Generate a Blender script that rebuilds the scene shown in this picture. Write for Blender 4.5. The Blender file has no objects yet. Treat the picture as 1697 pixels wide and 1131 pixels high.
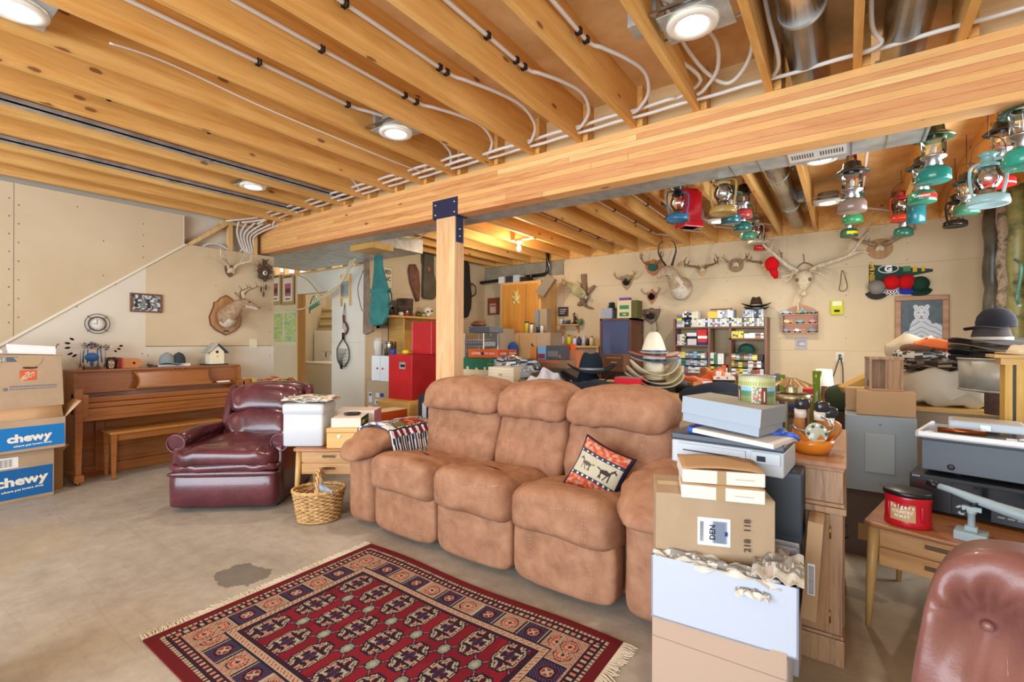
import bpy, bmesh, math, random
from mathutils import Vector, Matrix, Euler, noise
PI = math.pi
rnd = random.Random(11)
S = bpy.context.scene
C = S.collection

# ------------------------------------------------------------------ camera, world, light, exposure
FPX, YAW, ROLL, EYE = 781.0, math.radians(35.32), math.radians(0.2), 1.3
_f = Vector((-math.sin(YAW), math.cos(YAW), 0))
_r0 = Vector((math.cos(YAW), math.sin(YAW), 0))
_r = _r0 * math.cos(ROLL) + Vector((0, 0, math.sin(ROLL)))
_u = Vector((0, 0, math.cos(ROLL))) - _r0 * math.sin(ROLL)
cam = bpy.data.objects.new('camera', bpy.data.cameras.new('camera'))
cam.data.sensor_width = 36
cam.data.lens = 36 * FPX / 1697
cam.data.clip_start = 0.02
cam.matrix_world = Matrix(((_r.x, _u.x, -_f.x, 0), (_r.y, _u.y, -_f.y, 0), (_r.z, _u.z, -_f.z, EYE), (0, 0, 0, 1)))
C.objects.link(cam)
S.camera = cam

def _ray(x, y):
 return _f + _r * ((x - 848.5) / FPX) + _u * ((565.5 - y) / FPX)
def on(axis, x, y, val):
 """where the sight line of a photo pixel meets the plane axis = val (for measuring positions)"""
 d = _ray(x, y)
 k = 'XYZ'.index(axis)
 o = Vector((0, 0, EYE))
 return o + d * ((val - o[k]) / d[k])

w = bpy.data.worlds.new('daylight')
S.world = w
w.use_nodes = True
w.node_tree.nodes['Background'].inputs[0].default_value = (0.78, 0.89, 1.0, 1)
w.node_tree.nodes['Background'].inputs[1].default_value = 1.3
S.view_settings.view_transform = 'Standard'
S.view_settings.look = 'None'
S.view_settings.gamma = 1
S.view_settings.use_curve_mapping = False
S.view_settings.exposure = 0.75
S.cycles.max_bounces = 8
S.cycles.diffuse_bounces = 5
S.cycles.glossy_bounces = 3
S.cycles.transmission_bounces = 4
S.cycles.transparent_max_bounces = 10
S.cycles.caustics_reflective = False
S.cycles.caustics_refractive = False
S.cycles.sample_clamp_indirect = 4

def lamp(name, typ, loc, rot, energy, color, **k):
 l = bpy.data.lights.new(name, typ)
 l.energy = energy
 l.color = color
 for a, b in k.items():
  setattr(l, a, b)
 o = bpy.data.objects.new(name, l)
 o.location = loc
 o.rotation_euler = rot
 C.objects.link(o)
 return o
# daylight through the open garage doorway behind the photographer
lamp('garage_doorway_daylight', 'AREA', (-1.6, -3.2, 1.35), (PI / 2, 0, 0), 230, (0.80, 0.90, 1.0), shape='RECTANGLE', size=5.6, size_y=2.5)

lamp('far_wall_fill', 'AREA', (1.55, 4.6, 1.7), (0, PI / 2, 0), 62, (0.86, 0.93, 1.0), shape='RECTANGLE', size=1.15, size_y=1.9)  # added fill light, out of view, to brighten the far wall

# ------------------------------------------------------------------ materials
def lin(h):
 if not isinstance(h, str):
  return tuple(h)[:3]
 h = h.lstrip('#')
 v = [int(h[i:i + 2], 16) / 255 for i in (0, 2, 4)]
 return tuple(x / 12.92 if x <= .04045 else ((x + .055) / 1.055) ** 2.4 for x in v)
def rgba(h):
 return (*lin(h), 1)
class N:
 """small node graph helper"""
 def __init__(s, name):
  s.m = bpy.data.materials.new(name)
  s.m.use_nodes = True
  s.t = s.m.node_tree
  s.b = s.t.nodes['Principled BSDF']
  s.out = s.t.nodes['Material Output']
 def n(s, typ, **k):
  x = s.t.nodes.new('ShaderNode' + typ)
  for a, b in k.items():
   setattr(x, a, b)
  return x
 def put(s, node, sock, val):
  if hasattr(val, 'is_output') or hasattr(val, 'links') and not isinstance(val, (int, float, tuple, str)):
   s.t.links.new(val, node.inputs[sock])
  else:
   node.inputs[sock].default_value = val
 def math(s, op, a, b=0.0, c=None):
  x = s.n('Math', operation=op)
  s.put(x, 0, a); s.put(x, 1, b)
  if c is not None:
   s.put(x, 2, c)
  return x.outputs[0]
 def coord(s, rand=True, scale=(1, 1, 1)):
  tc = s.n('TexCoord')
  mp = s.n('Mapping')
  s.t.links.new(tc.outputs['Object'], mp.inputs[0])
  mp.inputs['Scale'].default_value = scale
  if rand:
   oi = s.n('ObjectInfo')
   cx = s.n('CombineXYZ')
   for k, q in enumerate((31.0, 17.0, 23.0)):
    s.t.links.new(s.math('MULTIPLY', oi.outputs['Random'], q), cx.inputs[k])
   s.t.links.new(cx.outputs[0], mp.inputs['Location'])
  return mp.outputs[0]
 def noise(s, vec, scale, detail=4, rough=.55, dist=0):
  x = s.n('TexNoise')
  s.put(x, 'Vector', vec)
  x.inputs['Scale'].default_value = scale
  x.inputs['Detail'].default_value = detail
  x.inputs['Roughness'].default_value = rough
  x.inputs['Distortion'].default_value = dist
  return x.outputs[0]
 def ramp(s, fac, stops):
  x = s.n('ValToRGB')
  s.put(x, 0, fac)
  e = x.color_ramp.elements
  while len(e) < len(stops):
   e.new(.5)
  for i, (p, cc) in enumerate(stops):
   e[i].position = p
   e[i].color = rgba(cc) if isinstance(cc, str) else (cc, cc, cc, 1)
  return x.outputs[0]
 def mix(s, fac, a, b):
  x = s.n('Mix', data_type='RGBA')
  s.put(x, 0, fac)
  x.inputs[6].default_value = rgba(a) if isinstance(a, str) else (0, 0, 0, 1)
  x.inputs[7].default_value = rgba(b) if isinstance(b, str) else (0, 0, 0, 1)
  if not isinstance(a, str): s.t.links.new(a, x.inputs[6])
  if not isinstance(b, str): s.t.links.new(b, x.inputs[7])
  return x.outputs[2]
 def base(s, v):
  if isinstance(v, str): s.b.inputs['Base Color'].default_value = rgba(v)
  else: s.t.links.new(v, s.b.inputs['Base Color'])
 def bump(s, h, strength=.3, dist=.01):
  x = s.n('Bump')
  s.put(x, 'Height', h)
  x.inputs['Strength'].default_value = strength
  x.inputs['Distance'].default_value = dist
  s.t.links.new(x.outputs[0], s.b.inputs['Normal'])
 def set(s, rough=.5, metal=0, spec=None, coat=None):
  s.b.inputs['Roughness'].default_value = rough
  s.b.inputs['Metallic'].default_value = metal
  if spec is not None: s.b.inputs['Specular IOR Level'].default_value = spec
  if coat is not None: s.b.inputs['Coat Weight'].default_value = coat
  return s.m

def flat(name, col, rough=.5, metal=0, **k):
 n = N(name); n.base(col); return n.set(rough, metal, **k)
def mottled(name, c1, c2, scale=6, rough=.7, metal=0, bump=0, detail=5, c3=None, bscale=None, **k):
 n = N(name)
 v = n.coord()
 f = n.noise(v, scale, detail, .6, .3)
 n.base(n.ramp(f, [(.32, c1), (.68, c2)] if not c3 else [(.3, c1), (.5, c2), (.7, c3)]))
 if bump:
  n.bump(n.noise(v, bscale or scale * 6, 3), bump, .01)
 return n.set(rough, metal, **k)
def wood(name, c1, c2, axis='Y', scale=1.0, rough=.5, knots=0, dark='#5a2c10', c3=None, coat=None, rand=True):
 """grain runs along axis"""
 n = N(name)
 st = [9.0, 9.0, 9.0]
 st['XYZ'.index(axis)] = .55
 v = n.coord(rand, tuple(q * scale for q in st))
 f = n.noise(v, 2.2, 6, .6, .8)
 g = n.noise(v, 11, 3, .7, .2)
 f2 = n.math('ADD', n.math('MULTIPLY', f, .72), n.math('MULTIPLY', g, .28))
 col = n.ramp(f2, [(.34, c1), (.66, c2)] if not c3 else [(.3, c1), (.5, c2), (.68, c3)])
 if knots:
  ks = [11.0, 11.0, 11.0]
  ks['XYZ'.index(axis)] = 4.6
  kv = n.coord(rand, tuple(ks))
  vo = n.n('TexVoronoi')
  n.put(vo, 'Vector', kv)
  vo.inputs['Scale'].default_value = .75
  d = n.math('ADD', vo.outputs['Distance'], n.math('MULTIPLY', n.noise(kv, 5, 2), .06))
  hue = n.n('SeparateColor')
  n.t.links.new(vo.outputs['Color'], hue.inputs[0])
  thr = n.math('MULTIPLY', n.math('GREATER_THAN', hue.outputs[0], 1 - knots), .14)
  k1 = n.math('LESS_THAN', d, thr)
  k2 = n.math('SUBTRACT', 1.0, n.math('MULTIPLY', d, 4.2))
  k2 = n.math('MAXIMUM', n.math('MULTIPLY', k2, n.math('GREATER_THAN', hue.outputs[0], 1 - knots)), 0.0)
  col = n.mix(n.math('MULTIPLY', k2, .35), col, dark)
  col = n.mix(n.math('MULTIPLY', k1, .75), col, dark)
 n.base(col)
 n.bump(f2, .12, .004)
 return n.set(rough, 0, coat=coat)
def vcol(name, rough=.6, metal=0, bump=0, spec=None):
 n = N(name)
 a = n.n('Attribute')
 a.attribute_name = 'Col'
 n.base(a.outputs[0])
 if bump:
  n.bump(n.noise(n.coord(False), bump, 3), .35, .004)
 return n.set(rough, metal, spec=spec)
def glassy(name, tint='#ffffff', opac=.12, rough=.04):
 n = N(name)
 tr = n.n('BsdfTransparent'); tr.inputs[0].default_value = rgba(tint)
 gl = n.n('BsdfGlossy'); gl.inputs['Roughness'].default_value = rough
 gl.inputs[0].default_value = (1, 1, 1, 1)
 fr = n.n('Fresnel'); fr.inputs[0].default_value = 1.45
 mx = n.n('MixShader')
 n.t.links.new(n.math('ADD', fr.outputs[0], opac), mx.inputs[0])
 n.t.links.new(tr.outputs[0], mx.inputs[1]); n.t.links.new(gl.outputs[0], mx.inputs[2])
 n.t.links.new(mx.outputs[0], n.out.inputs[0])
 return n.m
def emit(name, col, strength):
 n = N(name)
 n.b.inputs['Base Color'].default_value = rgba(col)
 n.b.inputs['Emission Color'].default_value = rgba(col)
 n.b.inputs['Emission Strength'].default_value = strength
 return n.m

MATTE = vcol('painted_matte', .8)
FABRIC = vcol('coloured_cloth', .95, bump=90, spec=.2)
SATIN = vcol('painted_satin', .45)
GLOSS = vcol('painted_gloss', .18)
METAL = vcol('coloured_metal', .32, 1)
CARD = vcol('coloured_cardboard', .85, bump=25, spec=.25)
GLASS = glassy('clear_glass')
GALV = mottled('galvanised_steel', '#a4acae', '#cfd5d5', 9, .4, .55)
STEEL = flat('bright_steel', '#b9bdc0', .25, 1)
BLACK = flat('black_plastic', '#16171a', .35)
JOIST = wood('joist_lumber', '#cb9044', '#ebbc72', 'Y', .8, .6, knots=.55, dark='#6b3413')
BEAMW = wood('glulam_fir', '#c67f3f', '#eab673', 'X', .9, .55, knots=.3, dark='#70300f', c3='#dca05c')
BEAM2 = wood('glulam_fir_pale', '#d79a58', '#f3cb8a', 'X', .9, .55, knots=.15, dark='#70300f', c3='#e6b474')
BEAM3 = wood('glulam_fir_red', '#b96e36', '#dda068', 'X', .9, .55, knots=.4, dark='#6a2a10', c3='#ca8550')
POSTW = wood('post_fir', '#c48c5c', '#ecc898', 'Z', .8, .6, knots=.35, dark='#7a4320')
PLY = mottled('subfloor_sheathing', '#d3a468', '#efcb96', 3, .75, bump=.15)
STUD = wood('stud_lumber', '#caa061', '#e6c48c', 'Z', .8, .65, knots=.25)
PIANOW = wood('walnut_veneer', '#6e3c1a', '#9c6232', 'Y', .8, .3, c3='#884f26', coat=.25)
OAK = wood('oak_veneer', '#63442c', '#a98461', 'Z', 1.5, .45, c3='#8a6645')
OAKX = wood('oak_moulding', '#8a5a38', '#b5855c', 'Y', .9, .45)
TEAK = wood('teak_veneer', '#a87a48', '#cb9f68', 'X', .8, .45)
MAPLE = wood('pale_maple', '#c09248', '#ddb46a', 'X', .7, .4)
DARKW = wood('dark_stained_wood', '#4b2a1a', '#744632', 'Z', .9, .45)
DARKX = wood('dark_shelf_wood', '#5a3826', '#80543c', 'X', .9, .5)
BIRCH = wood('birch_ply', '#c6924e', '#dfb371', 'Z', .6, .5)
KRAFT = mottled('kraft_card', '#9d8569', '#b59c80', 2.2, .85, bump=.08, bscale=60)
ANT = wood('antler_bone', '#6d5137', '#b09470', 'Z', 2, .5)
BONE = mottled('old_bone', '#b7a483', '#dccdb0', 14, .7)
WIRE = flat('white_pipe', '#d9d4cd', .35)

# ------------------------------------------------------------------ mesh building
class G:
 def __init__(s, col=None):
  s.v = []; s.f = []; s.m = []; s.sm = []; s.c = []; s.mi = 0; s.T = Matrix(); s.col = lin(col or '#808080'); s.uc = bool(col)
 def color(s, h):
  s.col = lin(h); s.uc = True
  return s
 def at(s, loc=(0, 0, 0), rz=0, rx=0, ry=0, sc=1):
  s.T = Matrix.Translation(loc) @ Euler((rx, ry, rz)).to_matrix().to_4x4() @ Matrix.Diagonal((*( (sc,) * 3 if not hasattr(sc, '__len__') else sc), 1))
  return s
 def add(s, vs, fs, sm=False, cols=None):
  n = len(s.v)
  T = s.T
  s.v += [T @ Vector(v) for v in vs]
  s.f += [[i + n for i in f] for f in fs]
  k = len(fs)
  s.m += [s.mi] * k; s.sm += [sm] * k
  s.c += [lin(q) for q in cols] if cols else [s.col] * k
  return s
 def box(s, x0, x1, y0, y1, z0, z1, cols=None):
  """cols: optional dict face -> colour; faces -z +z -y +x +y -x"""
  v = [(x, y, z) for z in (z0, z1) for x, y in ((x0, y0), (x1, y0), (x1, y1), (x0, y1))]
  f = [(3, 2, 1, 0), (4, 5, 6, 7), (0, 1, 5, 4), (1, 2, 6, 5), (2, 3, 7, 6), (3, 0, 4, 7)]
  if cols:
   d = dict(zip(('-z', '+z', '-y', '+x', '+y', '-x'), range(6)))
   cc = [s.col] * 6
   for k, q in cols.items():
    cc[d[k]] = lin(q)
   s.uc = True
   return s.add(v, f, cols=cc)
  return s.add(v, f)
 def cbox(s, cx, cy, cz, a, b, c, cols=None):
  return s.box(cx - a / 2, cx + a / 2, cy - b / 2, cy + b / 2, cz - c / 2, cz + c / 2, cols)
 def prism(s, poly, z0=0, z1=.01, plane='XY', sm=False):
  """polygon (list of 2-D points) extruded; plane names the two polygon axes"""
  k = len(poly)
  if sum(poly[i][0] * poly[(i + 1) % k][1] - poly[(i + 1) % k][0] * poly[i][1] for i in range(k)) < 0:
   poly = poly[::-1]
  def p(a, b, z):
   return {'XY': (a, b, z), 'XZ': (a, z, b), 'YZ': (z, a, b)}[plane]
  v = [p(a, b, z0) for a, b in poly] + [p(a, b, z1) for a, b in poly]
  f = [tuple(range(k))[::-1], tuple(range(k, 2 * k))]
  if plane == 'XZ':
   f = [q[::-1] for q in f]
  s.add(v, f)
  n = len(s.v) - 2 * k
  q = [(n + i, n + (i + 1) % k, n + k + (i + 1) % k, n + k + i) for i in range(k)]
  if plane == 'XZ':
   q = [x[::-1] for x in q]
  s.f += [list(x) for x in q]
  s.m += [s.mi] * k; s.sm += [sm] * k; s.c += [s.col] * k
  return s
 def tube(s, pts, r=.01, seg=8, closed=False, sm=True, cap=True):
  pts = [Vector(p) for p in pts]
  n = len(pts)
  rs = list(r) if hasattr(r, '__len__') else [r] * n
  if len(rs) != n:
   rs = [rs[0] + (rs[-1] - rs[0]) * i / (n - 1) for i in range(n)]
  t = []
  for i in range(n):
   a = pts[(i - 1) % n] if closed or i else pts[0]
   b = pts[(i + 1) % n] if closed or i < n - 1 else pts[-1]
   d = b - a
   t.append(d.normalized() if d.length > 1e-9 else Vector((0, 0, 1)))
  up = Vector((0, 0, 1)) if abs(t[0].z) < .9 else Vector((1, 0, 0))
  nrm = (up - t[0] * up.dot(t[0])).normalized()
  vs = []
  for i in range(n):
   nrm = (nrm - t[i] * nrm.dot(t[i]))
   nrm = nrm.normalized() if nrm.length > 1e-6 else t[i].orthogonal().normalized()
   bi = t[i].cross(nrm)
   for j in range(seg):
    a = 2 * PI * j / seg
    vs.append(pts[i] + (nrm * math.cos(a) + bi * math.sin(a)) * rs[i])
  fs = []
  for i in range(n if closed else n - 1):
   for j in range(seg):
    a, b = i * seg + j, i * seg + (j + 1) % seg
    c, d = ((i + 1) % n) * seg + (j + 1) % seg, ((i + 1) % n) * seg + j
    fs.append((a, b, c, d))
  s.add(vs, fs, sm)
  if cap and not closed:
   m = len(s.v) - len(vs)
   s.f += [[m + j for j in range(seg)][::-1], [m + (n - 1) * seg + j for j in range(seg)]]
   s.m += [s.mi] * 2; s.sm += [False] * 2; s.c += [s.col] * 2
  return s
 def lathe(s, prof, seg=20, sm=True, ang=2 * PI, sy=1.0):
  """profile [(r, z)...] turned about local z; caps where r = 0"""
  n = len(prof)
  full = abs(ang - 2 * PI) < 1e-6
  cols = seg if full else seg + 1
  vs = [(r * math.cos(ang * j / seg), sy * r * math.sin(ang * j / seg), z) for r, z in prof for j in range(cols)]
  fs = []
  for i in range(n - 1):
   for j in range(seg):
    a, b = i * cols + j, i * cols + (j + 1) % cols
    c, d = (i + 1) * cols + (j + 1) % cols, (i + 1) * cols + j
    if prof[i][0] < 1e-7: fs.append((a, c, d))
    elif prof[i + 1][0] < 1e-7: fs.append((a, b, d))
    else: fs.append((a, b, c, d))
  return s.add(vs, fs, sm)
 def sq(s, c, r, e1=1, e2=1, n=16, m=24, fn=None, sm=True):
  """superellipsoid: e < 1 boxier; fn bends a point"""
  def pw(q, e):
   return math.copysign(abs(q) ** e, q)
  vs = []
  for i in range(n + 1):
   ph = -PI / 2 + PI * i / n
   for j in range(m):
    th = 2 * PI * j / m
    p = Vector((r[0] * pw(math.cos(ph), e1) * pw(math.cos(th), e2), r[1] * pw(math.cos(ph), e1) * pw(math.sin(th), e2), r[2] * pw(math.sin(ph), e1)))
    if fn:
     p = fn(p)
    vs.append(p + Vector(c))
  fs = []
  for i in range(n):
   for j in range(m):
    a, b = i * m + j, i * m + (j + 1) % m
    fs.append((a, b, b + m, a + m) if 0 < i < n - 1 else ((a, b + m, a + m) if i == 0 else (a, b, b + m)))
  return s.add(vs, fs, sm)
 def sheet(s, fn, nu, nv, sm=True, colfn=None):
  vs = [fn(i / nu, j / nv) for j in range(nv + 1) for i in range(nu + 1)]
  fs = [(j * (nu + 1) + i, j * (nu + 1) + i + 1, (j + 1) * (nu + 1) + i + 1, (j + 1) * (nu + 1) + i) for j in range(nv) for i in range(nu)]
  cols = None
  if colfn:
   s.uc = True
   cols = [colfn((i + .5) / nu, (j + .5) / nv) for j in range(nv) for i in range(nu)]
  return s.add(vs, fs, sm, cols)
 def text(s, body, size, depth=.0004, align='CENTER', bold=0, sx=1.0):
  cu = bpy.data.curves.new('t', 'FONT')
  cu.body = body; cu.size = size; cu.align_x = align; cu.align_y = 'CENTER'; cu.extrude = depth; cu.offset = bold
  cu.resolution_u = 2
  o = bpy.data.objects.new('t', cu)
  me = o.to_mesh()
  s.add([(v.co.x * sx, v.co.y, v.co.z) for v in me.vertices], [tuple(p.vertices) for p in me.polygons])
  o.to_mesh_clear()
  bpy.data.objects.remove(o)
  bpy.data.curves.remove(cu)
  return s

def tag(o, label=None, cat=None, group=None, kind=None):
 if label: o['label'] = label
 if cat: o['category'] = cat
 if group: o['group'] = group
 if kind: o['kind'] = kind
 return o
def thing(name, label, cat, loc=(0, 0, 0), rz=0, group=None, rx=0, ry=0):
 o = bpy.data.objects.new(name, None)
 o.empty_display_size = .05
 C.objects.link(o)
 o.location = loc
 o.rotation_euler = (rx, ry, rz)
 return tag(o, label, cat, group)
def obj(name, g, mats, parent=None, loc=None, bev=0, solid=0, sub=0, world=False, seg=2, rot=None):
 if parent is not None and world:
  M = Matrix.LocRotScale(parent.location, parent.rotation_euler, None).inverted()
  vs = [M @ v for v in g.v]
 elif parent is None and loc is not None and world:
  M = Matrix.Translation(-Vector(loc))
  vs = [M @ v for v in g.v]
 else:
  vs = g.v
 me = bpy.data.meshes.new(name)
 me.from_pydata([tuple(v) for v in vs], [], g.f)
 if not isinstance(mats, (list, tuple)):
  mats = [mats]
 for m in mats:
  me.materials.append(m)
 me.polygons.foreach_set('material_index', g.m)
 me.polygons.foreach_set('use_smooth', g.sm)
 if g.uc:
  at = me.color_attributes.new('Col', 'FLOAT_COLOR', 'CORNER')
  buf = []
  for f, c in zip(g.f, g.c):
   buf += [c[0], c[1], c[2], 1.0] * len(f)
  at.data.foreach_set('color', buf)
 me.validate()
 me.update()
 o = bpy.data.objects.new(name, me)
 C.objects.link(o)
 if parent is not None: o.parent = parent
 elif loc is not None: o.location = loc
 if rot: o.rotation_euler = rot
 if bev:
  b = o.modifiers.new('b', 'BEVEL'); b.width = bev; b.segments = seg; b.limit_method = 'ANGLE'; b.angle_limit = .6
  if seg > 1:
   b.harden_normals = False
 if solid:
  q = o.modifiers.new('s', 'SOLIDIFY'); q.thickness = solid; q.offset = 0
 if sub:
  q = o.modifiers.new('u', 'SUBSURF'); q.levels = q.render_levels = sub
 return o
def solo(name, g, mats, label, cat, group=None, **k):
 """a thing that is one mesh, built in place: its origin goes to the middle of its base"""
 xs = [v.x for v in g.v]; ys = [v.y for v in g.v]; zs = [v.z for v in g.v]
 loc = ((min(xs) + max(xs)) / 2, (min(ys) + max(ys)) / 2, min(zs))
 return tag(obj(name, g, mats, loc=loc, world=True, **k), label, cat, group)
def struct(name, g, mats, **k):
 return tag(obj(name, g, mats, **k), kind='structure')
def dup(root, loc, rz=None, label=None, group=None, sc=None):
 r = root.copy()
 C.objects.link(r)
 r.location = loc
 if rz is not None: r.rotation_euler = (root.rotation_euler.x, root.rotation_euler.y, rz)
 if sc: r.scale = (sc,) * 3 if not hasattr(sc, '__len__') else sc
 if label: r['label'] = label
 if group: r['group'] = group
 for ch in list(root.children):
  c = ch.copy(); C.objects.link(c); c.parent = r
  for g2 in list(ch.children):
   d = g2.copy(); C.objects.link(d); d.parent = c
 return r
def nz(p, s=1.0, o=0.0):
 return noise.noise(Vector(p) * s + Vector((o, o * 1.7, o * .3)))

# ------------------------------------------------------------------ the room
XL, XR, YF, YB, ZJ, ZS = -6.15, 1.36, 7.4, 3.1, 2.755, 3.025
# concrete floor with stains
n = N('concrete')
v = n.coord(False)
f1 = n.noise(v, .9, 6, .62, .6)
f2 = n.noise(v, 9, 8, .72)
f = n.math('ADD', n.math('MULTIPLY', f1, .5), n.math('MULTIPLY', f2, .5))
col = n.ramp(f, [(.32, '#8b8479'), (.5, '#a49c90'), (.68, '#bab2a5')])
def stain(px, py, rx, ry, c, amt):
 global col
 sp = n.n('SeparateXYZ'); n.t.links.new(v, sp.inputs[0])
 dx = n.math('MULTIPLY', n.math('SUBTRACT', sp.outputs[0], px), 1 / rx)
 dy = n.math('MULTIPLY', n.math('SUBTRACT', sp.outputs[1], py), 1 / ry)
 d = n.math('SQRT', n.math('ADD', n.math('MULTIPLY', dx, dx), n.math('MULTIPLY', dy, dy)))
 d = n.math('ADD', d, n.math('MULTIPLY', n.math('SUBTRACT', n.noise(v, 9, 4), .5), 1.3))
 k = n.math('MULTIPLY', n.math('LESS_THAN', d, 1.0), amt)
 col = n.mix(k, col, c)
for a in (-2.72, 1.27, .15, .11), (-3.15, 3.1, .1, .06), (0.02, 3.02, .16, .06):
 stain(*a, '#4f4a44', .7)
stain(-4.3, .4, .5, .5, '#b5a078', .3)
stain(.3, 2.9, .9, 1.2, '#a08a66', .45)
wv = n.noise(n.coord(False, (.25, 5, 1)), 3, 4, .6, 1.5)
col = n.mix(n.math('MULTIPLY', n.math('GREATER_THAN', wv, .6), .1), col, '#6d675f')
n.base(col)
n.bump(f2, .12, .01)
CONC = n.set(.62)
g = G(); g.box(-10, XR + .12, -3.3, YF + .14, -.1, 0)
struct('floor', g, CONC)
g = G(); g.box(-10, XR + .12, -3.3, YF + .14, ZS, ZS + .02)
struct('ceiling', g, PLY)
DRYT = mottled('drywall_tan_paper', '#c9b592', '#d8c6a6', .8, .9)
DRYW = mottled('drywall_white_paper', '#d6cebd', '#e2dbca', .9, .9)
DRYE = flat('gypsum_edge', '#e9e2cf', .9)
SCREW = flat('screw_head', '#4a4540', .5)
def screws(g, pts, axis, at):
 m0 = g.mi; g.mi = 3
 for a, b in pts:
  if axis == 'X': g.prism([(a + .006 * math.cos(t * PI / 3), b + .006 * math.sin(t * PI / 3)) for t in range(6)], at, at + .0015, 'YZ')
  else: g.prism([(a + .006 * math.cos(t * PI / 3), b + .006 * math.sin(t * PI / 3)) for t in range(6)], at - .0015, at, 'XZ')
 g.mi = m0
# left wall: lower sheets under the stair line, raised upper sheets above it
g = G()
dz = .7945
g.mi = 1
g.prism([(-.777, 0), (1.852, 2.088), (1.852, 0)], XL - .012, XL, 'YZ')
g.box(XL - .012, XL, 1.858, 3.25, 0, 1.225)
g.mi = 0
g.prism([(1.858, 1.231), (1.858, 2.093), (2.234, 2.392), (3.25, 2.392), (3.25, 1.231)], XL - .012, XL, 'YZ')
g.mi = 1
g.box(XL - .012, XL, 1.852, 1.858, 0, 2.08)
g.mi = 2
g.prism([(-.80, 0), (2.215, 2.392), (2.245, 2.392), (-.76, 0)], XL - .01, XL + .016, 'YZ')
g.mi = 0
g.prism([(-3.3, 0), (-.80, 0), (.868, 1.322), (.868, 2.715), (-3.3, 2.715)], XL - .012, XL + .014, 'YZ')
g.prism([(.872, 1.326), (2.205, 2.385), (2.205, 2.715), (.872, 2.715)], XL - .012, XL + .014, 'YZ')
g.mi = 2
g.box(XL - .012, XL + .0145, 2.205, 2.213, 2.385, 2.715)
g.mi = 1
g.box(XL - .14, XL - .125, -3.3, 3.25, 0, ZS)
g.box(XL - .14, XL - .012, 3.235, 3.25, 0, 2.39)
screws(g, [(.84, 1.45 + .16 * i) for i in range(8)] + [(.9, 1.5 + .17 * i) for i in range(7)] + [(1.83, 2.18 + .12 * i) for i in range(4)] + [(1.5, 2.3), (1.5, 1.95), (1.3, 2.6)], 'X', XL + .014)
screws(g, [(1.83, .95 + .1 * i) for i in range(3)] + [(1.88, .95 + .09 * i) for i in range(3)] + [(2.5, 1.2), (2.5, 1.26), (3.2, 1.1), (3.2, 1.4), (3.2, 1.7), (2.55, 1.95), (1.3, 1.62), (1.6, 1.87)], 'X', XL)
struct('wall_left', g, [DRYT, DRYW, DRYE, SCREW])
g = G()
g.prism([(2.24, 2.395), (2.30, 2.395), (2.70, 2.713), (2.62, 2.713)], XL - .09, XL - .005, 'YZ')
g.box(XL - .09, XL - .005, 2.62, 3.2, 2.713, 2.752)
g.box(XL - .09, XL - .005, 2.70, 2.74, 2.392, 2.713)
g.box(XL - .09, XL - .005, 3.0, 3.04, 2.392, 2.713)
struct('trim_stair_studs', g, STUD)

def wall_y(name, y, segs, t=.12, mats=None):
 """a wall in the plane y: segs = (x0, x1, z0, z1, material)"""
 g = G()
 for x0, x1, z0, z1, m in segs:
  g.mi = m; g.box(x0, x1, y, y + t, z0, z1)
 return g
g = wall_y('w', 4.53, [(-9.8, -7.79, 0, 2.44, 0), (-7.79, -6.78, 2.1, 2.44, 1), (-6.78, -5.95, 0, 1.27, 1), (-6.78, -5.95, 1.274, 2.44, 1)])
g.mi = 2; g.box(-7.80, -7.752, 4.515, 4.66, 0, 2.1)
struct('wall_laundry', g, [DRYT, DRYW, STUD])
g = G()
for x in (-8.62, -8.3, -7.95, -7.45, -7.0, -6.55, -6.15):
 g.box(x, x + .038, 4.56, 4.65, 2.44, 2.755)
g.box(-9.8, -5.95, 4.55, 4.66, 2.44, 2.478)
struct('trim_wall_studs', g, STUD)
g = G()
g.mi = 0; g.box(-5.945, -5.92, 4.525, YF, 0, 2.62)
g.mi = 1; g.box(-5.921, -5.9195, 4.6, YF, 2.052, 2.056)  # darker tan strip along the joint of the drywall sheets
g.mi = 0; g.box(-6.04, -5.945, 4.66, YF + .14, 0, ZS)
pass
struct('wall_back_side', g, [DRYT, flat('seam_line', '#a8957a', .9)])
g = G()
g.mi = 0
g.box(-4.11, XR + .1, YF, YF + .14, 0, 2.755)
g.box(-5.92, -4.11, YF, YF + .14, 0, 2.49)
g.mi = 1; g.box(-5.945, -4.11, YF + .03, YF + .14, 2.49, ZS); g.box(-4.11, XR + .1, YF + .03, YF + .14, 2.755, ZS)
g.mi = 2  # joints between the sheets, a darker tan
g.box(-4.11, -.9, YF - .001, YF + .01, 2.235, 2.239)
g.box(-.9, XR, YF - .001, YF + .01, 2.255, 2.258)
g.box(-4.11, XR, YF - .001, YF + .01, 1.188, 1.191)
g.box(-4.109, -4.106, YF - .001, YF + .01, 1.2, 2.755)
g.box(-.66, -.657, YF - .001, YF + .01, 2.26, 2.755)
g.mi = 3
screws(g, [(x, z) for x in (-4.02, -1.42, -.74, -.0, .6) for z in (1.35, 1.62, 1.9, 2.18, 2.3, 2.5)] + [(-4.1 + .5 * i, 2.735) for i in range(11)], 'Y', YF)
struct('wall_far', g, [DRYT, mottled('foundation_concrete', '#8d8778', '#aaa392', 5, .9), flat('seam_line2', '#9c8a6e', .9), SCREW])
g = G()
for q in ((-3.3, 3.6, 0, ZS), (5.6, YF + .14, 0, ZS), (3.6, 5.6, 0, 1.1), (3.6, 5.6, 2.3, ZS)): g.box(XR, XR + .12, *q)  # opening between these pieces is added for the far wall fill light
struct('wall_right', g, DRYT)
g = G()
g.box(-10, -9.8, 3.25, YF, 0, 2.755)
g.box(-9.8, -6.04, 6.4, 6.5, 0, ZS)
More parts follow.
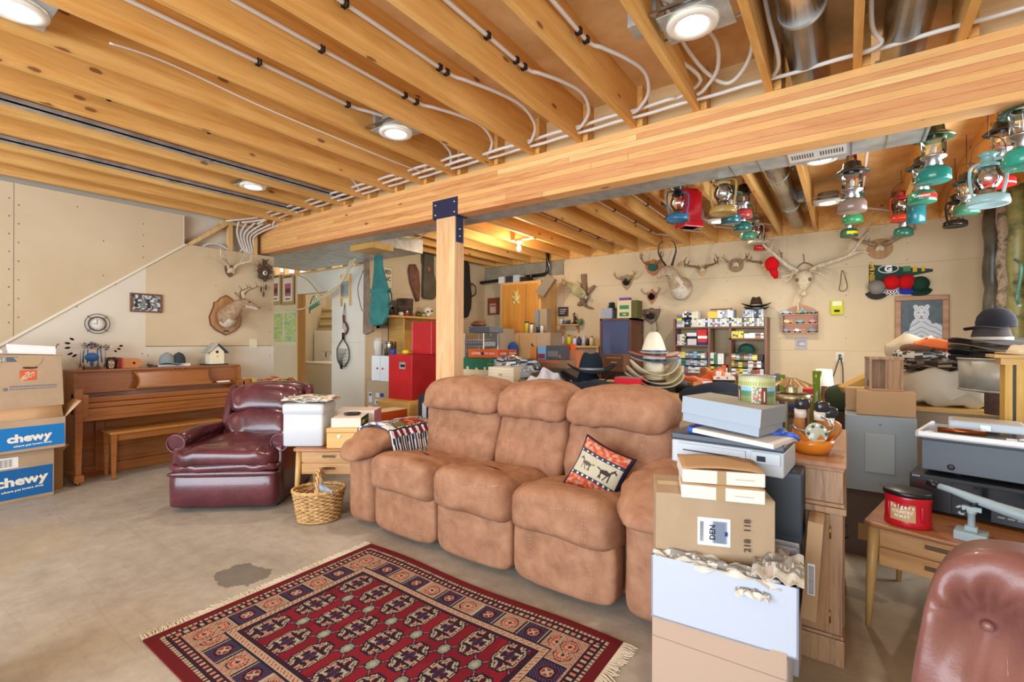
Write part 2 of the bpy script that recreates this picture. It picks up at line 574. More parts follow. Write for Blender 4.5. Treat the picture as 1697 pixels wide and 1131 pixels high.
struct('wall_laundry_back', g, DRYW)
g = G()
for a in (-6.2, -4.75, 0, 2.755), (1.2, XR + .1, 0, 2.755), (-4.75, 1.2, 2.5, 2.755):
 g.box(a[0], a[1], -3.42, -3.3, a[2], a[3])
struct('wall_garage_front', g, DRYT)

# beam, post and steel
g = G()
lam = [(2.415, 2.455), (2.455, 2.5), (2.5, 2.545), (2.545, 2.59), (2.59, 2.63), (2.63, 2.67), (2.67, 2.71), (2.71, 2.755)]
for i, (a, b) in enumerate(lam):
 cuts = [-6.21] + sorted(rnd.uniform(-6, 1.3) for _ in range(2)) + [XR]
 for p, q in zip(cuts, cuts[1:]):
  g.mi = rnd.choice((0, 0, 1, 2)); g.box(p + .0008, q - .0008, YB, YB + .13, a + .0006, b - .0002)
struct('beam', g, [BEAMW, BEAM2, BEAM3], bev=.0012, seg=1)
t = tag(thing('post', None, None, (-2.935, 3.165, 0)), kind='structure')
g = G(); g.box(-3.046, -2.825, YB, YB + .13, 0, 2.415)
tag(obj('timber', g, POSTW, t, world=True, bev=.004), kind='structure')
NAVY = flat('blue_painted_steel', '#2d3556', .4, .3)
g = G()
g.box(-3.085, -2.785, YB - .008, YB, 2.41, 2.57); g.box(-3.085, -2.785, YB + .13, YB + .138, 2.41, 2.57)
g.box(-3.085, -2.785, YB, YB + .13, 2.405, 2.413)
g.box(-2.825, -2.817, YB + .02, YB + .11, 2.18, 2.41)
tag(obj('bracket', g, NAVY, t, world=True), kind='structure')
for (x, z) in ((-3.05, 2.44), (-3.05, 2.53), (-2.82, 2.44), (-2.82, 2.53)):
 g = G(); g.at((x, YB - .008, z), rx=PI / 2).lathe([(0, .006), (.011, .005), (.012, 0)], 8)
 tag(obj('bolt', g, STEEL, t, world=True), kind='structure')
for z in (2.235, 2.3):
 g = G(); g.at((-2.817, YB + .065, z), ry=PI / 2).lathe([(0, .008), (.011, .006), (.012, 0)], 8)
 tag(obj('bolt', g, STEEL, t, world=True), kind='structure')

# joists
def joist(x, y0, y1, seed):
 g = G()
 nn = 24
 r = random.Random(seed)
 ph, am = r.uniform(0, 6), r.uniform(.001, .004)
 prev = None
 vs = []
 for i in range(nn + 1):
  y = y0 + (y1 - y0) * i / nn
  d = am * math.sin(ph + y * 1.3)
  vs += [(x + d, y, ZJ), (x + .038 + d, y, ZJ), (x + .038 + d, y, ZS), (x + d, y, ZS)]
 fs = []
 for i in range(nn):
  a = i * 4
  for k in range(4):
   fs.append((a + k, a + 4 + k, a + 4 + (k + 1) % 4, a + (k + 1) % 4))
 fs += [(0, 1, 2, 3), (nn * 4 + 3, nn * 4 + 2, nn * 4 + 1, nn * 4)]
 g.add(vs, fs)
 return g
for k in range(-15, 4):
 x = .025 + .408 * k
 struct('ceiling_joist', joist(x, -3.3, 3.21, k + 50), JOIST)
for k in range(-23, 4):
 x = .066 + .408 * k
 struct('ceiling_joist', joist(x, 3.09, YF, k + 90), JOIST)
# solid blocking between the joists on the beam and on the far wall
BLK = wood('blocking_lumber', '#d2b07a', '#ead0a0', 'X', .8, .7, knots=.2)
for k in range(-15, 3):
 x = .025 + .408 * k
 if k in (-1, 0): continue
 g = G(); g.box(x + .081, x + .406, YB + .09, YB + .125, ZJ, ZS)
 struct('ceiling_blocking', g, BLK)
for k in range(-15, 3):
 x = .066 + .408 * k
 g = G(); g.box(x + .04, x + .406, YF - .04, YF, ZJ, ZS)
 struct('ceiling_blocking', g, JOIST)
# bracing blocks between joists left of the room
for x, y in ((-4.5, .9), (-4.9, 1.9), (-5.3, 1.5)):
 pass

# ducts
def duct(a, b, r, lab, ribs=0):
 g = G()
 a, b = Vector(a), Vector(b)
 L = (b - a).length
 d = (b - a) / L
 nseg = 2
 g.tube([a, b], r, 28, cap=True)
 o = solo('air_duct', g, STEELD, lab, 'duct', 'round metal air ducts between the joists')
 k = 0
 while k * 1.2 + .5 < L:
  p = a + d * (k * 1.2 + .5)
  g = G(); g.tube([p - d * .015, p + d * .015], r + .003, 28)
  k += 1
  obj('joint_collar', g, GALV, o, world=True)
 return o
STEELD = mottled('shiny_duct_steel', '#a7a39c', '#d2cfca', 4, .22, 1)
duct((-.175, .9, 2.885), (-.175, 3.35, 2.885), .098, 'shiny round duct crossing over the beam, the one nearer the recessed light')
duct((.245, .9, 2.885), (.245, 3.35, 2.885), .098, 'shiny round duct crossing over the beam close to the hanging lanterns')
duct((-.52, 3.25, 2.86), (-.52, 7.1, 2.86), .095, 'long round duct running between joists towards the antlers')
g = G()
g.box(-7.4, .36, 3.236, 3.5, 2.43, 2.64)
g.box(-7.4, -4.6, 3.5, 4.43, 2.46, 2.64)
g.box(-4.9, -4.5, 3.5, 3.85, 2.43, 2.46)
t = solo('trunk_duct', g, GALV, 'long rectangular galvanised trunk duct tucked behind the timber beam', 'duct')
for i in range(7):
 x = -.62 + .16 * i
 g = G(); g.box(x, x + .006, 3.235, 3.502, 2.427, 2.43); obj('seam', g, STEEL, t, world=True)
g = G('#d8d6d2')
g.box(-.29, 0, 3.25, 3.42, 2.42, 2.4295)
g.color('#303134')
for i in range(20):
 if i in (9, 10): continue
 x = -.272 + .0132 * i
 g.box(x, x + .005, 3.30, 3.37, 2.4185, 2.4205)
solo('air_register', g, SATIN, 'pale slotted air register on the underside of the trunk duct', 'vent')
g = G(); g.at((-4.62, 3.62, 2.4)); g.cbox(0, 0, 0, .42, .30, .07)
solo('duct_cover', g, MAPLE, 'thin wooden cover board under the trunk duct by the teal rifle case', 'board')
# dark drain pipe on the far wall
g = G()
g.tube([(-5.9, 7.25, 2.45), (-4.45, 7.25, 2.5), (-4.38, 7.25, 2.53), (-4.36, 7.25, 2.6), (-4.36, 7.25, 2.9)], .03, 12)
o = solo('drain_pipe', g, BLACK, 'black plastic drain pipe bending up into the joists over the wardrobe', 'pipe')
for x in (-5.3, -4.7):
 g = G(); g.at((x, 7.25, 2.47)).box(-.006, .006, -.035, .15, -.036, .036); obj('pipe_strap', g, GALV, o, world=True)

# plastic water pipes
def smooth(pts, k=6):
 P = [Vector(p) for p in pts]
 out = []
 for i in range(len(P) - 1):
  p0, p1, p2, p3 = P[max(i - 1, 0)], P[i], P[i + 1], P[min(i + 2, len(P) - 1)]
  for j in range(k):
   t = j / k
   out.append(.5 * ((2 * p1) + (p2 - p0) * t + (2 * p0 - 5 * p1 + 4 * p2 - p3) * t * t + (3 * p1 - p0 - 3 * p2 + p3) * t ** 3))
 out.append(P[-1])
 return out
def clip_at(t, x, y, z, side=1):
 g = G()
 g.at((x, y, z)).box(-.016, .016, -.012, -.004, -.016, .016); g.box(-.016, .016, .004, .012, -.016, .016)
 g.box(-.016, -.010, -.012, .012, -.018, .018)
 obj('pipe_clip', g, BLACK, t, world=True)
pw = ['second', 'third', 'fourth', 'fifth', 'sixth', 'seventh', 'eighth', 'ninth']
def pex(x, y0, clips, end, lab, z=2.9, bow=1):
 t = thing('water_pipe', lab, 'pipe', (x, y0, z), 0, None and 0)
 ye = max(clips)
 L = 3.0 - ye
 pts = [(x, y0, z), (x, ye - .5, z), (x, ye, z), (x + .04, ye + .15 * L, z), (x + .11, ye + .38 * L, z), (x + .155, ye + .62 * L, z - .01), (x + .12, ye + .84 * L, z - .05), (x + .03, ye + .95 * L, z - .09), (x - .02, 2.98, 2.8)]
 g = G(); g.tube(smooth(pts), .0115, 8)
 obj('pipe', g, WIRE, t, world=True)
 for y in clips:
  clip_at(t, x, y, z)
 return t
names = {-2.76: 'joist over the armchair end', -2.35: 'joist beside the lit can light', -1.95: 'joist above the middle of the sofa', -1.54: 'joist just beyond the middle of the sofa', -1.135: 'joist with three black clips close together'}
for x, cl in ((-2.76, (.5, 1.366, 1.96)), (-2.352, (.4, 1.504, 2.1, 2.2)), (-1.944, (.5, 1.364, 2.0, 2.06)), (-1.536, (.6, 1.3, 1.936, 2.2, 2.28)), (-1.128, (.7, 1.7, 2.178, 2.262)), (-.72, (.7, 1.7, 2.1))):
 e = [(x + .33, 2.93, 2.85), (x + .37, 3.02, 2.80)]
 if x == -.72: lab = 'white plastic water pipe clipped to the joist beside the big round can light'
 elif x == -1.128: lab = 'white plastic water pipe looping down to the beam, two joists from the big can light'
 else: lab = 'white water pipe clipped along the ' + names.get(round(x, 2), names.get({-2.352: -2.35, -1.944: -1.95, -1.536: -1.54}.get(x, x)))
 pex(x, -3, cl, e, lab)
t = pex(-3.98, -.2, (1.0, 1.6), [(-3.66, 2.9, 2.83), (-3.62, 3.0, 2.8)], 'thin white water pipe clipped along a joist near the piano wall')
for i, x in enumerate((-3.13, -2.31, -1.90, -1.49, -1.08, .14)):
 t = thing('water_pipe', ['first', 'second', 'third', 'fourth', 'fifth', 'sixth'][i] + ' clipped water pipe behind the beam, counted from the bare bulb towards the lanterns', 'pipe', (x, 3.5, 2.9))
 g = G(); g.tube(smooth([(x, 3.4, 2.9), (x, 5, 2.9), (x, 6.8, 2.9), (x + .05, 7.0, 2.9), (x + .2, 7.1, 2.88), (x + .3, 7.15, 2.86)]), .0115, 8); obj('pipe', g, WIRE, t, world=True)
 for y in (3.9, 4.6, 5.4, 6.1, 6.7): clip_at(t, x, y, 2.9)
# pipes crossing through the joists above the beam
for i, (y, z, xa, xb) in enumerate(((3.045, 2.80, -5.55, XR), (3.0, 2.825, -5.6, -.85), (2.955, 2.80, -5.65, -2.05), (2.91, 2.825, -5.7, -2.5))):
 pts = [(xa, y, z)]
 x = xa
 k = 0
 while x < xb:
  x += .204
  k += 1
  pts.append((min(x, xb), y - (.035 if k % 2 else 0), z - (.012 if k % 2 else 0)))
 if i == 1: pts += [(-.7, 2.9, 2.84), (-.78, 2.72, 2.9)]
 g = G(); g.tube(smooth([(xa - .25 - .03 * i, y - .1 * i, 2.72), (xa - .18, y, z - .02)] + pts, 4), .0115, 8)
 solo('cross_pipe', g, WIRE, ['white pipe running the whole length of the beam through the joists', 'white pipe along the beam that turns back near the big can light', 'white pipe along the beam ending above the post', 'outermost of the four white pipes above the beam, nearest the piano side'][i], 'pipe')
# loops in the bays at the right
for i, (xc, w, lab) in enumerate(((-.56, .17, 'white pipe loop hanging in the joist bay of the big can light'), (-.13, .17, 'white pipe loop beside the shiny duct nearer the can light'), (.27, .16, 'white pipe loop between the two shiny ducts'), (.66, .14, 'white pipe loop beyond the second shiny duct'))):
 pts = [(xc - w, 2.2, 2.97), (xc - w - .0, 2.6, 2.93), (xc - w * .6, 2.88, 2.86), (xc, 2.99, 2.82), (xc + w * .75, 2.85, 2.86), (xc + w, 2.6, 2.92), (xc + w, 2.2, 2.97)]
 if i == 1: pts = [(p[0], p[1], min(p[2], 2.78) if .0 < abs(p[0] - xc) < .2 else 2.775) for p in pts]
 if i == 1: pts = [(-.31, 2.2, 2.97), (-.32, 2.6, 2.93), (-.3, 2.9, 2.82), (-.34, 3.02, 2.8)]
 if i == 2: pts = [(.1, 2.2, 2.97), (.09, 2.6, 2.93), (.1, 2.88, 2.84), (.14, 2.97, 2.79), (.06, 3.0, 2.78)]
 g = G(); g.tube(smooth(pts), .0115, 8)
 solo('pipe_loop', g, WIRE, lab, 'pipe')
# bundle dropping down the left wall end
for i in range(6):
 y = 2.80 + .042 * i
 g = G(); g.tube(smooth([(-6.02 + .05 * i, y - .05 + .03 * i, 2.74), (-6.13, y - .02, 2.62), (-6.185, y + .03 + .012 * (3 - i), 2.45), (-6.19, 2.93 + .012 * i, 2.37)]), .0115, 8)
 solo('riser_pipe', g, WIRE, ['first', 'second', 'third', 'fourth', 'fifth', 'sixth'][i] + ' white riser pipe counted towards the beam, in the open stud bay', 'pipe', 'white riser pipes beside the beam end')
for i in range(2):
 g = G(); g.tube(smooth([(-6.19, 2.42 + .42 * i, 2.40), (-6.19, 2.5 + .38 * i, 2.45), (-6.19, 2.62 + .3 * i, 2.45), (-6.19, 2.72 + .2 * i, 2.40)]), .0115, 8)
 solo('bent_pipe', g, WIRE, ['white pipe arching low in the stud bay, the one further from the beam', 'white pipe arching low in the stud bay beside the riser bundle'][i], 'pipe')
# thin cables
def cable(pts, lab, name='cable', r=.005, m=None, k=8):
 g = G(); g.tube(smooth(pts, k), r, 6)
 return solo(name, g, m or WIRE, lab, 'cable')
cable([(-2.98, .75, 2.77), (-3.0, 1.0, 2.80), (-3.02, 1.5, 2.78), (-3.0, 2.0, 2.76), (-2.99, 2.5, 2.75), (-3.0, 2.9, 2.76)], 'thin white cable drooping between joists near the lit can light')
CREAM = flat('cream_cable', '#d8c9a0', .5)
cable([(-7.6, 4.35, 2.42), (-7.3, 4.42, 2.3), (-7.0, 4.45, 2.05), (-6.75, 4.4, 2.0), (-6.3, 4.3, 2.1), (-5.9, 4.2, 2.3), (-5.6, 4.1, 2.44)], 'cream cable looping over the framed notices to the trunk duct', r=.014, m=CREAM)
cable([(-7.9, 4.4, 1.82), (-7.5, 4.45, 1.83), (-7.2, 4.45, 1.9), (-6.7, 4.4, 2.05), (-6.2, 4.3, 2.2), (-5.75, 4.15, 2.44)], 'lower cream cable crossing the drywall beside the doorway', r=.014, m=CREAM)
cable([(-4.3, 3.75, 2.5), (-4.1, 3.8, 2.48), (-3.9, 3.8, 2.52), (-3.75, 3.75, 2.6), (-3.6, 3.7, 2.7)], 'cream cable rising to the joists beside the post', r=.012, m=CREAM)
# overhead door tracks
for x, y1, z, lab, w in ((-4.40, 3.05, 2.81, 'long shiny door track between joists, the one nearer the can light', .05), (-5.22, 3.05, 2.80, 'long shiny door track between joists nearer the stair wall', .04)):
 t = thing('door_track', lab, 'track', (x, .5, z))
 g = G(); g.box(x - w, x + w, -3, y1, z, z + .012); g.box(x - w, x - w + .004, -3, y1, z, z + .04); g.box(x + w - .004, x + w, -3, y1, z - .012, z + .04)
 obj('rail', g, GALV, t, world=True)
 for y in (.45, 1.75):
  g = G(); g.box(x - w - .012, x - w, y, y + .03, z - .03, z + .12); g.box(x - w - .012, x + w, y, y + .03, z - .01, z - .004)
  obj('hanger', g, GALV, t, world=True)

# recessed can lights
LENS = emit('lamp_lens', '#fff0d8', 14)
def can_light(x, y, lab, rz=0, energy=32):
 t = thing('can_light', lab, 'ceiling light', (x, y, 2.775), rz, 'round can lights fixed between the joists')
 g = G(); g.box(-.13, .17, -.115, .115, .008, .014); g.lathe([(.095, 0), (.095, .10), (0, .10)], 28)
 obj('housing_plate', g, GALV, t)
 g = G(); g.box(-.29, -.15, -.06, .06, .06, .16)
 obj('junction_box', g, GALV, t)
 g = G(); g.lathe([(.072, -.006), (.085, -.012), (.112, -.008), (.115, 0), (.112, .004)], 32)
 obj('trim_ring', g, flat('white_trim', '#eee6da', .4) if 'white_trim' not in bpy.data.materials else bpy.data.materials['white_trim'], t)
 g = G(); g.lathe([(0, -.002), (.076, -.004)], 28)
 obj('lens', g, LENS, t)
 for s in (-1, 1):
  g = G(); g.box(-.21, .21, s * .13 - .006, s * .13 + .006, .03, .045) if False else g.box(-.204, .2, s * .118 - .006, s * .118 + .006, .035, .048)
  g.box(-.204, -.2, s * .118 - .02, s * .118 + .02, .0, .055)
  obj('hanger_bar', g, STEEL, t)
 lamp('can_lamp', 'SPOT', (x, y, 2.755), (0, 0, 0), energy * (1.6 if y > 3.2 else 1), (1, .87, .70), spot_size=2.6, spot_blend=.9, shadow_soft_size=.06)
 return t
for x, y, lab in ((-3.03, .43, 'can light at the top corner of the joists, its bright lens only half seen'), (-.587, 2.267, 'largest looking can light, just in front of the beam near the shiny ducts'), (-2.614, 2.252, 'lit can light in front of the beam, over the sofa'), (-4.65, 2.252, 'lit can light nearer the stair wall and piano'), (-.171, 4.549, 'can light just behind the slotted register'), (-.16, 5.996, 'can light behind the red-topped hanging lantern column'), (-1.283, 6.172, 'can light showing beside the hanging red plastic case')):
 can_light(x, y, lab)
# bare bulb
g = G(); g.box(-4.02, -3.57, 5.57, 5.66, 2.755, 2.775)
solo('mounting_board', g, STUD, 'short board bridging two joists over the bare bulb', 'board')
t = thing('bulb_fixture', 'bare glowing bulb in a white porcelain holder under the joists', 'ceiling light', (-3.861, 5.613, 2.70))
g = G(); g.lathe([(0, .055), (.055, .055), (.06, .03), (.04, .01), (.022, 0), (0, 0)], 20)
obj('porcelain_holder', g, flat('porcelain', '#efe9dd', .3), t)
g = G(); g.lathe([(.013, 0), (.016, -.02), (.03, -.05), (.032, -.07), (.022, -.095), (0, -.102)], 16)
obj('bulb', g, emit('bulb_glow', '#ffe2b0', 22), t)
lamp('bulb_lamp', 'POINT', (-3.861, 5.613, 2.52), (0, 0, 0), 26, (1, .86, .62), shadow_soft_size=.04)

# ------------------------------------------------------------------ large furniture: reclining sofa
from mathutils.bvhtree import BVHTree
SUEDE = mottled('brown_suede', '#8a6047', '#9c7055', 11, .72, bump=.2, detail=10, c3='#ab8063', bscale=160, spec=.3)
THREAD = flat('pale_thread', '#cdb193', .7)
def stitch(g, paths, direction, parent, name='stitching', m=None, r=.0016, dash=.011, gap=.006, off=.0012, world=True):
 """dashes of thread laid on the surface of g along straight guide lines"""
 bvh = BVHTree.FromPolygons([tuple(v) for v in g.v], [tuple(f) for f in g.f])
 o = G()
 d = Vector(direction).normalized()
 for a, b in paths:
  a, b = Vector(a), Vector(b)
  nst = max(2, int((b - a).length / .006))
  pts = []
  for i in range(nst + 1):
   h = bvh.ray_cast(a.lerp(b, i / nst), d)
   if h[0] is not None and (not pts or (h[0] - pts[-1]).length < .05):
    pts.append(h[0] - d * off)
  if len(pts) < 3: continue
  s = 0
  seg = []
  for p, q in zip(pts, pts[1:]):
   L = (q - p).length
   ph = s % (dash + gap)
   if ph < dash: seg.append(p)
   elif seg:
    if len(seg) > 1: o.tube([seg[0], seg[-1]], r, 4, cap=False)
    seg = []
   s += L
 if o.v:
  return obj(name, o, m or THREAD, parent, world=world)
sofa = thing('reclining_sofa', 'long brown suede three-seat reclining sofa behind the red patterned rug', 'sofa', (-1.74, 2.55, 0))
def wr(p, s, amp, o=0):
 return amp * (noise.noise(Vector((p.x * s[0] + o, p.y * s[1], p.z * s[2]))))
g = G()
g.box(-2.86, -.62, 2.22, 2.92, .04, .42)
obj('base', g, SUEDE, sofa, world=True, bev=.04, seg=4)
seats = [(-2.615, -2.04), (-2.035, -1.47), (-1.465, -.87)]
for i, (a, b) in enumerate(seats):
 w = (b - a)
 cx = (a + b) / 2
 # footrest panel
 def fp(p):
  q = p.copy(); q.y += wr(p + Vector((cx, 0, 0)), (14, 3, 3), .006) - .015 * math.cos(p.x / w * PI); return q
 g = G(); g.sq((cx, 2.14, .20), (w / 2 - .002, .075, .165), .32, .3, 22, 48, fp)
 o = obj('footrest_panel', g, SUEDE, sofa, world=True)
 stitch(g, [((cx + s * w * .29 + d, 1.8, .06), (cx + s * w * .29 + d, 1.8, .34)) for s in (-1, 1) for d in (-.007, .007)], (0, 1, 0), sofa)
 # seat cushion: domed, thick rolled front, hollow at the back
 def fs(p):
  q = p.copy()
  t = (p.y + .30) / .60
  q.z += -.075 * max(0, min(1, t)) + .03 * math.cos(p.x / w * PI)
  if p.z > 0 and p.y > -.2:
   q.z -= .035 * math.exp(-((p.x / (w * .28)) ** 2)) * min(1, (p.y + .2) * 5)
   q.z += .007 * math.sin(p.y * 38 + 3 * math.cos(p.x * 9 + i))
  q.z += wr(p + Vector((cx, 0, 0)), (9, 9, 5), .012, i)
  q.y += .018 * math.cos(p.x / w * PI) * (-1 if p.y < 0 else 0)
  return q
 g = G(); g.sq((cx, 2.32, .42), (w / 2 + .002, .325, .135), .42, .34, 30, 56, fs)
 obj('seat_cushion', g, SUEDE, sofa, world=True)
 stitch(g, [((cx + s * w * .29 + d, 1.5, .31), (cx + s * w * .29 + d, 1.5, .485)) for s in (-1, 1) for d in (-.007, .007)], (0, 1, 0), sofa)
 stitch(g, [((a + .02, 1.5, .50), (cx, 1.5, .465)), ((cx, 1.5, .465), (b - .02, 1.5, .50))], (0, 1, .05), sofa)
 # back
 def fb(p):
  q = p.copy()
  q.y += .32 * p.z
  q.y += wr(p + Vector((cx, 0, 0)), (5, 5, 12), .02, i + 4)
  e = abs(p.x) / (w / 2)
  q.y += .01 * math.sin(p.z * 55 + e * 3) * max(0, e - .55) * 2
  return q
 a, b = ((-2.66, -1.95), (-1.95, -1.42), (-1.42, -.78))[i]
 w, cx = b - a, (a + b) / 2
 g = G(); g.sq((cx, 2.68, .63), (w / 2 + .004, .14, .27), .55, .36, 28, 48, fb)
 obj('backrest', g, SUEDE, sofa, world=True)
 stitch(g, [((cx + s * w * .27 + d, 2.0, .46), (cx + s * w * .27 + d, 2.0, .80)) for s in (-1, 1) for d in (-.006, .006)], (0, 1, 0), sofa)
 def fh(p):
  q = p.copy()
  q.y += .25 * p.z
  q.z += .03 * math.cos(p.x / w * PI) - .025
  q.z += wr(p + Vector((cx, 0, 0)), (22, 6, 3), .01, i)
  if p.z < 0: q.y += .008 * math.sin(p.x * 70 + i) * (-p.z / .1)
  e = max(0, abs(p.x) / (w / 2) - .6)
  q.z += .02 * math.sin(p.y * 60) * e
  return q
 g = G(); g.sq((cx, 2.715, .905), (w / 2 + .004, .19, .125), .62, .4, 26, 56, fh)
 obj('headrest', g, SUEDE, sofa, world=True)
 stitch(g, [((a + .03, 1.9, .885), (cx, 1.9, .91)), ((cx, 1.9, .91), (b - .03, 1.9, .885))], (0, 1, .06), sofa)
g = G(); g.sq((-1.745, 2.88, .52), (.90, .11, .44), .25, .2, 14, 40, lambda p: p + Vector((0, .12 * p.z, 0)))
obj('back_shell', g, SUEDE, sofa, world=True)
for s, x0, x1 in ((-1, -2.915, -2.625), (1, -.855, -.565)):
 cx = (x0 + x1) / 2
 g = G(); g.sq((cx, 2.42, .285), ((x1 - x0) / 2, .37, .265), .28, .42, 20, 44, lambda p: p + Vector((wr(p, (5, 5, 5), .01), -.03 * max(0, p.z) / .3 * 0 + .05 * max(0, -p.z) * 0, 0)))
 obj('arm', g, SUEDE, sofa, world=True)
 def fa(p):
  q = p.copy()
  q.z += -.35 * max(0, -p.y - .18) + wr(p, (6, 20, 6), .014, s)
  q.x += .006 * math.sin(p.y * 60)
  return q
 g = G(); g.sq((cx, 2.385, .595), ((x1 - x0) / 2 + .03, .43, .08), .8, .65, 24, 48, fa)
 obj('arm_pad', g, SUEDE, sofa, world=True)
 stitch(g, [((x0 - .0, 2.0, .53), (x0, 2.7, .56))] if s < 0 else [((x0 - .4, 2.1, .55), (x0 - .4, 2.6, .57))], (1, 0, 0), sofa)
g = G(); g.sq((-2.70, 2.82, .64), (.06, .14, .33), .6, .6, 14, 20, lambda p: p + Vector((0, .22 * p.z, 0)))
obj('back_wing', g, SUEDE, sofa, world=True)

# woven throw over the far arm
def throw_col(u, v):
 v = min(.999, v * 1.5)
 if v < .16:
  return '#e6e8ee' if int(u * 34) % 2 == 0 else '#22304a'
 if v < .26: return '#233653' if int(u * 50) % 3 else '#dfe2ea'
 if v < .42:
  return '#dfe0e6' if (u * 7) % 1 < .42 else '#6b2330'
 if .42 <= v < .45: return '#1f2a3d'
 if u < .14: return '#4c6ea8' if nz((u * 30, v * 20, 0), 1) > .25 else '#dbe3f0'
 if .14 < u < .17: return '#e2dccb'
 d = math.hypot((u - .66) * 1.2, (v - .60) * 1.3)
 if d < .06: return '#d98a3a'
 if .45 < u < .9 and .48 < v < .74: return '#7a2a2c' if nz((u * 20, v * 20, 3)) > -.1 else '#c06a3a'
 if .2 < u < .45 and .48 < v < .62: return '#5b5236' if int(v * 60) % 2 else '#7a7048'
 if v > .74:
  if abs(u - .45) < .08 and v < .86: return '#d9772e' if abs(u - .45) < .05 else '#2c2f4c'
  return ('#f0f2f6', '#44598c', '#dfe4ee', '#8a93b8')[int(u * 26 + v * 4) % 4]
 return '#3f4a66' if nz((u * 26, v * 26, 5)) > 0 else '#b5a68e'
def throw_pos(u, v):
 # u: along the arm (front to back); v: from the seat end up and over the arm
 L = .62 * v
 x = -2.60
 if L < .13:
  p = Vector((-2.585 + .03 * (1 - L / .13), 0, .50 + L))
 elif L < .43:
  a = (L - .13) / .30 * PI
  p = Vector((-2.77 + .175 * math.cos(a), 0, .63 + .055 * math.sin(a)))
 else:
  p = Vector((-2.945, 0, .63 - (L - .43)))
 y = 2.20 + .42 * u
 return Vector((p.x + .012 * nz((u * 4, v * 5, 0)), y + .03 * nz((v * 3, 2, 0)), p.z + .012 * nz((u * 7, v * 6, 9)) + .008))
g = G(); g.sheet(throw_pos, 60, 90, colfn=throw_col)
t = solo('woven_throw', g, FABRIC, 'patterned woven throw blanket with fringed edge over the sofa arm by the wooden side table', 'blanket', solid=.006)
g = G()
for i in range(110):
 u = i / 109
 p = throw_pos(u, 0) - t.location
 g.color('#e9ebf0' if i % 3 else '#2a3a58')
 g.tube([p, p + Vector((.012 * rnd.random(), rnd.uniform(-.01, .01), -.02)), p + Vector((.02 + .02 * rnd.random(), rnd.uniform(-.02, .02), -.045))], .0022, 4, cap=False)
obj('fringe', g, FABRIC, t)

# horse cushion leaning in the sofa corner
def horse(u, v, cx, cy, s, flip):
 x, y = ((u - cx) / s) * (-1 if flip else 1), (v - cy) / s
 if (x / .42) ** 2 + (y / .17) ** 2 < 1: return True
 if 0 < x - .3 < .3 and abs(y - .12 - (x - .3) * .9) < .09: return True
 if abs(x - .62) < .12 and abs(y - .30 + (x - .62) * .6) < .07: return True
 for lx, sl in ((-.36, -.3), (-.26, .25), (.24, .5), (.34, 0)):
  if -.55 < y < -.05 and abs(x - lx - sl * (y + .05)) < .045: return True
 return -.7 < x < -.38 and abs(y - .05 + (x + .38) * .3) < .05
def cush_col(u, v):
 if u < .04 or u > .93 or v < .03 or v > .965: return '#262334'
 if .26 < v < .33 or .70 < v < .765:
  return '#d6d0c4' if (abs(((u * 9) % 1) - .5) < .16 and (.275 < v < .315 or .715 < v < .75)) else '#3a3c4c'
 if .33 <= v <= .70:
  if horse(u, v, .66, .53, .27, False) : return '#3d342e'
  if horse(u, v, .26, .53, .22, True): return '#5a5148'
  return '#b8b09a'
 q = nz((u * 14, v * 14, 3))
 return '#b94a38' if q > .12 else ('#c2694a' if q > -.2 else '#b59a84')
def cush(u, v, side):
 x, z = (u - .5), (v - .5)
 k = max(0, 1 - (2 * abs(x)) ** 2.5) ** .5 * max(0, 1 - (2 * abs(z)) ** 2.5) ** .5
 pin = 1 - .10 * (1 - (2 * abs(x)) ** 2) if True else 1
 px = x * (1 - .10 * math.cos(z * PI)); pz = z * (1 - .10 * math.cos(x * PI))
 return Vector((px * .30, side * .065 * k + .004 * nz((u * 6, v * 6, side)), pz * .30))
g = G(); g.at((0, 0, 0))
g.sheet(lambda u, v: cush(u, v, -1), 74, 74, colfn=cush_col)
g.color('#262334'); g.sheet(lambda u, v: cush(1 - u, v, 1), 20, 20, colfn=lambda u, v: '#262334')
t = tag(obj('throw_cushion', g, FABRIC, loc=(-1.08, 2.34, .60), rot=(-.35, .38, .12)), 'small square cushion woven with bucking horses between red bands, on the sofa', 'cushion')

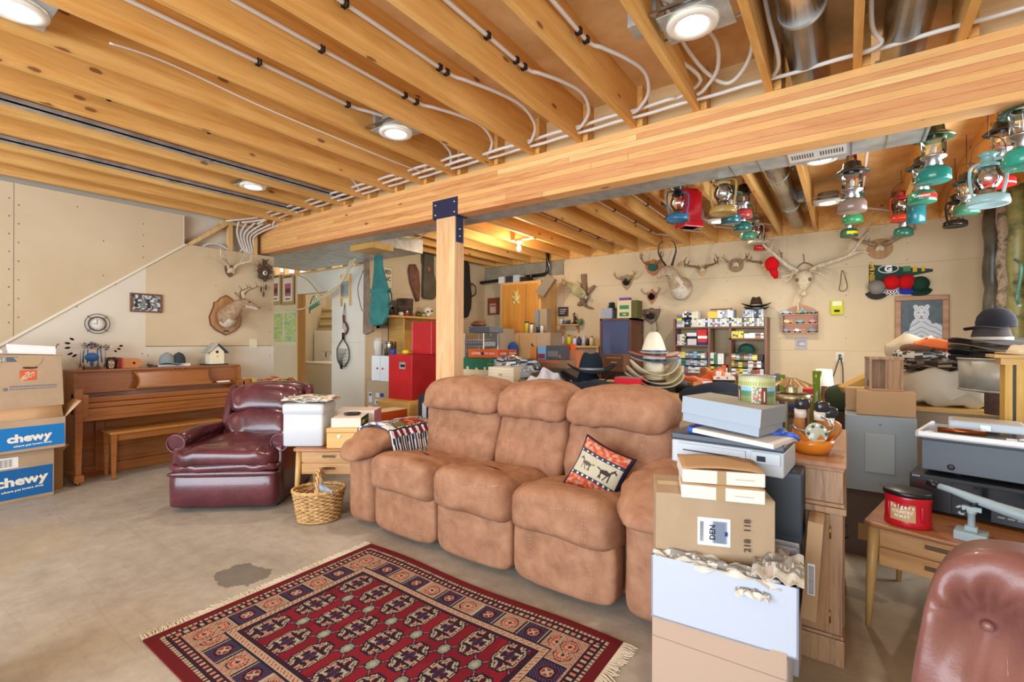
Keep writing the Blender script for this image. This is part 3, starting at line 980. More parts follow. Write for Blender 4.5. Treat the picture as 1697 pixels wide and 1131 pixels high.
# ------------------------------------------------------------------ rug
NX, NY = 336, 240
RX0, RY0, RW, RH = -2.462, .738, 1.685, 1.19
RED, RED2, NAV, CRM, MAR, GRN, SAL = '#701a26', '#7c161f', '#241d2e', '#a3967f', '#431722', '#76857a', '#a8705e'
def rugcol(u, v):
 x, y = u * RW, v * RH
 ex, ey = min(x, RW - x), min(y, RH - y)
 e = min(ex, ey)
 along = y if ex < ey else x
 tot = RH if ex < ey else RW
 if e < .045: return '#5f1a1f'
 if e < .060: return CRM if int(along / .007) % 3 else MAR
 if e < .066: return NAV
 if e < .100:
  c = (along + .0) % .030
  if .006 < c < .022 and .072 < e < .094: return SAL if int(along / .03) % 2 else CRM
  return MAR if c > .012 else NAV
 if e < .106: return NAV
 if e < .115: return CRM if int(along / .006) % 2 else '#9a5a4c'
 if e < .225:
  k = round((tot - .34) / .122); P = (tot - .34) / k
  t = (along - .17) / P
  i = math.floor(t); fx = (t - i - .5) * P; fy = e - .170
  if along < .115 + .115 and ex < .23 and ey < .23 or (ex < .225 and ey < .225):
   fx, fy = ex - .17, ey - .17; i = 0
  a = abs(fx); b = abs(fy)
  if a > .0525: return (CRM, NAV, CRM)[int((a - .0525) / .004) % 3]
  light = i % 2 == 0
  o = max(a, b, (a + b) * .72)
  if o < .008: return NAV if light else CRM
  if o < .022:
   return (SAL if min(a, b) < .004 else CRM) if light else (('#6d2a38') if abs(a - b) > .006 else CRM)
  if o < .026: return '#a32a2c' if light else SAL
  if o < .036: return (CRM if int((math.atan2(fy, fx) + 9) * 5) % 2 else '#a9483c') if light else NAV
  if o < .040: return NAV if light else '#5a2436'
  return ('#9a4a40' if int((fx + fy + 1) / .005) % 3 == 0 else ('#8d7f66' if int((fx - fy + 1) / .005) % 2 else CRM)) if light else (NAV if int((fx - fy + 1) / .005) % 3 else '#55486a')
 if e < .232: return NAV
 if e < .262:
  q = (along + (e - .247) * .8) % .022
  return '#a03a34' if q < .007 and .238 < e < .256 else CRM
 if e < .268: return NAV
 if e < .285:
  return NAV if int(along / .010) % 2 else MAR
 fx0, fy0 = x - .262 - .10, y - .262 - .072
 px, py = .1655, .236
 fy0 = y - RH / 2
 fx0 = x - RW / 2
 a = ((fx0 + px / 2 * 0) / px); i = round(a); gx = (a - i) * px
 b = fy0 / py; j = round(b); gy = (b - j) * py
 r = math.hypot(gx / .062, gy / .098)
 ow = max(abs(gx) / .062, abs(gy) / .10, (abs(gx) / .062 + abs(gy) / .10) * .70)
 if abs(i) <= 3 and abs(j) <= 1:
  if ow < 1.0:
   if ow > .90: return NAV
   if abs(gx) < .003 or abs(gy) < .003: return MAR
   if ow < .30: return NAV if int((abs(gx) + abs(gy)) / .006) % 2 else ('#3c3f66')
   if ow > .78: return CRM if nz((abs(gx) * 200, abs(gy) * 200, 4)) > -.2 else NAV
   q = nz((abs(gx) * 90, abs(gy) * 60, 1))
   quad = (gx * gy) > 0
   return (CRM if q > .08 else NAV) if quad else (SAL if q > .2 else (CRM if q > .02 else NAV))
 # secondary motif
 a2 = fx0 / px + .5; i2 = round(a2); hx = (a2 - i2) * px
 b2 = fy0 / py + .5; j2 = round(b2); hy = (b2 - j2) * py
 o2 = max(abs(hx) / .026, abs(hy) / .034, (abs(hx) / .026 + abs(hy) / .034) * .68)
 if o2 < .4: return CRM
 if o2 < .85: return GRN
 if o2 < 1.05: return NAV
 d = abs(abs(hx) - abs(hy) * .72)
 if abs(hx) < .048 and abs(hy) < .066 and d < .011: return MAR if d > .004 else '#8a5a62'
 return RED if nz((x * 6, y * 3, 0)) > -.1 else '#7a1d29'
g = G()
def rugpos(u, v):
 x, y = RX0 + u * RW, RY0 + v * RH
 y += (.012 * math.sin(u * 9) if v > .5 else .0) * abs(v - .5) * 2
 return Vector((x, y, .008 + .002 * nz((x * 2, y * 2, 0))))
g.sheet(rugpos, NX, NY, colfn=rugcol)
cn = [rugpos(i / 40, 0) for i in range(41)] + [rugpos(1, j / 30) for j in range(1, 31)] + [rugpos(1 - i / 40, 1) for i in range(1, 41)] + [rugpos(0, 1 - j / 30) for j in range(1, 30)]
g.color('#6a1820')
k = len(cn)
g.add([tuple(p) for p in cn] + [(p.x, p.y, .0005) for p in cn], [(i, i + k, (i + 1) % k + k, (i + 1) % k) for i in range(k)])
rug = solo('area_rug', g, vcol('knotted_wool', .95, bump=220, spec=.15), 'red oriental rug with rows of oval medallions and cream fringed ends', 'rug')
for s in (0, 1):
 g = G()
 r = random.Random(s + 5)
 for i in range(300):
  v = i / 299
  p = rugpos(s, v) - rug.location
  d = 1 if s else -1
  sw = .018 * math.sin(v * 21 + s)
  L = .055 + r.uniform(-.012, .012)
  g.tube([p + Vector((0, 0, -.003)), p + Vector((d * L * .5, sw * .5 + r.uniform(-.004, .004), -.002)), p + Vector((d * L, sw + r.uniform(-.009, .009), -.0055))], .0019, 4, cap=False)
 obj('fringe', g, flat('cream_fringe', '#d8cdb8', .9) if not s else bpy.data.materials['cream_fringe'], rug)

# ------------------------------------------------------------------ upright piano and bench
BRASS = flat('brass', '#b08a4a', .3, 1)
piano = thing('upright_piano', 'brown walnut upright piano against the stair wall', 'piano', (-5.85, 1.94, 0))
def pp(name, boxes, m=PIANOW, bev=.004, parent=None):
 g = G()
 for b in boxes: g.box(*b)
 return obj(name, g, m, parent or piano, world=True, bev=bev)
pp('case', [(-6.10, -5.86, 1.215, 2.67, .10, .99)])
pp('lid', [(-6.12, -5.845, 1.195, 2.69, .99, 1.012)])
pp('bottom_panel', [(-5.865, -5.85, 1.40, 2.52, .14, .56)])
pp('plinth', [(-6.1, -5.84, 1.215, 2.67, 0, .10)])
pp('side_panel', [(-6.10, -5.80, 1.205, 1.235, .0, .99)]); pp('side_panel', [(-6.10, -5.80, 2.65, 2.68, .0, .99)])
for y in (1.37, 2.52): pp('pilaster', [(-5.87, -5.83, y, y + .07, .04, .57)])
pp('key_bed', [(-5.9, -5.58, 1.21, 2.66, .56, .62)]); pp('key_slip', [(-5.60, -5.57, 1.21, 2.66, .60, .67)])
pp('fallboard', [(-5.87, -5.60, 1.24, 2.63, .67, .715), (-5.87, -5.66, 1.24, 2.63, .715, .765)], bev=.01)
pp('shelf_rail', [(-5.87, -5.76, 1.23, 2.64, .80, .815)])
pp('key_block', [(-5.87, -5.56, 1.205, 1.26, .60, .80)]); pp('key_block', [(-5.87, -5.56, 2.61, 2.68, .60, .84)])
g = G(); g.sheet(lambda u, v: Vector((-5.74 - .09 * v, 1.66 + .70 * u + .03 * math.sin(v * PI) * (1 if u < .5 else -1) * abs(2 * u - 1) ** 4, .815 + .165 * v)), 30, 8)
obj('music_desk', g, PIANOW, piano, world=True, solid=.014)
pp('desk_divider', [(-5.86, -5.80, 1.99, 1.998, .975, 1.0)]); pp('desk_divider', [(-5.86, -5.80, 2.08, 2.088, .975, 1.0)])
for y in (1.165, 2.61):
 g = G()
 for k in range(1): g.add([(-5.605, y, .56), (-5.555, y, .56), (-5.555, y + .055, .56), (-5.605, y + .055, .56), (-5.595, y + .008, .07), (-5.56, y + .008, .07), (-5.56, y + .045, .07), (-5.595, y + .045, .07)], [(0, 1, 2, 3), (7, 6, 5, 4), (0, 4, 5, 1), (1, 5, 6, 2), (2, 6, 7, 3), (3, 7, 4, 0)])
 obj('leg', g, PIANOW, piano, world=True)
 pp('leg_post', [(-5.60, -5.555, y, y + .055, .56, .86)])
 pp('toe_block', [(-5.84, -5.53, y - .005, y + .06, .03, .09)])
 g = G(); g.at((-5.575, y + .027, .018), rx=PI / 2).lathe([(0, -.012), (.017, -.012), (.018, .012), (0, .012)], 12)
 obj('caster', g, BRASS, piano, world=True)
for y in (2.05, 2.12, 2.19):
 g = G(); g.tube([(-5.85, y, .08), (-5.80, y, .07), (-5.75, y, .05)], [.006, .008, .014], 8)
 g.tube([(-5.83, y, .05), (-5.83, y, .10)], .006, 6)
 obj('pedal', g, BRASS, piano, world=True)
bench = thing('piano_bench', 'long brown piano bench pushed under the keyboard', 'bench', (-5.62, 1.87, 0))
g = G(); g.box(-5.78, -5.50, 1.40, 2.36, .42, .445); obj('seat', g, wood('bench_top_wood', '#9a5f2a', '#c08743', 'Y', .8, .35), bench, world=True, bev=.006)
g = G(); g.box(-5.76, -5.52, 1.43, 2.33, .36, .42); obj('apron', g, PIANOW, bench, world=True)
for x in (-5.75, -5.53):
 for y in (1.43, 2.30):
  g = G(); s = .022
  g.add([(x - s, y - s, .42), (x + s, y - s, .42), (x + s, y + s, .42), (x - s, y + s, .42), (x - .013, y - .013, 0), (x + .013, y - .013, 0), (x + .013, y + .013, 0), (x - .013, y + .013, 0)], [(0, 1, 2, 3), (7, 6, 5, 4), (0, 4, 5, 1), (1, 5, 6, 2), (2, 6, 7, 3), (3, 7, 4, 0)])
  obj('leg', g, PIANOW, bench, world=True)

# things on the piano (lid top at z = 1.012)
ZT = 1.013
t = thing('birdhouse', 'cream birdhouse with a dark blue gable roof on the piano', 'birdhouse', (-5.98, 2.47, ZT))
CRE = flat('cream_paint', '#efe6c4', .6); NVY = flat('navy_paint', '#26324a', .5)
g = G(); g.prism([(-.075, .012), (.075, .012), (.075, .155), (0, .235), (-.075, .155)], -.06, .06, 'YZ'); obj('box_body', g, CRE, t)
g = G(); g.box(-.09, .09, -.12, .11, 0, .012); obj('base_board', g, NVY, t)
for s in (-1, 1):
 g = G(); g.prism([(0, .24), (0, .255), (s * .115, .145), (s * .112, .132)], -.085, .085, 'YZ'); obj('roof_panel', g, NVY if s > 0 else GALV, t)
g = G(); g.at((.0605, 0, .15), ry=PI / 2).lathe([(0, 0), (.016, 0), (.016, .002), (0, .002)], 16); obj('entrance_hole', g, BLACK, t)
g = G(); g.tube([(.06, 0, .10), (.075, 0, .10)], .004, 6); obj('perch', g, BLACK, t)
t = thing('birdhouse', 'small varnished wood birdhouse with a red side, lying on the piano', 'birdhouse', (-5.98, 1.68, ZT))
PINEV = flat('varnished_pine', '#c9803c', .4)
g = G(); g.prism([(-.075, .0), (.05, .0), (.095, .045), (.05, .095), (-.075, .095)], -.05, .05, 'YZ'); obj('box_body', g, PINEV, t)
g = G(); g.box(-.055, .06, -.088, -.075, 0, .105); obj('red_side', g, flat('red_paint', '#c23a30', .4), t)
g = G(); g.at((.0505, .015, .05), ry=PI / 2).lathe([(0, 0), (.012, 0), (.012, .002), (0, .002)], 14); obj('entrance_hole', g, BLACK, t)
g = G(); g.tube([(.05, -.025, .05), (.075, -.03, .05)], .004, 6); obj('perch', g, MAPLE, t)
g = G(); g.box(-6.06, -5.92, 1.90, 2.20, ZT, ZT + .028); g.color('#f0eeea')
solo('flat_box', g, flat('white_card', '#eceae6', .6), 'flat white box lying on the piano under folded caps', 'box', bev=.002)
def cap(loc, rz, crown, brim, lab, r=.085, rx=0, ry=0, cat='cap', group=None, panel=None):
 t = thing('baseball_cap', lab, cat, loc, rz, group, rx=rx, ry=ry)
 g = G(crown)
 g.lathe([(r * 1.0, 0), (r * 1.02, .03), (r * .93, .065), (r * .68, .098), (r * .3, .115), (0, .118)], 22)
 g.tube([(0, 0, .117), (0, 0, .122)], .008, 8)
 obj('crown', g, FABRIC, t)
 g = G(brim)
 def bf(u, v):
  a = (u - .5) * 2.1
  rr = r * .92 + v * .068 * math.cos(a * .75) ** .6
  return Vector((rr * math.sin(a), -rr * math.cos(a), .008 - .018 * (a / 1.05) ** 2 - .01 * v))
 if isinstance(panel, str):
  g.sheet(bf, 16, 6, colfn=lambda u, v: '#f0f0f0' if (int(u * 16) + int(v * 5)) % 2 else '#16161a')
 else:
  g.sheet(bf, 16, 5)
 obj('brim', g, FABRIC, t, solid=.003)
 return t
cap((-5.99, 2.0, ZT + .03), 1.2, '#8d9898', '#2a2f33', 'grey cap with a dark brim on the flat white box on the piano', .07)
cap((-5.98, 2.11, ZT + .03), .6, '#3e444a', '#7d8e98', 'dark cap beside the grey one on the white box on the piano', .06)
g = G('#3a3c40'); g.at((-5.96, 1.885, ZT)); g.box(-.03, .05, -.05, -.01, 0, .012); g.tube([(-.02, -.06, .022), (.05, -.035, .022)], .009, 8)
solo('pocket_knife', g, SATIN, 'small dark pocket tool beside the flat white box on the piano', 'tool')
g = G('#eeeae2'); g.at((-5.81, 2.49, .826)); g.sq((0, 0, 0), (.02, .075, .011), .5, .4, 8, 16)
solo('remote_control', g, SATIN, 'slim white remote lying on the ledge of the piano', 'remote')
g = G('#d9b7d8'); g.box(-5.565, -5.50, 1.78, 1.92, .56, .575)
# feathered ornament
t = thing('feather_ornament', 'blue horse ornament wreathed in black-tipped feathers on the piano', 'ornament', (-5.99, 1.38, ZT))
g = G(); g.box(-.04, .04, -.06, .06, 0, .022); obj('wooden_base', g, DARKW, t)
g = G('#2f62a8')
g.sq((0, 0, .115), (.022, .055, .045), 1, 1, 10, 14); g.sq((0, .0, .055), (.015, .015, .03), 1, 1, 8, 10)
for y in (-.06, -.03, .04, .065): g.tube([(0, y, .19), (0, y * 1.15, .06)], .005, 6)
obj('blue_figure', g, SATIN, t)
g = G('#8a7f72')
for y, z, r in ((-.05, .225, .035), (0, .23, .04), (.05, .215, .03), (.11, .21, .03)):
 for k in range(14):
  a = k / 14 * 2 * PI
  g.color(('#9a9088', '#4a4038', '#b9b0a6')[k % 3]); g.tube([(0, y, z), (.01 * math.sin(k), y + r * math.cos(a), z + r * math.sin(a))], [.01, .003], 5)
g.color('#c65a2e'); g.sq((.02, .005, .225), (.01, .012, .012), 1, 1, 8, 8); g.color('#2f62a8'); g.sq((.02, .005, .245), (.01, .03, .008), 1, 1, 8, 8)
obj('fur_wreath', g, FABRIC, t)
for y0, z0, y1, z1 in ((-.06, .24, -.165, .30), (-.06, .235, -.20, .255), (-.06, .225, -.20, .205), (-.05, .21, -.18, .14), (-.04, .205, -.145, .12), (.13, .22, .24, .225), (.13, .21, .22, .19), (.12, .2, .19, .165)):
 g = G('#ddd8d2')
 for a, b, w, cc in ((0, .72, .005, '#ddd8d2'), (.72, 1, .011, '#17171a')):
  p0 = Vector((.01, y0 + (y1 - y0) * a, z0 + (z1 - z0) * a)); p1 = Vector((.01, y0 + (y1 - y0) * b, z0 + (z1 - z0) * b))
  g.color(cc); g.tube([p0, (p0 + p1) / 2, p1], [w * .6, w, w * .3], 6)
 obj('feather', g, FABRIC, t)
for y, z in ((-.085, .05), (-.06, .035), (.045, .05), (.10, .045)):
 g = G('#6e655a'); g.tube([(0, y, z + .13), (0, y, z)], .002, 4); g.tube([(0, y, z + .01), (0, y, z - .03)], [.006, .012], 8)
 obj('bead_drop', g, FABRIC, t)
g = G(); g.at((-5.99, 1.53, ZT)).lathe([(0, 0), (.045, 0), (.05, .11), (.047, .11), (.043, .004)], 18)
solo('clear_tub', g, GLASS, 'empty clear plastic tub behind the feathered ornament', 'tub')

# stack of cartons beside the piano
def letter(g, s, size, T, col, sx=1, bold=.0):
 g.T = T; g.color(col); g.text(s, size, .0003, sx=sx, bold=bold); g.T = Matrix()
def facing_x(x, y, z, tilt=0):
 """text plane whose normal is +X, reading towards +Y"""
 return Matrix.Translation((x, y, z)) @ Matrix(((0, 0, 1, 0), (1, 0, 0, 0), (0, 1, 0, 0), (0, 0, 0, 1))) @ Matrix.Rotation(tilt, 4, 'Z')
def facing_my(x, y, z, tilt=0):
 """text plane whose normal is -Y, reading towards +X"""
 return Matrix.Translation((x, y, z)) @ Matrix(((1, 0, 0, 0), (0, 0, -1, 0), (0, 1, 0, 0), (0, 0, 0, 1))) @ Matrix.Rotation(tilt, 4, 'Z')
XB = -5.40
t = thing('cardboard_box', 'large moving box with an orange printed square, topmost of the cartons by the piano', 'box', (-5.62, .80, .735), ry=0, rx=0)
g = G(); g.prism([(.33, .735), (1.065, .748), (1.05, 1.165), (.33, 1.19)], XB - .42, XB, 'YZ'); obj('carton', g, KRAFT, t, world=True, bev=.004)
g = G(); g.box(XB, XB + .001, .33, .78, 1.118, 1.155)
g = G('#5d6570'); g.box(XB, XB + .0012, .45, .79, 1.12, 1.158); letter(g, 'LARGE', .04, facing_x(XB + .0014, .655, 1.138), '#cfc0a8', 1.2, .001)
obj('printed_band', g, CARD, t, world=True)
g = G('#d0603c'); g.box(XB, XB + .0012, .80, .898, .968, 1.052)
for w_, dy, dz_ in (('THE', .018, .018), ('HOME', .0, .0), ('DEPOT', .01, -.018)):
 letter(g, w_, .026 if w_ != 'THE' else .014, facing_x(XB + .0015, .85 - dy * .4, 1.01 + dz_, .45), '#d9c3a4', 1.1, .001)
obj('orange_logo', g, CARD, t, world=True)
g = G()

for k in range(24): g.color('#6f7480'); g.box(XB, XB + .001, .745 + .0115 * k, .753 + .0115 * k, .915, .927); g.box(XB, XB + .001, .745 + .0115 * k, .752 + .0115 * k, .896, .906)
g.color('#6f7480'); g.box(XB, XB + .001, .71, .735, .89, .915)
obj('printed_lines', g, CARD, t, world=True)
g = G('#4a3c2c')
g.at((XB + .001, .86, 1.07), ry=PI / 2); g.prism([(.0 + .011 * math.sin(a) * 1, .045 * math.cos(a)) for a in [i * PI / 8 for i in range(16)]], 0, .0008)
obj('hand_hole', g, CARD, t, world=True)
g = G('#b59a76')
g.prism([(.765, 1.155), (.935, 1.145), (.92, 1.10), (.885, 1.075), (.82, 1.08), (.79, 1.115)], XB, XB + .004, 'YZ')
obj('torn_flap', g, CARD, t, world=True)
g = G('#efefef'); g.prism([(.74, 1.19), (1.02, 1.172), (1.018, 1.24), (.74, 1.262)], XB - .10, XB - .04, 'YZ')
solo('white_folder', g, CARD, 'white paper folder standing up in the top of the moving box', 'folder')
g = G('#6b6157'); g.tube([(XB - .06, 1.0, 1.16), (XB - .06, 1.03, 1.25), (XB - .06, 1.04, 1.262)], [.004, .004, .008], 6)
solo('stick', g, CARD, 'thin dark stick poking out of the top of the moving box', 'stick')
t = thing('cardboard_box', 'open carton with a blue printed side, in the middle of the cartons by the piano', 'box', (-5.6, .8, .37))
g = G(); g.box(XB - .42, XB + .05, .25, 1.065, .40, .655); obj('carton', g, KRAFT, t, world=True, bev=.004)
g = G('#1f74b8'); g.prism([(.25, .415), (1.06, .428), (1.055, .60), (.25, .60)], XB + .05, XB + .0512, 'YZ')
letter(g, 'chewy', .085, facing_x(XB + .0516, .85, .512, .03), '#e6ded0', 1.15, .004); letter(g, 'where pet lovers shop', .022, facing_x(XB + .0516, .87, .455, .04), '#e6ded0', 1.1, .0006)
obj('blue_print', g, CARD, t, world=True)
g = G('#c4a07a'); g.sheet(lambda u, v: Vector((XB + .05 - .06 * v, .25 + .80 * u, .655 + .10 * v)), 4, 2); g.sheet(lambda u, v: Vector((XB + .05 - .28 * v, 1.065 + .10 * u, .655 + .12 * u)), 2, 2)
obj('flap', g, CARD, t, world=True, solid=.005)
g = G(); letter(g, 'ZS7667', .045, facing_x(XB - .02, .83, .69, 0), '#4a4038', 1.2, .0003);
obj('handwriting', g, CARD, t, world=True)
g = G(); g.box(XB - .42, XB - .03, .33, 1.02, .655, .738); solo('cardboard_box', g, KRAFT, 'plain flat carton squeezed just below the big moving box', 'box', bev=.003)
g = G('#f2f0ec'); g.at((XB + .03, .58, .676), ry=-.5).cbox(0, 0, 0, .06, .13, .002); solo('paper_label', g, CARD, 'loose white address slip on the flap of the open carton', 'label')
t = thing('cardboard_box', 'bottom carton by the piano, brown above and blue printed below', 'box', (-5.6, .8, 0))
g = G(); g.box(XB - .42, XB, .22, 1.005, 0, .398); obj('carton', g, KRAFT, t, world=True, bev=.004)
g = G('#1c5f9c'); g.prism([(.22, .02), (.995, .03), (.995, .262), (.22, .262)], XB, XB + .0012, 'YZ')
letter(g, 'chewy', .10, facing_x(XB + .0016, .815, .165, .05), '#e2d9c8', 1.15, .004); letter(g, 'where pet lovers shop', .024, facing_x(XB + .0016, .82, .095, .06), '#e2d9c8', 1.1, .0006)
obj('blue_print', g, CARD, t, world=True)
g = G('#e6e3dc'); g.box(XB, XB + .0012, .45, .795, .275, .36); g.color('#6a6a6a')
for k in range(22):
 y = .58 + k * .008 + (.01 if k > 11 else 0)
 g.box(XB, XB + .0018, y, y + (.004 if k % 3 else .002), .287, .348)
obj('barcode_label', g, CARD, t, world=True)
g = G('#9b7a56'); g.prism([(1.02, .0), (1.09, .0), (1.09, .33), (1.13, .38), (1.02, .40)], XB - .42, XB - .16, 'YZ')
solo('cardboard_box', g, CARD, 'narrow upright carton between the bottom blue carton and the piano leg', 'box')
g = G('#e9ecef'); g.box(XB - .25, XB - .04, .40, .71, 1.19, 1.215)
solo('paper_ream', g, CARD, 'stack of white paper on the far corner of the moving box', 'paper')

# ------------------------------------------------------------------ left wall pieces
def frame_x(t, y0, y1, z0, z1, x, w, m, parent=None, name='frame', d=.02):
 g = G(); g.box(x, x + d, y0, y1, z0, z0 + w); g.box(x, x + d, y0, y1, z1 - w, z1); g.box(x, x + d, y0, y0 + w, z0 + w, z1 - w); g.box(x, x + d, y1 - w, y1, z0 + w, z1 - w)
 return obj(name, g, m, t, world=True, bev=.003)
XW = XL
t = thing('framed_photograph', 'old black and white group photograph in a brown wooden frame on the stair wall', 'picture', (XW, 1.862, 1.69))
frame_x(t, 1.72, 2.005, 1.595, 1.795, XW, .017, DARKX)
def oldphoto(u, v):
 for cx, cy, h, sh in ((.15, .3, .55, .25), (.38, .25, .62, .2), (.58, .25, .6, .35), (.82, .25, .6, .22)):
  if ((u - cx) / .035) ** 2 + ((v - cy - h + .06) / .055) ** 2 < 1: return '#b9b9b9'
  if abs(u - cx) < .055 + .02 * math.sin(v * 9) and cy - .1 < v < cy + h - .1: return ('#2e2f31' if sh > .23 else '#7f8082')
 q = nz((u * 9, v * 7, 2))
 return '#4a4c4f' if q > .1 else ('#8f9194' if v > .25 else '#c9cbcd') if q > -.25 else '#d8dadc'
g = G(); g.sheet(lambda u, v: Vector((XW + .008, 1.737 + .251 * u, 1.612 + .166 * v)), 70, 46, colfn=oldphoto); obj('print', g, MATTE, t, world=True)
# clock
t = thing('wall_clock', 'round clock with two black wire rings on the stair wall over the piano', 'clock', (XW + .012, 1.451, 1.458))
g = G('#ece9e0'); g.at(ry=PI / 2).lathe([(0, .006), (.062, .006), (.066, 0)], 36); obj('dial', g, SATIN, t)
g = G(); g.tube([(.02, .068 * math.cos(a), .068 * math.sin(a)) for a in [i * PI / 24 for i in range(48)]], .005, 6, closed=True); obj('inner_ring', g, BLACK, t)
g = G(); g.tube([(.022, .098 * math.cos(a), .098 * math.sin(a)) for a in [i * PI / 24 for i in range(48)]], .0035, 6, closed=True); obj('outer_ring', g, BLACK, t)
for k in range(4):
 a = PI / 4 + k * PI / 2
 g = G(); g.tube([(.02, .066 * math.cos(a), .066 * math.sin(a)), (.024, .112 * math.cos(a), .112 * math.sin(a))], .003, 6); obj('strut', g, BLACK, t)
g = G('#222222')
for k in range(12):
 a = k * PI / 6
 g.at((.0065, .052 * math.cos(a), .052 * math.sin(a)), rx=a).box(0, .001, -.006, .006, -.0012, .0012)
obj('hour_marks', g, SATIN, t)
for nm, a, L in (('hour_hand', PI, .033), ('minute_hand', PI / 2, .045)):
 g = G(); g.at((.009, 0, 0), rx=a).box(0, .001, -.004, L, -.002, .002); obj(nm, g, BLACK, t)
# light switch
g = G('#e4dcc0'); g.box(XW, XW + .008, 2.94, 3.035, 1.20, 1.31);
t = solo('switch_plate', g, SATIN, 'blank cream wall plate under the deer mount', 'wall plate', bev=.002)

# antlers, skull plates and mounts
HORN = wood('brown_antler', '#4b3420', '#8b6a44', 'Z', 2, .45); PALE = wood('pale_antler', '#a8977a', '#ddd2b8', 'Z', 2, .5)
def antler(t, M, beam, tines, r=.016, m=None):
 """main beam and its tines as ONE mesh; points in the mount's own frame"""
 g = G(); g.T = M
 b = smooth(beam, 5)
 n_ = len(b)
 g.tube(b, [r * (1.15 - .85 * i / (n_ - 1)) for i in range(n_)], 8)
 for a, *pts in tines:
  s = b[int(a * (n_ - 1))]
  q = smooth([s] + [Vector(p) for p in pts], 4)
  g.tube(q, [r * .72 * (1 - .85 * i / (len(q) - 1)) for i in range(len(q))], 7)
 return obj('antler', g, m or ANT, t)
def shield(w, h, kind=0):
 if kind == 0:   # pointed shield
  P = [(-.5, .35), (-.42, .42), (-.2, .40), (0, .5), (.2, .40), (.42, .42), (.5, .35), (.46, 0), (.30, -.28), (0, -.5), (-.30, -.28), (-.46, 0)]
 elif kind == 1:  # deep scrolled
  P = [(0, .5), (.16, .43), (.27, .33), (.36, .31), (.38, .2), (.5, -.05), (.46, -.25), (.3, -.38), (.12, -.45), (0, -.5), (-.12, -.45), (-.3, -.38), (-.46, -.25), (-.5, -.05), (-.38, .2), (-.36, .31), (-.27, .33), (-.16, .43)]
 elif kind == 2:
  P = [(.5 * math.cos(a), .5 * math.sin(a)) for a in [i * PI / 12 for i in range(24)]]
 else:           # diamond topped
  P = [(0, .5), (.18, .30), (.5, .22), (.42, -.05), (0, -.5), (-.42, -.05), (-.5, .22), (-.18, .30)]
 return [(x * w, y * h) for x, y in P]
def mount(name, lab, loc, rz, w, h, kind, wood_m, sc, beams, skull='plate', capcol=None, cat='antler mount', am=None, pg=None, rim=None):
 """plaque stands in the local XZ plane, -Y points into the room"""
 t = thing(name, lab, cat, loc, rz)
 if rim:
  g = G(); g.prism(shield(w * 1.06, h * 1.06, kind), -.012, 0, 'XZ'); obj('plaque_rim', g, rim, t)
 g = G(); g.prism(shield(w, h, kind), -.024, -.0, 'XZ'); obj('plaque', g, wood_m, t, bev=.004)
 if capcol:
  g = G(capcol); g.sq((0, -.04, -.0), (w * .30, .03, h * .22), 1, 1, 10, 16); obj('skull_cover', g, FABRIC, t)
 else:
  g = G(); g.sq((0, -.05, .01), (.042, .028, .035), 1, 1, 12, 16, lambda p: p + Vector((0, .006 * nz(p, 40), .006 * nz(p, 30))))
  if skull == 'plate': g.sq((-.028, -.045, -.012), (.018, .018, .02), 1, 1, 8, 10); g.sq((.028, -.045, -.012), (.018, .018, .02), 1, 1, 8, 10)
  obj('skull_plate', g, BONE, t)
 for sgn in (-1, 1):
  M = Matrix.Diagonal((sgn * sc, sc, sc, 1))
  bm, tn = beams[0] if sgn < 0 or len(beams) == 1 else beams[1]
  antler(t, M, bm, tn, .017, am)
  # small burr where the antler leaves the skull
 return t
WT = ([(.03, -.05, .03), (.07, -.07, .07), (.14, -.10, .09), (.20, -.13, .12), (.23, -.15, .18), (.22, -.17, .24)],
      [(.15, (.055, -.09, .12)), (.45, (.15, -.11, .16), (.155, -.11, .20)), (.68, (.21, -.12, .19), (.215, -.11, .24)), (.85, (.26, -.15, .22))])
WIDE = ([(.03, -.05, .03), (.09, -.07, .06), (.17, -.09, .075), (.23, -.12, .10), (.235, -.14, .14), (.20, -.16, .21)],
  [(.12, (.05, -.08, .09)), (.55, (.18, -.10, .14), (.19, -.10, .17)), (.72, (.24, -.12, .05)), (.8, (.255, -.13, .17))])
g_ = mount('antler_mount', 'pale antlers on a dark red shield, on the stair wall over the deer head', (XW, 2.70, 2.14), PI / 2, .115, .15, 0, DARKX, 1,
      [([(.03, -.05, .03), (.06, -.09, .08), (.14, -.16, .12), (.19, -.20, .13)], [(.45, (.12, -.12, .20), (.12, -.12, .27)), (.85, (.175, -.18, .20), (.18, -.18, .26)), (1, (.17, -.26, .12))]),], am=PALE)

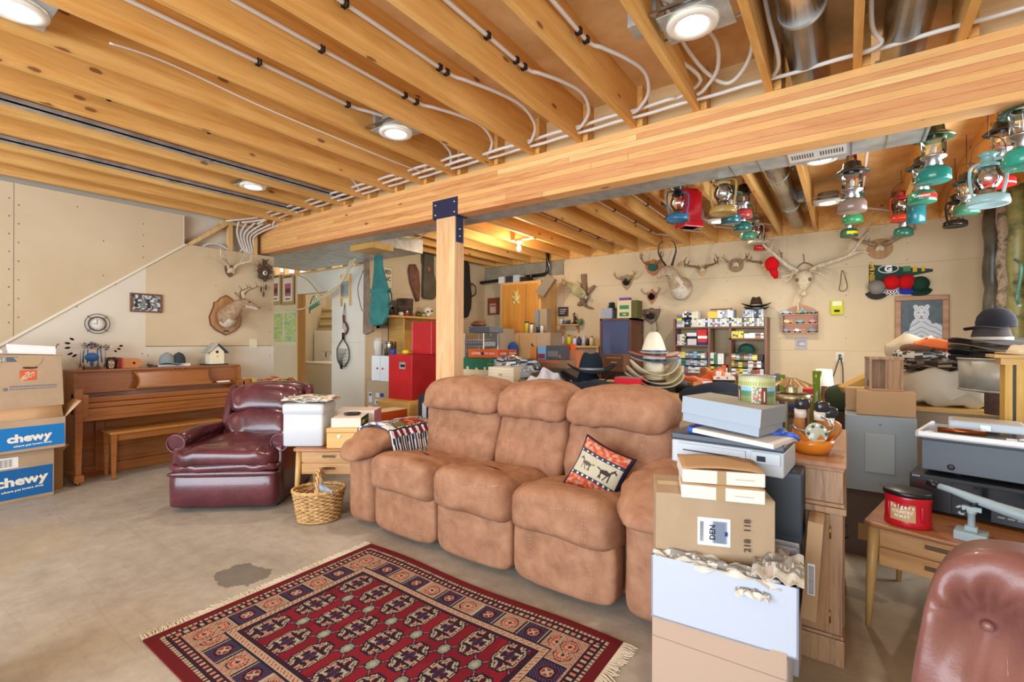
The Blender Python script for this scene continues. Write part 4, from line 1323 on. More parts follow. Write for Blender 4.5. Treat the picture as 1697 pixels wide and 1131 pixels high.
# deer head on scrolled plaque
FUR = mottled('deer_fur', '#8f7258', '#b39a7c', 26, .9, bump=.25, bscale=180, spec=.15); FURW = mottled('pale_fur', '#c7b9a2', '#e2d9c8', 26, .9, bump=.2, bscale=180, spec=.15)
t = thing('deer_head_mount', 'mounted whitetail deer head turned along the stair wall, on a scrolled wooden plaque', 'animal mount', (XW, 2.655, 1.60), PI / 2)
g = G(); g.prism(shield(.37, .49, 1), -.018, 0, 'XZ'); obj('plaque_rim', g, DARKX, t)
g = G(); g.prism(shield(.345, .465, 1), -.03, -.001, 'XZ'); obj('plaque', g, wood('plaque_wood', '#9c6c3c', '#c4935a', 'Z', .8, .4), t, bev=.003)
g = G(); g.box(-.03, .03, -.034, -.03, -.2, -.182); obj('name_plate', g, BLACK, t)
def loft(secs, n=20):
 """rings: centre, direction, half width, half height"""
 g = G()
 vs, fs = [], []
 for c, d, a, b in secs:
  d = Vector(d).normalized(); sx = d.cross(Vector((0, 0, 1)))
  if sx.length < .1: sx = Vector((1, 0, 0))
  sx.normalize(); up = sx.cross(d)
  for k in range(n):
   an = 2 * PI * k / n
   vs.append(Vector(c) + sx * a * math.cos(an) + up * b * math.sin(an))
 for i in range(len(secs) - 1):
  for k in range(n): fs.append((i * n + k, i * n + (k + 1) % n, (i + 1) * n + (k + 1) % n, (i + 1) * n + k))
 fs += [tuple(range(n))[::-1], tuple(range((len(secs) - 1) * n, len(secs) * n))]
 g.add(vs, fs, True)
 return g
# local: +x is along the wall to the right, -y out of the wall
g = loft([((-.02, -.02, -.03), (0, -1, .2), .105, .145), ((-.015, -.08, -.03), (.1, -1, .3), .10, .135), ((.0, -.14, .02), (.3, -1, .7), .085, .105), ((.03, -.19, .08), (.5, -.8, .9), .068, .085), ((.07, -.22, .13), (1, -.6, .6), .058, .07), ((.12, -.245, .145), (1, -.4, -.05), .052, .06), ((.17, -.26, .13), (1, -.3, -.3), .045, .05), ((.215, -.272, .105), (1, -.3, -.4), .03, .034), ((.25, -.28, .088), (1, -.3, -.4), .024, .025), ((.262, -.283, .083), (1, -.3, -.4), .014, .016)], 24)
M_ = BVHTree.FromPolygons([tuple(v) for v in g.v], [tuple(f) for f in g.f])
g.m = [1 if (sum((g.v[i].x for i in f)) / len(f) > .09 and sum((g.v[i].z for i in f)) / len(f) < .118 - .25 * (sum((g.v[i].x for i in f)) / len(f) - .12)) or (sum((g.v[i].z for i in f)) / len(f) < -.09) else 0 for f in g.f]
obj('head_and_neck', g, [FUR, FURW], t, sub=1)
for s in (-1, 1):
 g = G(); g.at((.085, -.235 + s * .05, .20), rz=0, rx=-s * .5, ry=-.5); g.sq((0, 0, .045), (.022, .01, .055), 1, 1, 10, 12); obj('ear', g, FURW if s < 0 else FUR, t)
 g = G(); g.sq((.145, -.252 + s * .045, .155), (.012, .007, .009), 1, 1, 8, 10); obj('eye', g, BLACK, t)
g = G(); g.sq((.262, -.284, .092), (.011, .02, .013), 1, 1, 8, 10); obj('nose', g, BLACK, t)
for s in (-1, 1):
 antler(t, Matrix.Translation((.10, -.24, .19)), [(0, s * .02, 0), (-.01, s * .05, .05), (.01, s * .10, .10), (.08, s * .12, .14), (.14, s * .10, .17)], [(.3, (.02, s * .05, .09)), (.6, (.0, s * .12, .18)), (.85, (.08, s * .12, .21))], .009, HORN)

# cuckoo clock
CARV = mottled('carved_dark_wood', '#3a271b', '#6a4a34', 20, .6, bump=.3, bscale=60)
t = thing('cuckoo_clock', 'dark carved cuckoo clock with pine cone weights beside the antlers', 'clock', (XW, 3.095, 2.16), PI / 2)
g = G(); g.prism([(-.05, -.07), (.05, -.07), (.055, .06), (0, .12), (-.055, .06)], -.07, 0, 'XZ'); obj('case', g, CARV, t)
r = random.Random(4)
for cx, cz, s_ in ((-.06, .08, .04), (.06, .08, .04), (-.07, .02, .035), (.07, .02, .035), (-.055, -.05, .035), (.055, -.05, .035), (0, -.085, .035), (0, .135, .04)):
 g = G(); P = []
 for k in range(10):
  a = k * PI / 5; rr = s_ * (1 if k % 2 else .55); P.append((cx + rr * math.cos(a), cz + rr * math.sin(a)))
 g.prism(P, -.085, -.06, 'XZ'); obj('carved_leaf', g, CARV, t)
g = G(); g.sq((0, -.075, .155), (.03, .012, .016), 1, 1, 8, 10); g.tube([(.02, -.075, .16), (.05, -.075, .185)], [.01, .003], 6); g.tube([(-.02, -.075, .16), (-.045, -.075, .18)], [.01, .003], 6); obj('carved_bird', g, CARV, t)
g = G('#e8e4da'); g.at((0, -.071, 0), rx=PI / 2).lathe([(0, .012), (.026, .012), (.028, 0)], 20); g.color('#2b1b12'); g.lathe([(0, .013), (.014, .013)], 16); obj('dial', g, SATIN, t)
for x, z in ((-.03, -.20), (.0, -.26), (.03, -.17)):
 g = G(); g.tube([(x, -.04, -.07), (x, -.04, z)], .0015, 4); obj('chain', g, CARV, t)
 g = G(); g.at((x, -.04, z)).lathe([(0, .03), (.010, .02), (.013, -.01), (.008, -.04), (0, -.05)], 10); obj('cone_weight', g, CARV, t)

# ------------------------------------------------------------------ burgundy recliner
LEA = mottled('burgundy_leather', '#3d1a22', '#54252e', 4, .27, bump=.1, bscale=90, c3='#632f37', coat=.3)
rec = thing('leather_recliner', 'burgundy leather recliner armchair beside the wooden side table', 'armchair', (-4.145, 1.996, 0), math.radians(40))
g = G(); g.sq((0, -.02, .165), (.405, .455, .135), .12, .16, 10, 48); obj('base_skirt', g, LEA, rec)
g = G(); g.sq((0, -.445, .285), (.40, .035, .03), .8, .3, 10, 40); obj('front_rail', g, LEA, rec)
def fc(p):
 q = p.copy(); q.z += wr(p, (12, 5, 5), .012, 3) + (.006 * math.sin(p.x * 60) if p.y < -.3 else 0); q.z += .02 * math.cos(p.x * 3.4)
 if p.y < -.2: q.x *= 1.10
 return q
g = G(); g.sq((0, -.12, .395), (.355, .40, .085), .5, .34, 26, 60, fc); obj('seat_cushion', g, LEA, rec)
g = G(); g.sq((0, -.34, .335), (.40, .155, .05), .7, .35, 18, 60, lambda p: p + Vector((0, 0, .008 * math.sin(p.x * 45) * (1 if p.y < 0 else 0)))); obj('leg_pad', g, LEA, rec)
for z, h, d, y, nm in ((.555, .12, .10, .26, 'lumbar_cushion'), (.765, .125, .105, .34, 'head_cushion')):
 def fk(p, z=z):
  q = p.copy(); q.y += .38 * p.z + .012 * math.sin(p.x * 30 + p.z * 12) * (1 if p.y < 0 else 0) + wr(p, (12, 4, 4), .025, z * 10); q.z += .03 * math.cos(p.x * 4.2) - .015; return q
 g = G(); g.sq((0, y, z), (.315, d, h), .6, .42, 24, 48, fk); obj(nm, g, LEA, rec)
g = G(); g.sq((0, .40, .55), (.35, .09, .33), .3, .3, 16, 40, lambda p: p + Vector((0, .38 * p.z, .03 * math.cos(p.x * 4.2)))); obj('back_shell', g, LEA, rec)
for s in (-1, 1):
 g = G(); g.sq((s * .345, .33, .58), (.035, .06, .30), .5, .5, 14, 20, lambda p: p + Vector((0, .38 * p.z, 0))); obj('back_wing', g, LEA, rec)
 g = G(); g.sq((s * .375, .02, .30), (.04, .40, .20), .2, .25, 10, 30); obj('arm_side', g, LEA, rec)
 def far(p, s=s):
  q = p.copy(); q.z += -.06 * ((p.y) / .4) ** 2 * (1 if p.y > 0 else -.1) + .02 * math.sin(p.y * 5); return q
 pts = [(s * .385, -.37 + i * .1, .50 + .02 * math.sin(i * .6) + .015 * i * .3) for i in range(8)]
 g = G(); g.tube(pts, [.062, .064, .062, .06, .058, .055, .05, .045], 20); obj('arm_roll', g, LEA, rec)
 g = G()
 for rr in (.066, ): g.tube([(s * .385 + rr * math.cos(a), -.372, .50 + rr * math.sin(a)) for a in [i * PI / 14 for i in range(28)]], .008, 6, closed=True)
 obj('arm_piping', g, LEA, rec)
 for y in (-.1, .03):
  g = G(); g.at((s * .385 - s * .056, y, .515)).sq((0, 0, 0), (.006, .010, .010), 1, 1, 6, 10); obj('button', g, LEA, rec)
g = G(); g.box(-.36, .36, -.36, .40, .0, .05); obj('foot_frame', g, BLACK, rec)

# ------------------------------------------------------------------ small side tables (a matching pair)
def side_table(loc, rz, lab, sc=1.0, w=.52, d=.38, h=.49):
 t = thing('side_table', lab, 'side table', loc, rz, 'pair of wooden side tables with tapered legs')
 g = G()
 P = [(-w / 2, -d / 2), (-w / 2 + .03, -d / 2 - .02), (0, -d / 2 - .03), (w / 2 - .03, -d / 2 - .02), (w / 2, -d / 2), (w / 2 + .01, d / 2), (-w / 2 - .01, d / 2)]
 g.prism(P, h - .022, h); obj('table_top', g, TEAKT, t, bev=.008, seg=3)
 g = G(); g.box(-w / 2 + .05, w / 2 - .05, -d / 2 + .035, d / 2 - .03, h - .20, h - .022); obj('drawer_case', g, TEAK, t)
 for k, z in enumerate((h - .105, h - .195)):
  g = G(); g.box(-w / 2 + .055, w / 2 - .055, -d / 2 + .02, -d / 2 + .035, z, z + .078); dr = obj('drawer', g, TEAK, t, bev=.002)
  g = G(); zz = z + .042
  loop = [(.052 * max(-1, min(1, 1.5 * math.cos(a))), -d / 2 + .0195, zz + .013 * max(-1, min(1, 1.3 * math.sin(a)))) for a in [i * PI / 12 for i in range(24)]]
  g.tube(loop, .0035, 6, closed=True); obj('handle_rim', g, MAPLE, dr)
  g = G('#5a3a1e'); g.prism([(p[0], p[2]) for p in loop], -d / 2 + .0175, -d / 2 + .0199, 'XZ'); obj('finger_slot', g, SATIN, dr)
 for sx in (-1, 1):
  for sy in (-1, 1):
   x, y = sx * (w / 2 - .035), sy * (d / 2 - .03)
   g = G(); g.tube([(x + sx * .02, y + sy * .012, 0), (x + sx * .01, y + sy * .006, h * .5), (x, y, h - .022)], [.011, .02, .023], 14); obj('leg', g, MAPLEL, t)
 return t
TEAKT = wood('teak_top', '#8a5530', '#b27c4c', 'X', .8, .4); MAPLEL = wood('turned_leg_wood', '#b08a50', '#cda86c', 'Z', .8, .4)
st = side_table((-3.27, 2.235, 0), math.radians(36), 'two-drawer wooden side table between the burgundy recliner and the sofa, loaded with boxes')
def on_table(x, y, z=.49):
 a = math.radians(36)
 return (-3.27 + x * math.cos(a) - y * math.sin(a), 2.235 + x * math.sin(a) + y * math.cos(a), z)
A36 = math.radians(36)
t = thing('cool_box', 'tall white plastic cool box on the wooden side table', 'cool box', on_table(-.21, -.01), A36)
PLW = flat('white_plastic', '#c2c7ce', .4)
g = G(); g.sq((0, 0, .13), (.155, .13, .13), .12, .14, 8, 40); obj('body', g, PLW, t)
g = G(); g.sq((0, 0, .285), (.16, .135, .045), .25, .14, 10, 40); obj('lid', g, PLW, t)
g = G('#d8d2c6')
for k in range(5):
 g.at((0, 0, .335 + k * .006), rz=.12 * k - .2).sheet(lambda u, v: Vector((-.17 + .36 * u, -.12 + .24 * v, .006 * math.sin(u * 9 + k) + .004 * math.sin(v * 7))), 14, 8, colfn=lambda u, v: ('#cfc7ba', '#8e8a84', '#e6e0d4', '#c58f6a')[int(abs(nz((u * 9, v * 7, k))) * 9) % 4])
obj_ = solo('newspaper', g, CARD, 'folded newspapers lying on the white cool box', 'newspaper', solid=.003)
obj_.location = (on_table(-.2, 0)[0], on_table(-.2, 0)[1], .49 + .332); obj_.rotation_euler.z = A36
t = thing('wooden_box', 'varnished dovetailed wooden box with a small pale knob plate on the side table', 'box', on_table(.10, -.06), A36)
g = G(); g.box(-.115, .115, -.12, .15, 0, .115); obj('body', g, MAPLE, t, bev=.003)
g = G(); g.box(-.117, .117, -.122, .152, .117, .15); obj('lid', g, MAPLE, t, bev=.003)
g = G('#f0e8d8'); g.at((-.02, -.1225, .09), rx=PI / 2).lathe([(0, .004), (.014, .003), (.015, 0)], 12); obj('escutcheon', g, SATIN, t)
t = thing('game_box', 'shallow cream box with a dark green side on top of the varnished wooden box', 'box', on_table(.12, -.03, .641), math.radians(40))
g = G('#ddd2c4'); g.box(-.115, .105, -.13, .13, 0, .072, {'+x': '#1f3430'}); obj('body', g, CARD, t, bev=.002)
g = G('#c8b04a')
for i in range(3): g.box(.1055, .1065, -.10 + .03 * i, -.075 + .03 * i, .02, .05)
g.color('#8aa090'); g.box(.1055, .1065, .0, .1, .03, .036); g.box(.1055, .1065, .02, .08, .045, .049); obj('side_print', g, CARD, t)
g = G('#2a2326'); g.sq((0, 0, .014), (.065, .022, .014), .8, .6, 10, 20)
o = solo('glasses_case', g, GLOSS, 'dark glasses case on the shallow cream box', 'case'); o.location = on_table(.13, -.03, .714); o.rotation_euler.z = 1.0
t = thing('gift_box', 'white box with a pink flowered side, at the rear of the side table', 'box', on_table(.02, .235, .0), A36)
t.location.z = .49
g = G(); g.box(-.13, .15, -.075, .075, 0, .22);
g = G('#e9e2e0'); g.box(-.13, .19, -.11, .11, .12, .235, {'+x': '#c98aa4', '+z': '#d8c6bc'}); g.box(-.12, .18, -.10, .10, 0, .12); obj('body', g, CARD, t, bev=.002)
g = G('#c9b8d8'); g.box(-.10, .14, -.1115, -.1105, .13, .16); g.color('#a8c8a0'); g.box(-.05, .05, -.112, -.111, .14, .152); obj('floral_strip', g, CARD, t)
t.location = on_table(.06, .26, .49)
for o_ in t.children:
 pass

# wicker basket
WICK = mottled('wicker', '#a87b48', '#dcb67e', 30, .6, bump=.2)
t = thing('wicker_basket', 'oval wicker basket with a hoop handle and a magazine, before the side table', 'basket', (-3.12, 1.985, 0), math.radians(50))
g = G()
rings = 15
for k in range(rings):
 z = .012 + k * .2 / rings
 a_, b_ = .135 + .035 * k / rings, .105 + .028 * k / rings
 g.tube([((a_ + .007 * (1 if (i // 2 + k) % 2 else -1)) * math.cos(2 * PI * i / 56), (b_ + .007 * (1 if (i // 2 + k) % 2 else -1)) * math.sin(2 * PI * i / 56), z) for i in range(56)], .0075, 5, closed=True)
g.lathe([(0, .004), (.13, .004)], 30, sy=.78); g.lathe([(.128, .01), (.160, .21)], 40, sy=.78)
obj('woven_body', g, WICK, t)
g = G()
for ph in (0, PI):
 g.tube([(.178 * math.cos(2 * PI * i / 80) + 0, .14 * math.sin(2 * PI * i / 80), .222 + .007 * math.sin(i * .9 + ph)) for i in range(80)], .009, 6, closed=True)
g.tube([((.158) * math.cos(2 * PI * i / 60), .124 * math.sin(2 * PI * i / 60), .115 + .003 * math.sin(i * 1.5)) for i in range(60)], .0075, 6, closed=True)
g.tube([((.14) * math.cos(2 * PI * i / 60), .108 * math.sin(2 * PI * i / 60), .012) for i in range(60)], .009, 6, closed=True)
obj('braided_rim', g, WICK, t)
for ph in (0, 2.1, 4.2):
 pass
g = G()
for ph in (0, PI):
 g.tube([(.008 * math.cos(i * .8 + ph), -.135 * math.cos(i * PI / 40), .19 + .17 * math.sin(i * PI / 40) + .008 * math.sin(i * .8 + ph)) for i in range(41)], .0085, 6)
obj('hoop_handle', g, WICK, t)
g = G('#7fa6d0'); g.at((.06, .03, .16), rx=.5, ry=.35, rz=.2); g.box(-.07, .07, -.004, .004, -.09, .12, {'-y': '#b7cfe6'}); g.color('#e8eef4'); g.box(-.05, .05, -.005, -.004, .05, .10); g.color('#3c6ca8'); g.box(-.05, .04, -.006, -.005, .02, .035)
o = solo('magazine', g, GLOSS, 'blue and white magazine standing in the wicker basket', 'magazine');
o.location = Vector(o.location) + Vector((-3.12, 1.985, .0))

# crate and cords by the recliner
g = G(); g.box(-5.74, -5.42, 2.72, 2.76, .60, .86); g.box(-5.74, -5.42, 3.1, 3.14, .6, .86); g.box(-5.74, -5.42, 2.76, 3.1, .6, .62)
t = thing('cord_box', 'open carton full of tangled orange cord behind the burgundy recliner', 'box', (-5.55, 2.95, 0))
g = G(); g.box(-5.78, -5.38, 2.76, 3.2, 0, .74); obj('carton', g, KRAFT, t, world=True, bev=.004)
g = G('#b5562e')
r = random.Random(3)
for k in range(16):
 cx, cy, rr = r.uniform(-5.66, -5.48), r.uniform(2.88, 3.08), r.uniform(.07, .16)
 g.color(('#b8562c', '#c56b3a', '#9c4426', '#c98a5a', '#d0b890')[k % 5])
 g.tube([(cx + rr * math.cos(i * PI / 9), cy + rr * math.sin(i * PI / 9) * 1.1, .765 + .03 * math.sin(i * .7 + k) + .004 * k) for i in range(18)], .007, 5, closed=True)
o = solo('extension_cord', g, SATIN, 'tangle of orange extension cord heaped in the carton behind the recliner', 'cord')
g = G(); g.box(-5.82, -5.56, 2.695, 2.745, .0, .86)
solo('wooden_board', g, MAPLE, 'upright pale board between the piano end and the box of cords', 'board', bev=.003)

# ------------------------------------------------------------------ generic box with printed patches
def bx(lab, loc, size, rz=0, col=None, cols=None, name='box', cat='box', group=None, deco=(), bev=.003, m=None, rx=0, ry=0):
 """deco: (face, a0, a1, z0, z1, colour) or (face+'T', a, z, size, string, colour[, turn]); faces F = -Y, R = +X, T = top"""
 w_, d_, h_ = size
 g = G(col or '#808080'); g.uc = col is not None or cols is not None
 g.box(-w_ / 2, w_ / 2, -d_ / 2, d_ / 2, 0, h_, cols)
 m = m or (CARD if g.uc else KRAFT)
 if not deco:
  o = obj(name, g, m, loc=loc, bev=bev, rot=(rx, ry, rz))
  return tag(o, lab, cat, group)
 t = thing(name, lab, cat, loc, rz, group, rx=rx, ry=ry)
 obj('body', g, m, t, bev=bev)
 g = G()
 e = .0006
 for q in deco:
  f = q[0]
  if len(f) == 1:
   _, a0, a1, z0, z1, c = q
   g.color(c)
   e += .0002
   if f == 'F': g.box(a0, a1, -d_ / 2 - e, -d_ / 2 - e + .0004, z0, z1)
   elif f == 'R': g.box(w_ / 2 + e - .0004, w_ / 2 + e, a0, a1, z0, z1)
   elif f == 'L': g.box(-w_ / 2 - e, -w_ / 2 - e + .0004, a0, a1, z0, z1)
   else: g.box(a0, a1, z0, z1, h_ + e - .0004, h_ + e)
  else:
   a, z, sz, s, c = q[1:6]
   tilt = q[6] if len(q) > 6 else 0
   e += .0004
   letter(g, s, sz, facing_my(a, -d_ / 2 - e, z, tilt) if f[0] == 'F' else (facing_x(w_ / 2 + e, a, z, tilt) if f[0] == 'R' else Matrix.Translation((a, z, h_ + e)) @ Matrix.Rotation(tilt, 4, 'Z')), c, 1.05, .0004)
 obj('printed_marks', g, CARD, t)
 return t
# ------------------------------------------------------------------ cartons in front of the oak cabinet
A_ = math.radians
bx('bottom pinkish brown carton under the white carton in front of the sofa arm', (-.37, 1.90, 0), (.43, .36, .31), A_(2), '#b39a86', deco=[('F', -.215, .215, .222, .224, '#8a7462'), ('R', -.18, .18, .0, .29, '#cfd3da')], name='cardboard_box')
WHC = flat('white_carton', '#b4bccb', .65)
t = thing('open_carton', 'white carton stuffed with crumpled newspaper, in front of the sofa arm', 'box', (-.36, 1.885, .298), A_(4))
g = G(); w_, d_, h_ = .23, .17, .225
for a in ((-w_, w_, -d_, -d_ + .006, 0, h_), (-w_, w_, d_ - .006, d_, 0, h_), (-w_, -w_ + .006, -d_, d_, 0, h_ + .0), (w_ - .006, w_, -d_, d_, 0, h_), (-w_, w_, -d_, d_, 0, .006)): g.box(*a)
obj('carton', g, WHC, t)
def newscol(u, v):
 return '#8d8c86' if int(v * 46) % 3 == 0 and nz((u * 12, v * 30, 0)) > -.12 else ('#cfccc2' if nz((u * 3, v * 3, 5)) > -.2 else '#b6a797')
for k, (cx, cy, cz, sx, sy, ph) in enumerate(((-.12, -.12, .215, .11, .05, 0), (.05, -.135, .212, .13, .045, 2), (.17, -.06, .235, .075, .12, 4), (.0, .08, .21, .20, .08, 6), (.10, -.172, .19, .05, .03, 8))):
 g = G()
 g.at((cx, cy, cz)).sheet(lambda u, v: Vector(((u - .5) * 2 * sx, (v - .5) * 2 * sy, .02 * math.cos((u - .5) * 2.6) * math.cos((v - .5) * 2.6) + .022 * nz((u * 5 + ph, v * 5, ph)) - (.02 if k == 4 else 0))), 26, 16, colfn=newscol, sm=False)
 tag(obj('newspaper', g, CARD, loc=t.location, rot=t.rotation_euler, solid=.0015), ('crumpled newspaper sheet at the sofa end of the white carton', 'crumpled newspaper along the front lip of the white carton', 'wad of newspaper at the cabinet end of the white carton', 'newspaper under the taped brown box', 'torn newspaper corner folded over the lip of the white carton')[k], 'newspaper')
t = bx('taped brown carton with a white shipping label and handwritten numbers', (-.431, 1.927, .478), (.40, .25, .262), A_(20.5), deco=[('F', -.055, .055, .085, .185, '#e4e6ea'), ('T', -.19, .19, -.02, .03, '#c9b294'), ('F', -.005, .045, .095, .175, '#9fa9bb')]
 + [('F', -.047 + 0, -.035, .10 + .0045 * k, .1025 + .0045 * k, '#4a4d55') for k in range(16)] + [('F', .0 + .005 * k, .002 + .005 * k, .097, .173, '#6d7890') for k in range(8)] + [('F', .036, .045, .125, .14, '#1f3f7a'),
 ('FT', -.005, .135, .026, 'DEN', '#23262c', PI / 2), ('FT', .11, .17, .03, '118', '#4a4038', PI / 2), ('FT', .11, .10, .03, '218', '#4a4038', PI / 2)], name='cardboard_box')
for k, (z, lab, dx, dz_) in enumerate(((.742, 'lower of two grubby white flat boxes on the taped carton', 0, 0), (.796, 'upper of two white flat boxes, its brown lid bowed open', -.005, .01))):
 t = thing('flat_box', lab, 'box', (-.385 + dx, 1.875 + k * .01, z), A_(18 + 3 * k))
 g = G('#d9d4ca'); g.box(-.135, .135, -.11, .11, 0, .048, {'+z': '#b08f6c', '+x': '#dcd8d0'}); obj('body', g, CARD, t, bev=.003)
 g = G('#b39068')
 g.sheet(lambda u, v: Vector((-.135 + .27 * u, -.115 + .22 * v, .050 + dz_ * math.sin(u * PI) * (1 - v * .5) + .003 * nz((u * 4, v * 4, k)))), 12, 6); obj('lid', g, CARD, t, solid=.003)
 g = G('#a58c68'); g.box(-.02, .01, -.1106, -.11, .0, .048); g.color('#b5aca0').box(.04, .10, -.1108, -.1104, .02, .023); obj('tape_and_writing', g, CARD, t)
# dark unit, printer, papers, grey box
t = thing('computer_tower', 'dark grey ribbed computer case under the white printer', 'computer', (-.36, 2.205, .0))
g = G('#2e3a44'); g.box(-.215, .225, -.08, .075, .52, .79); g.color('#b9c0cc'); g.box(-.21, .215, -.078, .073, 0, .52)
obj('case', g, SATIN, t, bev=.006)
g = G('#232d35')
for k in range(22): g.box(.225, .2265, -.07, .065, .54 + .011 * k, .545 + .011 * k)
g.box(.08, .22, -.0815, -.08, .54, .77)
obj('side_grille', g, SATIN, t)
PRW = flat('printer_white', '#b4bcc4', .4); PRD = flat('printer_dark', '#3b4450', .35)
t = thing('printer', 'white office printer with a dark lid, under the slanting pale grey box', 'printer', (-.385, 2.155, .792), A_(-4))
g = G(); g.box(-.21, .21, -.14, .115, 0, .095); obj('body', g, PRW, t, bev=.008, seg=3)
g = G(); g.box(-.214, .214, -.143, .118, .096, .124); obj('scanner_lid', g, PRD, t, bev=.008, seg=3)
g = G(); g.box(-.18, .08, -.146, -.14, .03, .085); obj('output_slot', g, PRW, t, bev=.002)
g = G(); g.box(.10, .20, -.147, -.14, .045, .09); obj('control_panel', g, PRW, t, bev=.003)
g = G('#2b3440'); g.box(.12, .15, -.1485, -.147, .055, .075); g.box(-.16, .06, -.1468, -.146, .055, .06); obj('dark_inset', g, GLOSS, t)
BLU = flat('blue_nitrile', '#2f5fc4', .45)
g = G(); g.at((-.50, 2.08, .93)); g.sq((0, 0, 0), (.05, .05, .014), .8, .8, 12, 20, lambda p: p + Vector((0, 0, .012 * nz(p, 30))))
solo('rubber_glove', g, BLU, 'crumpled blue glove sticking out at the sofa end under the pale grey box', 'glove')
g = G(); g.at((-.235, 2.15, .93)); g.sq((0, 0, .01), (.045, .05, .022), .8, .8, 12, 20, lambda p: p + Vector((0, 0, .014 * nz(p, 30)))); g.tube([(.03, -.02, 0), (.07, -.03, .01), (.09, -.02, -.01)], [.014, .01, .006], 8)
solo('rubber_glove', g, BLU, 'crumpled blue glove at the cabinet end under the pale grey box', 'glove')
g = G('#dcd6d0'); g.at((-.34, 2.07, .921), rz=A_(-14), ry=.05); g.box(-.15, .16, -.11, .12, 0, .018)
solo('paper_stack', g, CARD, 'wad of pale papers sandwiched between the printer lid and the slanting grey box', 'paper', bev=.002)
t = thing('shoe_box', 'pale blue-grey lidded box slanting on top of the printer', 'box', (-.385, 2.11, .955), A_(-15), ry=.07)
g = G('#9caab8'); g.box(-.155, .155, -.11, .11, 0, .05, {'+x': '#8b8f93'}); obj('body', g, CARD, t, bev=.002)
g = G('#9fadbb'); g.box(-.16, .16, -.115, .115, .035, .105, {'+x': '#8b8f93', '+z': '#9c9a90'}); obj('lid', g, CARD, t, bev=.002)
# printed tin
def tincol(u, v):
 a = (u * 4) % 1
 if v > .9: return '#b9b58a'
 if v > .62: return '#b8bf86' if abs(v - .75) > .05 or int(u * 90) % 2 else '#8f9a5c'
 if a < .45: return '#7fb6d4' if v > .48 else ('#4f7a5a' if v > .3 else '#7a8a52')
 if a < .52: return '#c9c690'
 if a < .8: return ('#b8503c', '#4f8a64', '#88b8cc', '#d8d0a4')[int(abs(nz((u * 40, v * 12, 1))) * 11) % 4]
 return '#6b3a30' if (abs(a - .9) > .03 or v > .5 or v < .15) else '#e4e0d0'
t = thing('picture_tin', 'round yellow-green tin printed with landscape pictures on the slanting grey box', 'tin', (-.300, 2.165, 1.045), 0)
g = G(); g.at(rz=2.3); g.sheet(lambda u, v: Vector((.068 * math.cos(2 * PI * u), .068 * math.sin(2 * PI * u), .115 * v)), 96, 22, colfn=tincol); g.color('#6e6a50'); g.at().lathe([(0, .002), (.067, .002)], 24); g.color('#8f8a70'); g.lathe([(.067, .11), (.0655, .006), (0, .005)], 24)
obj('tin_body', g, SATIN, t)
g = G(); g.tube([(.069 * math.cos(a), .069 * math.sin(a), .115) for a in [i * PI / 20 for i in range(40)]], .0025, 6, closed=True); obj('rolled_rim', g, GALV, t)

# oak cabinet
cab = thing('oak_cabinet', 'tall narrow oak cabinet with dark grain behind the stacked cartons', 'cabinet', (-.18, 2.75, 0))
g = G(); g.box(-.352, -.008, 2.31, 3.2, .1, .79); obj('carcass', g, OAK, cab, world=True)
for z0, z1, o_, nm in ((0, .105, .014, 'base_moulding'), (.105, .118, .007, 'base_bead'), (.61, .635, .024, 'waist_moulding'), (.635, .65, .012, 'waist_bead'), (.778, .795, .010, 'top_bead'), (.795, .815, .024, 'top_board')):
 g = G(); g.box(-.352 - o_, -.008 + o_ * .5, 2.31 - o_ - .004, 3.2, z0, z1); obj(nm, g, OAKX if z1 > .79 else OAK, cab, world=True, bev=.003)
dr = None
g = G(); g.box(-.345, -.052, 2.298, 2.31, .125, .60); dr = obj('door', g, wood('oak_door', '#5e3e28', '#a67e58', 'Z', .8, .4, c3='#8c6646'), cab, world=True, bev=.003)
for z in (.19, .53):
 g = G(); g.tube([(-.050, 2.30, z - .025), (-.050, 2.30, z + .025)], .0035, 6); obj('hinge', g, BRASS, dr, world=False); cab.children[-1].name
for o in [o for o in bpy.data.objects if o.name.startswith('hinge')]:
 o.data.transform(Matrix.Translation(-Vector(cab.location)))
g = G(); g.box(-.008, -.002, 2.36, 3.1, .13, .58); obj('side_door', g, OAK, cab, world=True, bev=.003)
g = G(); g.tube([(.0, 2.5, .45), (.012, 2.5, .46), (.012, 2.5, .50), (.0, 2.5, .51)], .004, 6); obj('pull', g, BLACK, cab, world=True)
g = G('#b08e6a'); g.at((-.115, 2.2, .23), ry=.06); g.box(-.025, .025, -.06, .08, 0, .38)
t = solo('cardboard_box', g, CARD, 'slim upright brown carton wedged between the white carton and the oak cabinet', 'box')
g = G('#e6e6e6'); g.at((-.106, 2.138, .33)); g.box(-.012, .012, -.001, 0, 0, .12); g.color('#50545c')
for k in range(18): g.box(-.009, .009, -.0015, -.001, .005 + .006 * k, .008 + .006 * k)
q = obj('barcode_label', g, CARD, t, world=False); q.data.transform(Matrix.Translation(-Vector(t.location)))

